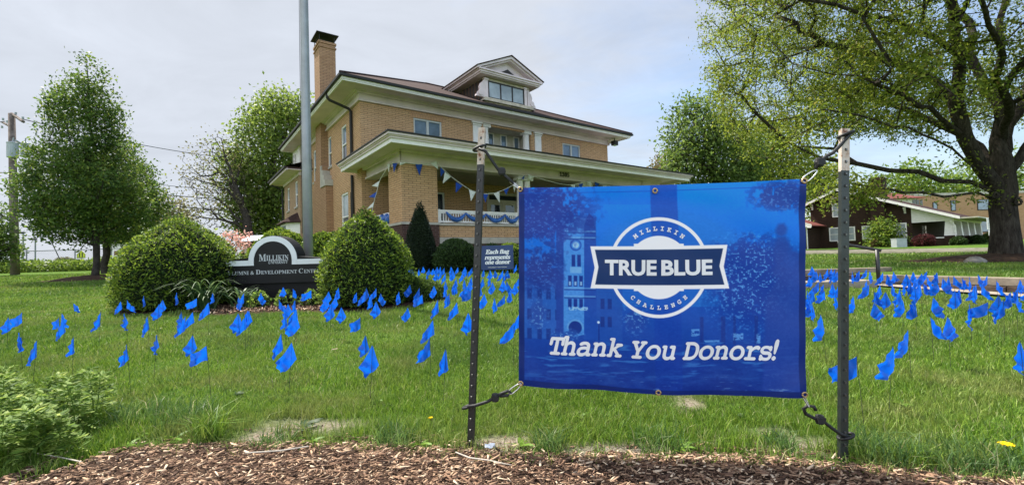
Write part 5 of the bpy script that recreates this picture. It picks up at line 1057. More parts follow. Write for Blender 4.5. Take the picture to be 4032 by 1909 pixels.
def zone(px): return 0 if px < 1850 else (1 if px < 2060 else (2 if px < 3300 else 3))
ZN = ['left of the banner', 'between left post and banner', 'between banner and right post', 'right of both posts']
bands = [3.3, 4.6, 6.0, 7.6, 9.2, 99]; RW = ['nearest', 'second nearest', 'third nearest', 'fourth nearest', 'second farthest', 'farthest']
ORD = ['first', 'second', 'third', 'fourth', 'fifth', 'sixth', 'seventh', 'eighth', 'ninth', 'tenth', 'eleventh', 'twelfth', 'thirteenth', 'fourteenth', 'fifteenth', 'sixteenth', 'seventeenth', 'eighteenth', 'nineteenth', 'twentieth'] + [f'{k}th' for k in range(21, 60)]
rows_ = {}
for k, q in enumerate(place): rows_.setdefault((zone(q[0]), int(np.searchsorted(bands, q[4][1]))), []).append(k)
for (zn, rw), ks in rows_.items():
    ks.sort(key=lambda k: place[k][0])
    for o_i, k in enumerate(ks):
        px, py, sd_f, kd, p, hgt = place[k]; ki = kd if kd is not None else (0, 1, 2, 8, 9, 7, 0, 8)[int(_h(k, 9, 4) * 8)]; ad, me = kinds[ki]
        lab = f'{ad} blue flag {ZN[zn]}, ' + (f'alone in the {RW[rw]} row' if len(ks) == 1 else f'{ORD[o_i]} from left in {RW[rw]} row')
        th = thing('marker_flag', lab, 'flag', (p[0], p[1], float(G(p[0], p[1]))), group='blue marker flags in the lawn')
        yw = (_h(k, 1, 1) - .5) * .9 + (math.pi if sd_f < 0 else 0); tl = (_h(k, 2, 5) - .5) * .16; top_ = Vector((0, 0, hgt))
        th.rotation_euler = ((_h(k, 6, 8) - .5) * .12, tl, 0)
        c_ = bpy.data.objects.new('flag_cloth', me); COL.objects.link(c_); c_.parent = th; c_.location = top_; sz = 1.06 + .26 * (_h(k, 4, 4) - .4); c_.scale = (sz, sz, sz); c_.rotation_euler = (0, 0, yw)
        w_ = bpy.data.objects.new('wire_stake', wdata); COL.objects.link(w_); w_.parent = th; w_.location = top_

# ================================================================== MONUMENT SIGN, FLAGPOLE, YARD SIGN
SD = 7.75
s0 = dep(1075, 1022, SD); mpx = SD / F; zt = s0[2]; zb = dep(1075, 1114, SD)[2]; gz_ = float(G(s0[0], SD)); hw = 197 * mpx; ra, ri = 95.7 * mpx, 75 * mpx; bw_ = 21 * mpx
sign = thing('monument_sign', 'black arched entrance sign with white border between two clipped yews', 'sign', (s0[0], SD, gz_)); Z0 = gz_
zc = zt - .012
def arch(r, n=24): return [(r * math.cos(a), zc - Z0 + r * math.sin(a)) for a in np.linspace(0, math.pi, n)]
m = MB(); pr = [(-hw, zb - Z0), (hw, zb - Z0), (hw, zt - Z0)] + [(x, z) for x, z in arch(ra + .008) if z > zt - Z0] + [(-hw, zt - Z0)]; m.prism(pr, 'y', 0, .30); m.build('body', 'blackpaint', sign)
m = MB(); m.prism([(-hw + .1, .0), (hw - .1, .0), (hw - .1, zb - Z0 - .002), (-hw + .1, zb - Z0 - .002)], 'y', .09, .22); m.build('base', 'blackpaint', sign)
m = MB(); y0, y1 = -.012, -.001
m.box(-hw, -ra + .002, y0, y1, zt - bw_ - Z0, zt - Z0 - .004); m.box(ra - .002, hw, y0, y1, zt - bw_ - Z0, zt - Z0 - .004)
A1, A2 = arch(ra), arch(ri)
for k in range(len(A1) - 1): m.prism([A1[k], A1[k + 1], A2[k + 1], A2[k]], 'y', y0, y1)
m.box(-ra, -ri, y0, y1, zt - bw_ - Z0, zc - Z0 + .001); m.box(ri, ra, y0, y1, zt - bw_ - Z0, zc - Z0 + .001); m.build('border', 'signwhite', sign)
def sign_text(parts, name='lettering'):
    V, Fc = [], []
    for body, x0, x1, yb, cap, base_, shear in parts:
        v, f = text_mesh(math_text(body, base_) if base_ else body, shear=shear, offset=.004); lo, hi = v.min(0), v.max(0); k = len(V)
        V += [(((x0 - 1075) + (a - lo[0]) / (hi[0] - lo[0]) * (x1 - x0)) * mpx, -.006, dep(1075, yb, SD)[2] - Z0 + b_ * cap * mpx) for a, b_ in v[:, :2]]; Fc += [tuple(i + k for i in q) for q in f]
    me = bpy.data.meshes.new(name); me.from_pydata(V, [], Fc); me.update(); return link(name, me, 'letter', sign)
X = lambda x: 860 + x / 3.8125
sign_text([('M', X(610), X(718), 1027, 40, SERIF, 0), ('ILLIKIN', X(722), X(1055), 1025, 30, SERIF, 0)]); sign_text([('UNIVERSITY', X(755), X(1050), 1038, 18, SERIF, .25)])
sign_text([('A', X(120), X(188), 1078, 25, SERIF, 0), ('LUMNI', X(200), X(455), 1078, 20, SERIF, 0), ('&', X(480), X(535), 1078, 20, None, 0), ('D', X(562), X(632), 1078, 26, SERIF, 0), ('EVELOPMENT', X(640), X(1180), 1078, 20, SERIF, 0), ('C', X(1205), X(1270), 1078, 26, SERIF, 0), ('ENTER', X(1282), X(1520), 1078, 20, SERIF, 0)])
pb = dep(1214, 1010, 8.7); fp = thing('flagpole', 'tall tapering grey metal flagpole rising behind the black arched sign', 'flagpole', (pb[0], 8.7, float(G(pb[0], 8.7))))
m = MB(); m.tube([(0, 0, 0), (0, 0, 3.0), (0, 0, 6.5), (0, 0, 10.5)], [.092, .086, .074, .05], 20); m.build('pole', 'steel', fp, smooth=True)
m = MB(); m.lathe([(.15, 0), (.15, .05), (.11, .08), (.10, .16)], 0, 0, 18); m.build('base_collar', 'steel', fp); m = MB(); m.tube([(-.098, -.02, 1.2), (-.088, -.03, 5), (-.06, -.02, 10.4)], .005, 5); m.build('halyard', 'wire', fp); m = MB(); m.lathe([(.01, 10.48), (.08, 10.56), (.10, 10.62), (.08, 10.69), (.01, 10.75)], 0, 0, 16); m.build('finial', 'brass', fp)
ys = dep(1959, 1061, 8.4); yg = float(G(ys[0], 8.4)); yd = thing('yard_sign', 'small navy yard sign with white script standing behind the flags', 'sign', (ys[0], 8.4, yg))
k_ = 8.4 / F; w2, z0_, z1_ = 64 * k_, ys[2] - yg, dep(1959, 966, 8.4)[2] - yg
m = MB(); m.box(-w2, w2, 0, .008, z0_, z1_); m.build('board', 'navy', yd); m = MB(); m.tube([(-w2 * .5, .004, -.1), (-w2 * .5, .004, z0_ + .05)], .005, 5); m.tube([(w2 * .5, .004, -.1), (w2 * .5, .004, z0_ + .05)], .005, 5); m.build('wire_frame', 'wire', yd)
V, Fc = [], []
for body, x0, x1, yb, cap, bs, off_ in (('Each flag', -46, 49, 32.5, 24, SERIF, .02), ('represents', -50, 52, 54.0, 24, SERIF, .02), ('one donor', -48, 52, 73.0, 24, SERIF, .02), ('MILLIKIN UNIVERSITY', -38, 38, 87, 4.2, SERIF, 0)):
    v, f = text_mesh(math_text(body, bs), offset=off_, spacing=.92, shear=.22 if cap > 10 else 0); lo, hi = v.min(0), v.max(0); k = len(V); V += [((x0 + (a - lo[0]) / (hi[0] - lo[0]) * (x1 - x0)) * k_, -.004, z1_ - (yb - b_ * cap) * k_) for a, b_ in v[:, :2]]; Fc += [tuple(i + k for i in q) for q in f]
me = bpy.data.meshes.new('lettering'); me.from_pydata(V, [], Fc); me.update(); link('lettering', me, 'bright', yd)

# ================================================================== SHRUBS NEAR THE HOUSE
def gp(x, y): return (x, y, float(G(x, y)))
yp = [(0, .80), (.12, .88), (.45, .93), (.75, .87), (.95, .78), (1.12, .62), (1.32, .35), (1.46, .16), (1.54, .02)]
make_bush('clipped_yew', 'large clipped yew shrub left of the black arched sign', gp(-5.78, 7.75), yp, 15000, 'yew', .062, .30, seed=3, lump=.13, depth=.15, ow=.9, lumpf=4.)
make_bush('clipped_yew', 'cone-shaped clipped yew shrub right of the black arched sign', gp(-2.42, 7.38), [(0, .64), (.15, .72), (.44, .76), (.82, .68), (1.03, .56), (1.28, .34), (1.44, .15), (1.55, .02)], 12500, 'yew', .060, .30, seed=4, lump=.11, depth=.15, ow=.9, lumpf=4.)
make_bush('juniper', 'low spreading green juniper at the foot of the right yew', gp(-1.72, 7.62), [(0, .42), (.08, .48), (.2, .42), (.3, .25), (.37, .03)], 5200, 'juniper', .05, .25, seed=5, lump=.22, sx=1.2, sy=.8, ow=1.5)
make_bush('dwarf_spruce', 'narrow dark conical spruce against the brick porch pillar', gp(-2.82, 13.75), [(0, .34), (.1, .46), (.5, .52), (.9, .45), (1.3, .33), (1.7, .20), (2.0, .10), (2.16, .01)], 9000, 'spruce', .07, .3, seed=6, lump=.16)
make_bush('boxwood', 'round dark green shrub beside the conical spruce below the porch', gp(-1.72, 13.5), [(0, .52), (.2, .66), (.5, .68), (.75, .52), (.92, .25), (.98, .02)], 7000, 'box', .07, .45, seed=7, lump=.14)
make_bush('boxwood', 'dark low shrub under the porch wall partly behind the yard sign', gp(-.62, 13.4), [(0, .45), (.3, .55), (.6, .42), (.8, .05)], 4000, 'box', .07, .45, seed=8, lump=.14)
make_bush('boxwood', 'yellow-green shrub under the porch wall at the banner edge', gp(-.08, 12.6), [(0, .4), (.3, .5), (.65, .42), (.82, .05)], 4500, 'lime', .065, .45, seed=9, lump=.14)
make_bush('hydrangea', 'bright green leafy shrub along the left house wall behind the arch', gp(-6.8, 13.2), [(0, .7), (.4, .95), (.9, .8), (1.25, .4), (1.38, .05)], 5000, 'lime', .13, .55, seed=10, lump=.22)
make_bush('hydrangea', 'bright green leafy shrub right of the flagpole by the house wall', gp(-5.55, 13.4), [(0, .6), (.4, .8), (.8, .7), (1.15, .35), (1.28, .05)], 4200, 'lime', .13, .55, seed=11, lump=.22)
make_bush('hydrangea', 'dark green leafy shrub beneath the bay window', gp(-8.0, 15.5), [(0, .8), (.5, 1.0), (1.0, .8), (1.4, .3), (1.5, .05)], 4200, 'green', .13, .55, seed=12, lump=.22)
# strap-leaved clump and low ground plants before the sign
def straps(x, y, n, L, label, name='daylily', mat='lily'):
    V, Q = [], []
    for i in range(n):
        a = rng.uniform(0, 6.28); l = L * rng.uniform(.6, 1.15); w = rng.uniform(.010, .018); el = rng.uniform(1.05, 1.5); k = len(V); mm = 8; bx_, by_ = rng.normal(0, .07, 2)
        for j in range(mm + 1):
            f = j / mm; r_ = l * (f * math.cos(el) + .42 * f ** 2.4); z = l * (f * math.sin(el) - .55 * f ** 3); ww = w * (1 - f ** 3) + .001
            for sg in (-1, 1): V.append((bx_ + r_ * math.cos(a) - sg * ww * math.sin(a), by_ + r_ * math.sin(a) + sg * ww * math.cos(a), max(z, .01)))
        Q += [(k + 2 * j, k + 2 * j + 1, k + 2 * j + 3, k + 2 * j + 2) for j in range(mm)]
    o = link(name, npmesh(name, V, Q), mat); o.location = gp(x, y); return tag(o, label, 'plant')
straps(-4.92, 7.15, 64, .92, 'tall arching strap-leaved clump between the left yew and the sign'); straps(-4.42, 7.3, 34, .62, 'smaller strap-leaved clump in front of the black sign')
for x, y, lab in ((-4.15, 7.3, 'small leafy plant in the dark bed under the sign, left one'), (-3.75, 7.35, 'small leafy plant under the middle of the black sign'), (-3.3, 7.3, 'small leafy plant beside the right yew under the sign')):
    make_bush('ground_plant', lab, gp(x, y), [(0, .13), (.1, .17), (.22, .08), (.26, .01)], 240, 'weed', .06, .5, seed=int(-x * 100), lump=.3, core=.4, group='small leafy plants in the bed under the sign')
n = 1500; x = rng.uniform(-5.2, -2.8, n); y = rng.uniform(6.75, 7.6, n); k = bedmask(x, y) > .7; x, y = x[k], y[k]
tag(link('leaf_litter', leaves_mesh('leaf_litter', np.stack([x, y, G(x, y) + .012], 1), .045, .6, up=3), 'chips'), 'brown leaf litter and chips in the bed under the sign', 'litter', kind='stuff')
# mulch rings round trees
def mring(x, y, r_, h, label):
    V, Q = [], []; na, nr = 40, 8
    for i in range(nr + 1):
        f = i / nr
        for k in range(na): a = 2 * math.pi * k / na; rr_ = r_ * f * (1 + .12 * math.sin(3 * a + x)); xx, yy = x + rr_ * math.cos(a), y + rr_ * .8 * math.sin(a); V.append((xx, yy, float(G(xx, yy)) + h * (1 - f ** 2) + random.uniform(0, .03) - .012))
    Q = [(i * na + k, i * na + (k + 1) % na, (i + 1) * na + (k + 1) % na, (i + 1) * na + k) for i in range(nr) for k in range(na)]
    tag(link('mulch_ring', npmesh('mulch_ring', V, Q, smooth=True), 'soil'), label, 'mulch')
mring(-14.3, 15.3, 1.25, .14, 'ring of dark mulch at the foot of the left tree'); mring(11.95, 10.9, 1.7, .16, 'ring of dark mulch around the big oak trunk')

# ================================================================== STEPS, TIMBER EDGING, HANDRAIL, STREET
def beam(p0, p1, w, z0, z1, label, mat, name='timber'):
    p0, p1 = np.array(p0), np.array(p1); d = unit(p1 - p0); n_ = np.array([-d[1], d[0]]) * w / 2; m = MB(); c_ = (p0 + p1) / 2
    q = [tuple(p - c_) for p in (p0 + n_, p0 - n_, p1 - n_, p1 + n_)]; m.prism(q, 'z', 0, z1 - z0); o = m.build(name, mat); o.location = (c_[0], c_[1], z0); mod = o.modifiers.new('edge', 'BEVEL'); mod.width = .012; mod.segments = 2; return tag(o, label, 'timber', 'timber edging along the walk')
wd = np.array([-.409, .912]); w0 = np.array([7.72, 4.5]) + np.array([.912, .409]) * .06
for k, (a, b_, zt_) in enumerate(((0, 1.95, -.64), (1.96, 3.9, -.64))): beam(w0 + wd * a, w0 + wd * b_, .17, zt_ - .20, zt_, ('long lower edging timber nearest the right frame edge', 'lower edging timber leading to the pale step')[k], 'timber')
for k, (a, b_, zt_) in enumerate(((-.4, 1.4, -.515), (1.41, 3.5, -.515))): beam(w0 + np.array([.912, .409]) * .03 + wd * a, w0 + np.array([.912, .409]) * .03 + wd * b_, .15, zt_ - .122, zt_, ('upper edging timber nearest the right frame edge', 'upper edging timber ending at the handrail')[k], 'timbertop')
beam((4.7, 8.12), (6.0, 8.12), .16, -.66, -.52, 'lower cross timber behind the flags left of the handrail', 'timber'); beam((6.0, 8.1), (7.1, 8.1), .16, -.66, -.52, 'lower cross timber below the handrail', 'timber'); beam((4.9, 8.27), (6.95, 8.27), .16, -.515, -.415, 'upper cross timber across the head of the steps', 'timbertop')
m = MB(); m.box(-.62, .62, -.2, .2, 0, .12); st_ = m.build('stone_step', 'concrete'); st_.location = (5.35, 7.55, -.70); tag(st_, 'pale flat step slab in front of the timbers at the banner edge', 'step')
V, Q = [], []
for k in range(24):
    p = w0 + wd * (-.6 + 4.6 * k / 23)
    for s_ in (-.40, -.06): q = p + np.array([.912, .409]) * s_; V.append((q[0], q[1], -.95 + .0478 * (q[1] - 2) + .025))
Q = [(2 * k, 2 * k + 1, 2 * k + 3, 2 * k + 2) for k in range(23)]
tag(link('path', npmesh('path', V, Q), 'concrete'), kind='structure')
hr = thing('handrail', 'dark pipe handrail beside the timber steps behind the right post', 'handrail', (6.3, 8.0, -.6))
r0, r1 = dep(3306, 958, 7.9), dep(3462, 985, 7.6); o_ = np.array(hr.location)
m = MB(); m.tube([r0 - (r1 - r0) * .06 - o_, r0 - o_, r1 - o_, r1 + (r1 - r0) * .05 - o_], .028, 8); m.build('rail', 'rail', hr, smooth=True)
for p, nm in ((dep(3308, 960, 7.9), 0), (dep(3453, 983, 7.6), 1)):
    m = MB(); m.tube([(p[0] - o_[0], p[1] - o_[1], p[2] - o_[2]), (p[0] - o_[0], p[1] - o_[1], -.75 - o_[2])], .032, 8); m.build('post', 'rail', hr, smooth=True)
def strip(name, u0, u1, mat, dz, v0=-60, v1=70):
    V = []; n_ = 60
    for k in range(n_ + 1):
        for uu in (u0, u1): p = h2w(uu, v0 + (v1 - v0) * k / n_, 0); V.append((p[0], p[1], float(G(p[0], p[1])) + dz))
    return link(name, npmesh(name, V, [(2 * k, 2 * k + 1, 2 * k + 3, 2 * k + 2) for k in range(n_)]), mat)
tag(strip('street', ROAD_U0, ROAD_U1, 'asphalt', .06), kind='structure')
for nm, u0, u1 in (('kerb', ROAD_U1, ROAD_U1 + .18), ('kerb', ROAD_U0 - .22, ROAD_U0)):
    o = strip(nm, u0, u1, 'kerb', .12); mod = o.modifiers.new('t', 'SOLIDIFY'); mod.thickness = .24; mod.offset = -1; tag(o, kind='structure')

# ================================================================== TREES
def px_env(prof, d, cx_, squash=1.0):
    """crown outline measured on the photo at depth d: list of (y, xmin, xmax) -> inside test for points"""
    ys_ = np.array([p[0] for p in prof], float); w = np.array([(p[2] - p[1]) / 2 for p in prof]) * d / F; zc_ = np.array([dep(cx_, y, d)[2] for y in ys_]); mx_ = np.array([dep((p[1] + p[2]) / 2, p[0], d)[0] for p in prof])
    o = np.argsort(zc_); zc_, w, mx_ = zc_[o], w[o], mx_[o]
    def fn(p):
        R = np.interp(p[:, 2], zc_, w, left=0, right=0); c = np.interp(p[:, 2], zc_, mx_)
        return ((p[:, 0] - c) / (R + 1e-6)) ** 2 + ((p[:, 1] - d) / (R * squash + 1e-6)) ** 2 < 1
    fn0 = fn; sc_n = 3.2 / max(w.max(), .1); fn = lambda p: fn0(p) & (fbm(p[:, 0] * sc_n + p[:, 2] * sc_n * .4 + 5, p[:, 2] * sc_n + p[:, 1] * sc_n * .5, 77, 2) > .335)
    lo = (mx_.min() - w.max(), d - w.max() * squash, zc_.min()); hi = (mx_.max() + w.max(), d + w.max() * squash, zc_.max()); return fn, lo, hi
# left pear tree and its neighbour behind
D1 = 15.3; prof = [(215, 320, 345), (250, 285, 385), (300, 245, 415), (350, 210, 430), (424, 185, 470), (540, 150, 495), (643, 110, 535), (746, 60, 590), (823, 75, 570), (880, 120, 530), (926, 170, 490), (960, 260, 420)]
fn, lo, hi = px_env([(y, 345 + (a - 345) * .84, 345 + (b - 345) * .93) for y, a, b in prof], D1, 345, .7); r_ = np.random.default_rng(11); at_ = envelope_points(1250, fn, lo, hi, r_)
tb = grp(372, 1094); tb = np.array([dep(372, 1090, D1)[0], D1, float(G(-14.3, D1))])
make_tree('pear_tree', 'dense pyramid-shaped green tree standing alone on the left lawn', [[tb, dep(372, 900, D1), dep(366, 700, D1), dep(352, 450, D1), dep(342, 260, D1)]] + [[dep(370, y, D1), dep(370 + dx, y - dy, D1 + dz)] for y, dx, dy, dz in ((900, 120, 170, .6), (905, -130, 170, -.5), (880, 40, 190, -1.4), (870, -60, 200, 1.4), (800, 150, 220, -.6), (780, -170, 200, .7), (700, 110, 200, .9), (690, -110, 200, -.9))], at_, .095, 'pear', .10, 46, .16, alpha=.35, seed=21, tip=.006, thin=.02, droop=.5, width=.6, inner=.35, group='pear trees on the left lawn')
D2 = 19.5; prof = [(560, 420, 500), (660, 370, 560), (780, 330, 610), (880, 350, 600), (930, 380, 560), (965, 420, 520)]
fn, lo, hi = px_env(prof, D2, 450); at_ = envelope_points(420, fn, lo, hi, np.random.default_rng(12))
tb = np.array([dep(418, 1070, D2)[0], D2, float(G(dep(418, 1070, D2)[0], D2))])
make_tree('pear_tree', 'smaller pear tree partly hidden behind the pyramid-shaped tree', [[tb, dep(418, 950, D2), dep(430, 800, D2), dep(450, 620, D2)], [dep(420, 940, D2), dep(470, 860, D2), dep(530, 800, D2)]], at_, .13, 'pear', .12, 60, .24, alpha=.3, seed=22, tip=.008, thin=.025, droop=.5, width=.6, group='pear trees on the left lawn')
# the oak on the right
D3 = 10.9
def c4(x, y, d): return dep(2600 + x / 1.109, y / 1.109, d)
ob = np.array([dep(3962, 1030, D3)[0], D3, -.50])
limbs = [[ob, dep(3958, 900, D3), c4(1500, 830, D3), c4(1492, 700, 10.9), c4(1480, 450, 11.0), c4(1490, 250, 11.2), c4(1510, 0, 11.3), c4(1500, -250, 11.5), c4(1490, -500, 11.5)],
         [c4(1480, 830, D3), c4(1400, 730, 10.7), c4(1330, 600, 10.5), c4(1290, 450, 10.3), c4(1310, 250, 10.1), c4(1280, 60, 9.9), c4(1240, -150, 9.7)],
         [c4(1470, 820, D3), c4(1330, 700, 10.6), c4(1200, 610, 10.2), c4(1080, 555, 9.8), c4(950, 530, 9.4), c4(800, 490, 9.0), c4(680, 475, 8.9)],
         [c4(1480, 850, D3), c4(1360, 795, 10.9), c4(1230, 790, 11.1), c4(1130, 750, 11.3), c4(1000, 745, 11.6), c4(860, 715, 12.0), c4(700, 690, 12.2), c4(520, 590, 12.4)],
         [c4(1490, 870, D3), c4(1380, 840, 10.6), c4(1240, 860, 10.2), c4(1150, 840, 10.0), c4(1000, 825, 9.8), c4(840, 800, 9.6), c4(700, 830, 9.4)],
         [c4(1310, 250, 10.1), c4(1200, 165, 9.9), c4(1050, 105, 9.6), c4(900, 70, 9.3), c4(760, 20, 9.1)],
         [c4(1290, 450, 10.3), c4(1180, 340, 10.8), c4(1020, 270, 11.4), c4(860, 220, 11.8), c4(700, 190, 12.2), c4(600, 165, 12.3)],
         [c4(1330, 600, 10.5), c4(1180, 470, 10.0), c4(1010, 400, 9.5), c4(860, 330, 9.2), c4(650, 300, 9.0)],
         [c4(1480, 450, 11.0), c4(1380, 300, 11.8), c4(1350, 100, 12.4), c4(1200, -60, 12.8), c4(1050, -200, 13.0)],
         [c4(1490, 760, 10.9), c4(1400, 640, 11.7), c4(1250, 560, 12.6), c4(1080, 480, 13.2), c4(900, 430, 13.6), c4(700, 400, 13.8)],
         [c4(1500, 780, D3), c4(1600, 640, 10.8), c4(1720, 450, 10.6), c4(1900, 250, 10.4)], [c4(1500, 800, D3), c4(1640, 740, 10.5), c4(1850, 700, 9.8), c4(2100, 640, 9.3)], [c4(1495, 700, D3), c4(1560, 500, 11.6), c4(1640, 300, 12.4), c4(1700, 50, 12.8)],
         [c4(1500, 600, 10.9), c4(1520, 450, 9.9), c4(1500, 250, 8.8), c4(1420, 50, 8.0)], [c4(860, 715, 12.0), c4(760, 650, 12.4), c4(620, 640, 12.8), c4(500, 690, 13.0)], [c4(800, 490, 9.0), c4(660, 560, 9.3), c4(560, 610, 9.5)]]
tx, ty = ob[0], D3
def oak_in(p):
    x, y, z = (p - np.array([tx, ty, 0])).T; rr = np.hypot(x, y * 1.15); px = 2016 + F * p[:, 0] / p[:, 1]; zz_ = np.maximum((z - 6.2) / np.where(z > 6.2, 6.3, 6.6), -1)
    low = 1.2 + 1.9 * sst(7.4, 8.5, p[:, 0]) - .3 * sst(6.5, 5.5, p[:, 0]) + 1.1 * np.clip((y - 2.5) * .5, 0, 1)
    return ((rr / 6.75) ** 2 + zz_ ** 2 < 1) & (z > low) & ((rr / 6.75) ** 2 + zz_ ** 2 > .16) & (fbm(p[:, 0] * .9 + p[:, 2] * .5, p[:, 2] * 1.1 + p[:, 1] * .6, 71, 2) > .41) & (p[:, 1] > 4.3)
at_ = envelope_points(3600, oak_in, (tx - 7.5, ty - 7, .8), (tx + 7.5, ty + 7, 12.6), np.random.default_rng(5))
at_ = np.concatenate([at_, np.array([c4(880 + 60 * a, 845 + 25 * b_, 9.7 + .1 * c_) for a, b_, c_ in np.random.default_rng(2).normal(size=(14, 3))])])
make_tree('oak_tree', 'huge spreading oak with thick dark limbs and young yellow-green leaves at right', limbs, at_, .255, 'oakleaf', .078, 125, .165, bark='bark', alpha=.12, seed=31, tip=.011, thin=.034, width=.5, droop=.3, inner=.45, jit=.16, sag=.02)
for px, py, rr_ in ((3921, 768, .055), (4008, 792, .075)):
    c_ = dep(px, py, D3 - .30); m = MB(); m.tube([c_ - ob + np.array([rr_ * math.cos(a), .02 * math.sin(a * 2), rr_ * 1.1 * math.sin(a)]) for a in np.linspace(0, 2 * math.pi, 15)], .03, 6); k_o = m.build('knot', 'bark', bpy.data.objects['oak_tree'], smooth=True)
rk = np.array([12.3, 11.9]); rm = MB(); vs = []
for i in range(9):
    for k in range(14):
        th_ = math.pi * i / 16; a = 2 * math.pi * k / 14; q = .17 * (1 + .3 * (fbm(np.array([a * .9]), np.array([i * .5]), 3)[0] - .5)); vs.append((q * math.sin(th_ + .02) * math.cos(a) * 1.25, q * math.sin(th_ + .02) * math.sin(a), q * math.cos(th_) * .85))
rm.add(vs, [(i * 14 + k, i * 14 + (k + 1) % 14, (i + 1) * 14 + (k + 1) % 14, (i + 1) * 14 + k) for i in range(8) for k in range(14)]); ro = rm.build('boulder', 'rock', smooth=True); rp = dep(3838, 1022, 10.0); ro.location = (rp[0], rp[1], -.47); tag(ro, 'grey boulder in the mulch at the foot of the oak', 'rock')
# background trees
def bgtree(name, label, trunk, d, prof, cx_, n, base, leaf, size, per, spread, seed, extra=(), alpha=.25, thin=.09, tip=.02, group='background trees', squash=.8, bark='bark2', inner=.2, droop=0.):
    fn, lo, hi = px_env(prof, d, cx_, squash); at_ = envelope_points(n, fn, lo, hi, np.random.default_rng(seed)); b0 = dep(*trunk[0], d); b0[2] = float(G(b0[0], b0[1])) - .05
    make_tree(name, label, [[b0] + [dep(*p, d) for p in trunk[1:]]] + [[dep(x, y, d + z) for x, y, z in l] for l in extra], at_, base, leaf, size, per, spread, bark=bark, alpha=alpha, seed=seed, tip=tip, thin=thin, group=group, inner=inner, droop=droop)
bgtree('catalpa_tree', 'open gnarled tree with sparse pale leaves left of the brick house', [(990, 990), (985, 930), (960, 830), (925, 730), (895, 640), (870, 545)], 34, [(515, 850, 890), (560, 790, 930), (620, 730, 970), (680, 715, 990), (740, 730, 1000), (790, 780, 1010), (850, 730, 1000), (900, 760, 980)], 870, 520, .34, 'catalpa', .20, 3.4, .40, 41,
       extra=[[(980, 925, 0), (930, 880, -1), (860, 862, -1.5), (780, 855, -2), (735, 845, -2)], [(940, 780, 0), (880, 690, 1), (800, 625, 1.5), (740, 600, 2)], [(960, 830, 0), (900, 745, -1), (850, 745, -2), (790, 760, -2)], [(925, 730, 0), (950, 640, 1), (960, 570, 1)], [(860, 862, -1.5), (815, 900, -2), (805, 925, -2)]], tip=.014, alpha=.3)
bgtree('maple_tree', 'tall leafy green tree directly left of the brick house', [(1045, 1000), (1050, 900), (1070, 700), (1090, 500), (1110, 400)], 38, [(365, 1075, 1160), (420, 985, 1230), (480, 970, 1250), (560, 915, 1260), (640, 900, 1260), (720, 900, 1270), (800, 915, 1260), (880, 930, 1250), (960, 960, 1210)], 1070, 900, .40, 'maple', .32, 24, .62, 42, alpha=.3)
bgtree('small_tree', 'low scrubby tree with thin leaves behind the left yew', [(700, 1010), (690, 900), (680, 800)], 40, [(765, 660, 720), (800, 625, 750), (850, 600, 770), (900, 610, 760), (960, 630, 740)], 690, 170, .16, 'catalpa', .28, 8, .5, 43)
bgtree('small_tree', 'green scrubby tree between the pear tree and left yew', [(640, 1010), (640, 900)], 44, [(830, 600, 680), (870, 570, 720), (930, 560, 740), (990, 580, 730)], 640, 200, .16, 'green', .34, 14, .6, 44)
bgtree('elm_tree', 'dark leafy tree behind the right end of the porch roof', [(2880, 960), (2870, 800), (2830, 690), (2790, 600), (2760, 500)], 31, [(385, 2700, 2800), (430, 2660, 2860), (500, 2635, 2900), (570, 2620, 2950), (640, 2625, 2980), (710, 2640, 2990), (790, 2660, 2980), (860, 2700, 2950)], 2790, 900, .32, 'dkgreen', .26, 17, .5, 45, extra=[[(2850, 740, 0), (2760, 640, -1), (2690, 600, -1)], [(2870, 800, 0), (2950, 650, 1), (2980, 520, 1)]], alpha=.2)
bgtree('small_tree', 'pale tan young tree just above the porch roof end', [(2610, 960), (2605, 800), (2600, 680)], 48, [(608, 2590, 2615), (640, 2572, 2640), (690, 2565, 2650), (740, 2570, 2645)], 2605, 140, .15, 'tan', .28, 12, .45, 46)
bgtree('maple_tree', 'yellow-green leafy tree behind the banner top edge', [(3040, 960), (3040, 800), (3030, 650)], 33, [(480, 2960, 3100), (560, 2900, 3160), (640, 2880, 3190), (700, 2890, 3200), (770, 2920, 3190)], 3030, 500, .25, 'oakleaf', .26, 15, .5, 47)
bgtree('maple_tree', 'leafy tree behind the bungalow roof left of its tall chimney', [(3230, 970), (3230, 800)], 62, [(650, 3160, 3300), (710, 3120, 3340), (780, 3120, 3330), (850, 3150, 3300)], 3230, 260, .25, 'oakleaf', .5, 13, .9, 48)
bgtree('maple_tree', 'pale green tree behind the red-roofed house', [(3560, 960), (3560, 800)], 95, [(660, 3500, 3640), (700, 3430, 3720), (760, 3400, 3760), (830, 3420, 3740)], 3570, 260, .3, 'green', .8, 12, 1.3, 49)
bgtree('maple_tree', 'pale green tree beyond the orange brick apartments', [(3900, 960), (3900, 760)], 100, [(600, 3800, 3960), (680, 3760, 4060), (760, 3740, 4100), (820, 3760, 4080)], 3910, 260, .3, 'green', .8, 12, 1.3, 50)
# small trees and shrubs further off
bgtree('dogwood', 'small pink-blossoming dogwood beside the wooden kiosk', [(905, 1030), (905, 1000), (900, 960)], 13.2, [(922, 900, 985), (935, 870, 995), (955, 880, 990), (975, 890, 990), (1000, 895, 940)], 925, 60, .03, 'pink', .085, 14, .10, 51, group=None, tip=.006, thin=.05)
bgtree('small_tree', 'small layered yellow-green tree before the dark brick bungalow', [(3500, 990), (3498, 940), (3492, 880)], 36, [(862, 3475, 3500), (885, 3440, 3520), (910, 3435, 3530), (940, 3430, 3550), (965, 3440, 3575), (980, 3450, 3560)], 3495, 170, .09, 'lime', .22, 14, .32, 52, group=None)
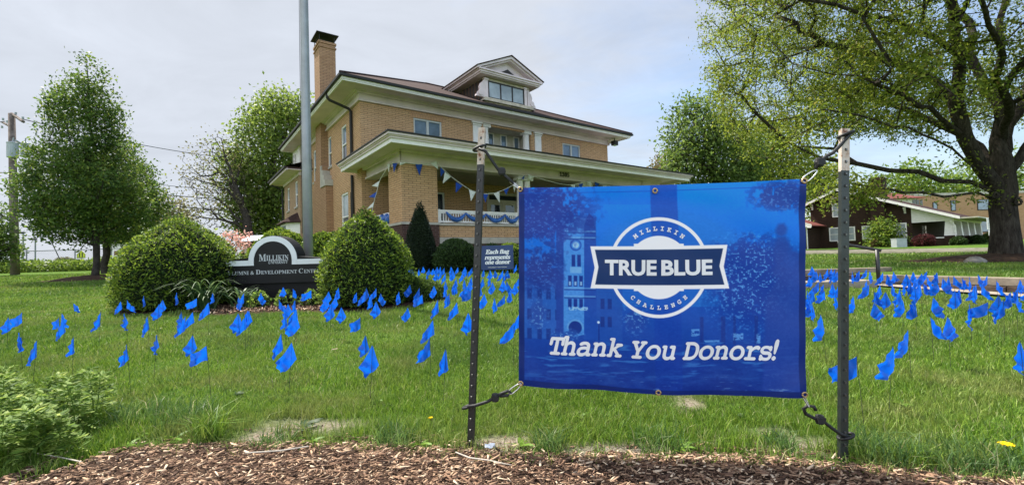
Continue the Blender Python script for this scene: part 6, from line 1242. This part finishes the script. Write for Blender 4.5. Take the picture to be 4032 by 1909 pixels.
# conifer at the left frame edge
bgtree('conifer', 'feathery green conifer at the left frame edge beside the pole', [(-50, 1060), (-50, 900), (-48, 810)], 22, [(800, -60, -10), (860, -90, 15), (920, -120, 35), (990, -140, 42), (1040, -130, 30)], -40, 240, .10, 'dkgreen', .16, 16, .22, 53, group=None)
SH = [('red barberry', 'rounded dark red shrub below the bungalow porch', 3640, 970, 34, .85, 1.25, 'redleaf', 61), ('shrub', 'low green shrub at the bungalow porch corner', 3775, 968, 33, .62, .85, 'box', 62), ('shrub', 'dark green shrub between bungalow porch and white sign', 3850, 966, 36, .7, .9, 'box', 63), ('shrub', 'rough shrub beside the apartment wall near the white sign', 3895, 955, 40, .9, .9, 'dkgreen', 64), ('shrub', 'pale flowering shrub left of the small bungalow tree', 3446, 985, 36, .6, .6, 'tan', 65),
      ('shrub', 'broad olive shrub beyond the left fence, right of the pole', 260, 1045, 46, 1.3, 2.4, 'catalpa', 66), ('shrub', 'low shrub beyond the fence behind the pear trunk', 350, 1045, 48, 1.0, 2.2, 'catalpa', 67), ('shrub', 'green shrub beyond the left fence near the utility pole', 130, 1045, 44, .95, 2.0, 'dkgreen', 68), ('shrub', 'grey-green shrub behind the yew beside the grey house', 560, 1045, 40, 1.6, 2.4, 'green', 69), ('shrub', 'dark shrub behind the left yew and dogwood', 830, 1030, 27, 1.5, 1.8, 'dkgreen', 70), ('shrub', 'leafy green shrub right of the wooden kiosk behind the sign', 1010, 1020, 22, 1.2, 1.3, 'green', 71), ('shrub', 'olive shrub between the left yew and the dogwood', 720, 1030, 30, 1.8, 2.2, 'green', 72)]
for nm, lab, px, py, d, h, w, lf, sd in SH:
    p = dep(px, py, d); make_bush(nm.replace(' ', '_') if nm != 'shrub' else 'shrub', lab, (p[0], p[1], float(G(p[0], p[1]))), [(0, w * .42), (h * .3, w * .55), (h * .65, w * .48), (h * .9, w * .25), (h, .03)], 1500, lf, .16, .5, seed=sd, lump=.25)

# ================================================================== LEFT BACKGROUND
def gpt(px, d): x = dep(px, 1000, d)[0]; return np.array([x, d, float(G(x, d))])
pp = gpt(60, 25.); up_ = thing('utility_pole', 'weathered wooden utility pole with transformer at the left edge', 'utility pole', pp)
tp = dep(46, 448, 25.) - pp; m = MB(); m.tube([(0, 0, -.1), tuple(tp * .5), tuple(tp)], [.20, .175, .145], 12); m.build('pole', 'pole', up_, smooth=True)
m = MB(); a_ = dep(52, 452, 25.) - pp; b_ = dep(92, 480, 23.6) - pp; m.tube([a_ - (b_ - a_) * .15, b_], .075, 6); a2, b2 = dep(10, 482, 26.) - pp, dep(46, 502, 25.) - pp; m.tube([a2, b2], .06, 6); m.build('crossarm', 'pole', up_)
m = MB()
for x, y, d in ((90, 470, 23.7), (62, 452, 24.8), (12, 474, 26), (28, 484, 25.5), (8, 505, 26)): q = dep(x, y, d) - pp; m.lathe([(.03, q[2]), (.06, q[2] + .03), (.035, q[2] + .07), (.06, q[2] + .11), (.03, q[2] + .15)], q[0], q[1], 8)
m.build('insulator', 'greybox', up_)
for px, d, rr in ((50, 24.6, .24), (98, 26.2, .19)):
    q = dep(px, 592, d) - pp; hh_ = .42; m = MB(); m.lathe([(.04, q[2] - hh_), (rr, q[2] - hh_ + .02), (rr, q[2] + hh_ - .06), (rr * 1.06, q[2] + hh_ - .05), (rr * 1.06, q[2] + hh_), (.05, q[2] + hh_ + .08)], q[0], q[1], 16); m.tube([(q[0], q[1], q[2] + hh_), (q[0] + .05, q[1], q[2] + hh_ + .3)], .03, 6); m.tube([(0, 0, q[2] + .25), (q[0], q[1], q[2] + .25)], .05, 6); m.build('transformer', 'greybox', up_)
def cable(label, a, b_, sag, r_=.022):
    pts = []
    for k in range(25): f = k / 24; p = a + (b_ - a) * f; pts.append(p - np.array([0, 0, sag * 4 * f * (1 - f)]))
    m = MB(); m.tube([p - pts[0] for p in pts], r_, 5); o = m.build('power_line', 'cable'); o.location = pts[0]; tag(o, label, 'power line', 'power lines from the utility pole')
cable('topmost power line running right from the pole top behind the trees', dep(90, 470, 23.7), dep(1180, 640, 46), .6); cable('thin power line second from the top left of the brick house', dep(56, 640, 25), dep(1180, 762, 46), .5, .018)
cable('third power line down, passing behind the gnarled tree', dep(58, 690, 25), dep(1180, 780, 46), .6, .03); cable('lowest thick power line ending behind the brick house', dep(60, 730, 25), dep(1180, 832, 46), .5, .04); cable('power line leaving the pole towards the left frame edge', dep(52, 680, 25), dep(-300, 590, 20), .3); cable('upper power line leaving the pole top towards the left', dep(20, 478, 25.6), dep(-300, 470, 24), .2)
gw = dep(240, 1030, 32); cable('slanting guy wire behind the pear tree crown', dep(160, 860, 30), gw, .02, .03)
for px, py, d, lab in ((91, 918, 75, 'taller slim parking lot lamp post right of the utility pole'), (139, 944, 80, 'shorter slim lamp post left of the pear trunk')):
    p = gpt(px, d); tpz = dep(px, py, d)[2]; lp = thing('lamp_post', lab, 'lamp post', p, group='lamp posts beyond the left fence'); m = MB(); m.tube([(0, 0, 0), (0, 0, tpz - p[2])], .11, 8); m.build('pole', 'siding', lp); m = MB(); h_ = tpz - p[2]; m.box(-.9, .1, -.25, .25, h_ - .05, h_ + .22); m.build('lamp_head', 'gutter', lp)
# chain-link fence
FA, FB = gpt(-90, 29.5), gpt(520, 30.5); FH = dep(200, 986, 30)[2] - G(-31., 30.); FH = float(FH); fe = thing('chain_link_fence', 'grey chain-link fence along the back of the left lawn', 'fence', FA); fl_ = np.linalg.norm(FB - FA)
def fpt(s, z): p = FA + (FB - FA) * s / fl_; return np.array([p[0], p[1], float(G(p[0], p[1])) + z]) - FA
m = MB(); m.tube([fpt(fl_ * k / 12, FH) for k in range(13)], .03, 6); m.build('top_rail', 'chainwire', fe)
m = MB(); k = 0.; 
while k < fl_ + .01: m.tube([fpt(k, -.1), fpt(k, FH + .04)], .035, 6); k += 2.95
o = m.build('post', 'chainwire', fe); 
m = MB(); st = .16; nn_ = int(fl_ / st)
for i in range(-10, nn_):
    for dr in (1, -1):
        s0_, s1_ = (i * st, i * st + FH) if dr > 0 else (i * st + FH, i * st); a0, a1 = s0_, s1_
        if min(a0, a1) < 0 or max(a0, a1) > fl_: continue
        m.tube([fpt(a0, .03), fpt(a1, FH)], .0035, 3, cap=False)
o = m.build('mesh', 'chainwire', fe)
# ground cover along the fence
n = 9000; s_ = rng.uniform(-.03, 1.03, n); P = FA + (FB - FA) * s_[:, None]; P[:, 1] -= rng.uniform(.1, 2.2, n); P[:, 2] = G(P[:, 0], P[:, 1]) + rng.random(n) ** 1.3 * (.5 + .5 * fbm(P[:, 0] * .8, P[:, 1] * .8, 4))
tag(link('undergrowth', leaves_mesh('undergrowth', P, .17, .6), 'green'), 'low leafy ground cover along the chain-link fence', 'undergrowth', kind='stuff')
# crossing sign
cp = gpt(319, 34.); cs = thing('crossing_sign', 'yellow-green pedestrian crossing sign behind the left fence', 'road sign', cp); zc_ = dep(319, 1002, 34)[2] - cp[2]; m = MB(); m.box(-.035, .035, .02, .06, 0, zc_ + .3); m.build('post', 'steel', cs)
w_ = .33; pen = [(-w_, -w_ * .85), (w_, -w_ * .85), (w_, .02), (0, w_ * .95), (-w_, .02)]
m = MB(); m.prism([(x, z + zc_) for x, z in pen], 'y', 0, .015); m.prism([(-.2, zc_ - .62), (.2, zc_ - .62), (.2, zc_ - .34), (-.2, zc_ - .34)], 'y', 0, .015); m.build('panel', 'signyellow', cs)
m = MB()
for i in range(5):
    (x0, z0), (x1, z1) = pen[i], pen[(i + 1) % 5]; m.prism([(x0 * .93, z0 * .93 + zc_), (x1 * .93, z1 * .93 + zc_), (x1 * .84, z1 * .84 + zc_), (x0 * .84, z0 * .84 + zc_)], 'y', -.006, -.002)
for ox in (-.11, .10):
    m.tube([(ox + .045 * math.cos(a), -.004, zc_ + .08 + .045 * math.sin(a)) for a in np.linspace(0, 6.28, 9)], .02, 4); m.prism([(ox - .05, zc_ - .09), (ox + .05, zc_ - .07), (ox + .05, zc_ + .04), (ox - .04, zc_ + .04)], 'y', -.006, -.002)
    for lx in (-.07, .05): m.prism([(ox - .02, zc_ - .08), (ox + .03, zc_ - .08), (ox + lx + .03, zc_ - .24), (ox + lx - .02, zc_ - .24)], 'y', -.0061, -.0021)
m.prism([(-.13, zc_ - .54), (-.09, zc_ - .58), (.09, zc_ - .42), (.05, zc_ - .40)], 'y', -.006, -.002); m.prism([(-.15, zc_ - .58), (-.15, zc_ - .48), (-.05, zc_ - .58)], 'y', -.0062, -.0022); m.build('symbol', 'numblack', cs)
# far grey house, wooden fence
gh = gpt(478, 46.); ghs = thing('grey_house', 'distant grey-sided house with white wing behind the left yew', 'house', gh); k_ = 46 / F; m = MB(); zb_, zt_ = 0, dep(478, 960, 46)[2] - gh[2]; m.box(-1.7, 1.2, 0, 5, 0, zt_); m.build('wall', 'siding', ghs)
m = MB(); m.box(.1, 3.2, -1.2, 4, .5, zt_ + .1); m.build('wing', 'white', ghs); m = MB(); m.prism([(-2.0, zt_), (3.6, zt_ + .05), (2.6, zt_ + 1.25), (-1.0, zt_ + 1.25)], 'y', -1.5, 5.3); m.build('roof', 'gutter', ghs); m = MB(); m.box(1.3, 2.2, -1.24, -1.2, 1.2, 2.1); m.build('window', 'glass_dark', ghs); m = MB(); m.box(.35, 1.0, -1.24, -1.2, 1.3, 1.75); m.build('plaque', 'redroof', ghs); m = MB(); m.box(-.5, .1, -.04, 0, .0, 2.0); m.build('door', 'dark', ghs)
wf = gpt(335, 42.); m = MB()
for i in range(10): m.box(i * .16, i * .16 + .15, 0, .03, 0, dep(350, 1030, 42)[2] - wf[2] + .03 * (i % 2))
o = m.build('wooden_fence', 'wood'); o.location = wf; tag(o, 'short brown board fence beside the far grey house', 'fence')
ki = gpt(985, 14.); ks_ = thing('wooden_kiosk', 'small wooden kiosk with pale metal roof behind the black sign', 'kiosk', ki); zr_ = dep(990, 945, 14)[2] - ki[2]; k_ = 14 / F
m = MB(); m.box(-.20, .22, 0, .35, .35, zr_); m.build('body', 'wood', ks_); m = MB(); m.box(-.16, -.10, -.03, .0, 0, zr_); m.build('post', 'panel', ks_); m = MB(); m.add([(-.30, -.14, zr_ - .02), (.32, -.14, zr_ - .02), (.26, .5, zr_ + .17), (-.24, .5, zr_ + .17), (-.30, -.14, zr_ - .05), (.32, -.14, zr_ - .05), (.26, .5, zr_ + .14), (-.24, .5, zr_ + .14)], [(0, 1, 2, 3), (7, 6, 5, 4), (0, 4, 5, 1), (1, 5, 6, 2), (3, 7, 4, 0), (2, 6, 7, 3)]); m.build('roof', 'metalroof', ks_)

# ================================================================== RIGHT BACKGROUND: BUNGALOW, APARTMENTS
SC = 1.25; bun = thing('bungalow', 'dark brown brick bungalow with low white-trimmed gable and porch on the right', 'house', (26.5 * SC, 26.8 * SC, -.52), Rz); BZ = .52
def bb(m, name, mat, parent=bun, **k):
    m.v = [(x * SC, y * SC, z * SC + BZ) for x, y, z in m.v]; return m.build(name, mat, parent, **k)
ridge_v, ridge_z = 5.66, 3.92
def roofz(v): return ridge_z - (ridge_v - v) * .41 if v < ridge_v else ridge_z - (v - ridge_v) * .44
m = MB(); m.prism([(1.86, -.6), (7.5, -.6), (7.5, roofz(7.5) - .1), (ridge_v, ridge_z - .1), (1.86, roofz(1.86) - .1)], 'x', 0, 9.5); m.prism([(.4, -.6), (1.86, -.6), (1.86, .30), (.4, .30)], 'x', 0, .25); m.box(0, 9.5, -.1, .15, -.6, .12); m.box(.0, .45, -.1, .45, -.6, .44); bb(m, 'wall', 'bungbrick')
m = MB(); m.box(-.03, .28, .4, 1.9, .30, .36); bb(m, 'porch_cap', 'white'); m = MB(); m.box(1.6, 9, 1.9, 2.0, .3, 1.3); bb(m, 'porch_back', 'bungbrick')
for q in ((.25, .8), (1.0, 1.4)): m = MB(); m.box(2.2 + q[0], 2.2 + q[1], 1.86, 1.89, -.1, 1.2); bb(m, 'pane', 'glass_blind')
m = MB(); m.prism([(-.05, 1.33), (1.86, 1.33), (1.86, roofz(1.86) - .1), (-.05, roofz(-.05) - .1)], 'x', 0, .2); m.prism([(-.05, 1.33), (.4, 1.33), (.4, roofz(.4) - .11), (-.05, roofz(-.05) - .11)], 'x', .2, 9.4); bb(m, 'porch_gable', 'white')
for u in (0.02, 2.26, 4.4, 6.58, 9.0):
    m = MB(); z0, z1 = .44, 1.36; m.add([(u, -.07, z0), (u + .43, -.07, z0), (u + .43, .40, z0), (u, .40, z0), (u + .07, .0, z1), (u + .36, .0, z1), (u + .36, .33, z1), (u + .07, .33, z1)], [(3, 2, 1, 0), (4, 5, 6, 7), (0, 1, 5, 4), (1, 2, 6, 5), (2, 3, 7, 6), (3, 0, 4, 7)]); bb(m, 'porch_column', 'white')
    if u > 1: m = MB(); m.box(u - .03, u + .46, -.1, .43, -.6, .437); bb(m, 'pier', 'bungbrick')
m = MB(); T = .09
m.prism([(-.35, roofz(-.35)), (ridge_v, ridge_z), (7.8, roofz(7.8)), (7.8, roofz(7.8) + T), (ridge_v, ridge_z + T), (-.35, roofz(-.35) + T)], 'x', -.45, 9.9); rf_ = bb(m, 'roof', 'shingle')
m = MB(); m.prism([(-.4, roofz(-.4) - .06), (ridge_v, ridge_z - .06), (7.85, roofz(7.85) - .06), (7.85, roofz(7.85) + .11), (ridge_v, ridge_z + .11), (-.4, roofz(-.4) + .11)], 'x', -.52, -.453); bb(m, 'bargeboard', 'white')
m = MB(); m.box(-.45, 9.9, -1.15, -.32, roofz(-.35) - .05, roofz(-.35) + .02); bb(m, 'porch_eave', 'panel')
for v_ in (2.1, 4.2, 5.5, 7.3): m = MB(); z_ = roofz(v_) - .08; m.prism([(v_, z_), (v_ + .1, z_), (v_ + .1, z_ - .42), (v_, z_ - .42)], 'x', -.06, -.003); m.tube([(-.03, v_ + .05, z_ - .38), (-.4, v_ + .05, z_ - .06)], .035, 4); bb(m, 'bracket', 'white')
m = MB(); m.prism([(5.3, 3.45), (6.05, 3.45), (5.68, 3.72)], 'x', -.03, -.003); bb(m, 'vent', 'dark'); m = MB(); m.prism([(5.0, 3.36), (6.35, 3.36), (5.68, 3.80)], 'x', -.02, -.001); bb(m, 'vent_trim', 'trim')
def bwin(v0, v1, z0, z1, mull=0):
    m = MB(); a = .07; m.box(-.05, .01, v0 - a, v0, z0 - a, z1 + a); m.box(-.05, .01, v1, v1 + a, z0 - a, z1 + a); m.box(-.05, .01, v0, v1, z1, z1 + a); m.box(-.05, .01, v0, v1, z0 - a, z0); m.box(-.04, .01, v0, v1, (z0 + z1) / 2 - .02, (z0 + z1) / 2 + .02)
    for k in range(mull): c = v0 + (v1 - v0) * (k + 1) / (mull + 1); m.box(-.045, .01, c - .1, c + .1, z0, z1)
    w = bb(m, 'window', 'white'); m = MB(); m.box(-.015, -.005, v0, v1, z0, z1); bb(m, 'pane', 'glass_blind', w)
bwin(5.62, 6.05, 2.12, 2.95); bwin(4.9, 6.3, .42, 1.25, 1); bwin(3.95, 4.38, .45, 1.25); bwin(2.18, 2.58, .48, 1.30)
m = MB(); m.box(-.3, .5, 3.12, 3.86, -.6, 4.45); m.box(-.34, .54, 3.08, 3.9, 4.3, 4.36); c_ = bb(m, 'chimney', 'bungbrick'); m = MB(); m.box(1.5, 2.0, 7.15, 7.6, 2.5, 4.2); bb(m, 'chimney', 'bungbrick')
m = MB(); m.box(-2.4, 0, 6.95, 10, -.6, 1.35); wg = bb(m, 'wing', 'bungbrick'); m = MB(); m.prism([(6.5, 1.42), (8.6, 2.25), (10.5, 2.25), (10.5, 2.33), (8.6, 2.33), (6.5, 1.5)], 'x', -2.8, .1); bb(m, 'wing_roof', 'redroof'); m = MB(); m.prism([(6.45, 1.36), (8.6, 2.2), (8.6, 2.36), (6.45, 1.53)], 'x', -2.86, -2.803); bb(m, 'wing_bargeboard', 'white'); m = MB(); m.box(-2.43, -2.40, 7.3, 7.7, .5, 1.2); bb(m, 'wing_window', 'glass_blind')
m = MB(); m.tube([(-2.5, 6.9, 1.4), (-2.45, 6.9, 1.2), (-2.44, 6.9, -.4)], .04, 6); bb(m, 'downpipe', 'white'); m = MB(); m.tube([(-.1, .1, 1.35), (-.06, -.12, 1.0), (-.06, -.12, -.4)], .035, 6); bb(m, 'downpipe', 'white')
ut = dep(3553, 985, 33.); m = MB(); m.box(-.38, .38, 0, .5, 0, .62); m.box(-.4, .4, -.02, .52, .62, .66); o = m.build('utility_box', 'greybox'); o.location = (ut[0], ut[1], float(G(ut[0], ut[1])) - .02); tag(o, 'pale grey utility box beside the small bungalow tree', 'utility box')
# brick apartments
ap = dep(3745, 960, 68.); az = -1.0; apt = thing('apartment_building', 'orange brick apartment block with flat roof behind the bungalow', 'building', (ap[0], ap[1], az)); k_ = 68 / F
def apx(px, py): p = dep(px, py, 68.); return p[0] - ap[0], p[2] - az
x0, _ = apx(3575, 900); x1, _ = apx(4150, 900); ztop = apx(3750, 768)[1]
m = MB(); m.box(x0, x1, 0, 12, 0, ztop); m.build('wall', 'aptbrick', apt); m = MB(); m.box(x0 - .1, x1 + .1, -.1, 12.1, ztop, ztop + .35); m.build('parapet', 'stone', apt)
bq = lambda x, y: (3150 + x / 2.711, 700 + y / 2.711)
for (a, b_, c_, d_) in ((1420, 270, 1460, 360), (1612, 250, 1655, 345), (1895, 240, 2045, 335), (1420, 510, 1470, 580), (1895, 470, 2045, 570), (2120, 250, 2170, 345)):
    p, q = apx(*bq(a, b_)), apx(*bq(c_, d_)); m = MB(); m.box(p[0] - .12, q[0] + .12, -.05, .0, q[1] - .12, p[1] + .12); w = m.build('window', 'darksash', apt); m = MB(); m.box(p[0], q[0], -.07, -.052, q[1], p[1]); m.build('pane', 'glass_sky', w)
# white house with red roof
rh = dep(3560, 960, 56.); rz_ = -.9; rho = thing('stucco_house', 'white stucco house with red hip roof behind the bungalow chimney', 'house', (rh[0], rh[1], rz_))
def rpx(px, py): p = dep(px, py, 56.); return p[0] - rh[0], p[2] - rz_
a, b_ = rpx(*bq(760, 240)), rpx(*bq(1350, 210)); t1, t2 = rpx(*bq(930, 155)), rpx(*bq(1190, 150)); m = MB(); m.box(a[0] + .5, b_[0] - .3, 1, 8, 0, b_[1] + .1); m.build('wall', 'white', rho)
m = MB(); m.add([(a[0], 0, b_[1]), (b_[0], 0, b_[1]), (b_[0], 9, b_[1]), (a[0], 9, b_[1]), (t1[0], 4.5, t1[1] + .6), (t2[0], 4.5, t1[1] + .6)], [(0, 1, 5, 4), (1, 2, 5), (2, 3, 4, 5), (3, 0, 4), (3, 2, 1, 0)]); m.build('roof', 'redroof', rho)
p, q = rpx(*bq(1275, 225)), rpx(*bq(1335, 325)); m = MB()
for k in range(3): m.box(p[0] + k * .45, p[0] + k * .45 + .34, .93, .98, q[1], p[1]); 
m.build('window', 'glass_dark', rho)
# white street sign by the oak
ss = gpt(3902, 22.); sg = thing('street_sign', 'small white street sign on a thin post left of the oak trunk', 'street sign', ss); k_ = 22 / F; z1 = dep(3902, 857, 22)[2] - ss[2]; z0 = dep(3902, 905, 22)[2] - ss[2]
m = MB(); m.tube([(.04, .03, 0), (.04, .03, z1)], .03, 6); m.build('post', 'chainwire', sg); m = MB(); m.box(-.1, .12, 0, .01, z0 + .03, z1); m.box(-.04, .1, 0, .01, z0 - .28, z0); m.build('panel', 'white', sg)
m = MB()
for k, w in enumerate((.12, .08, .14, .13, .1)): z = z1 - .08 - k * .1; m.box(.01 - w / 2, .01 + w / 2, -.004, -.001, z - .02, z + .02)
m.build('lettering', 'siding', sg)
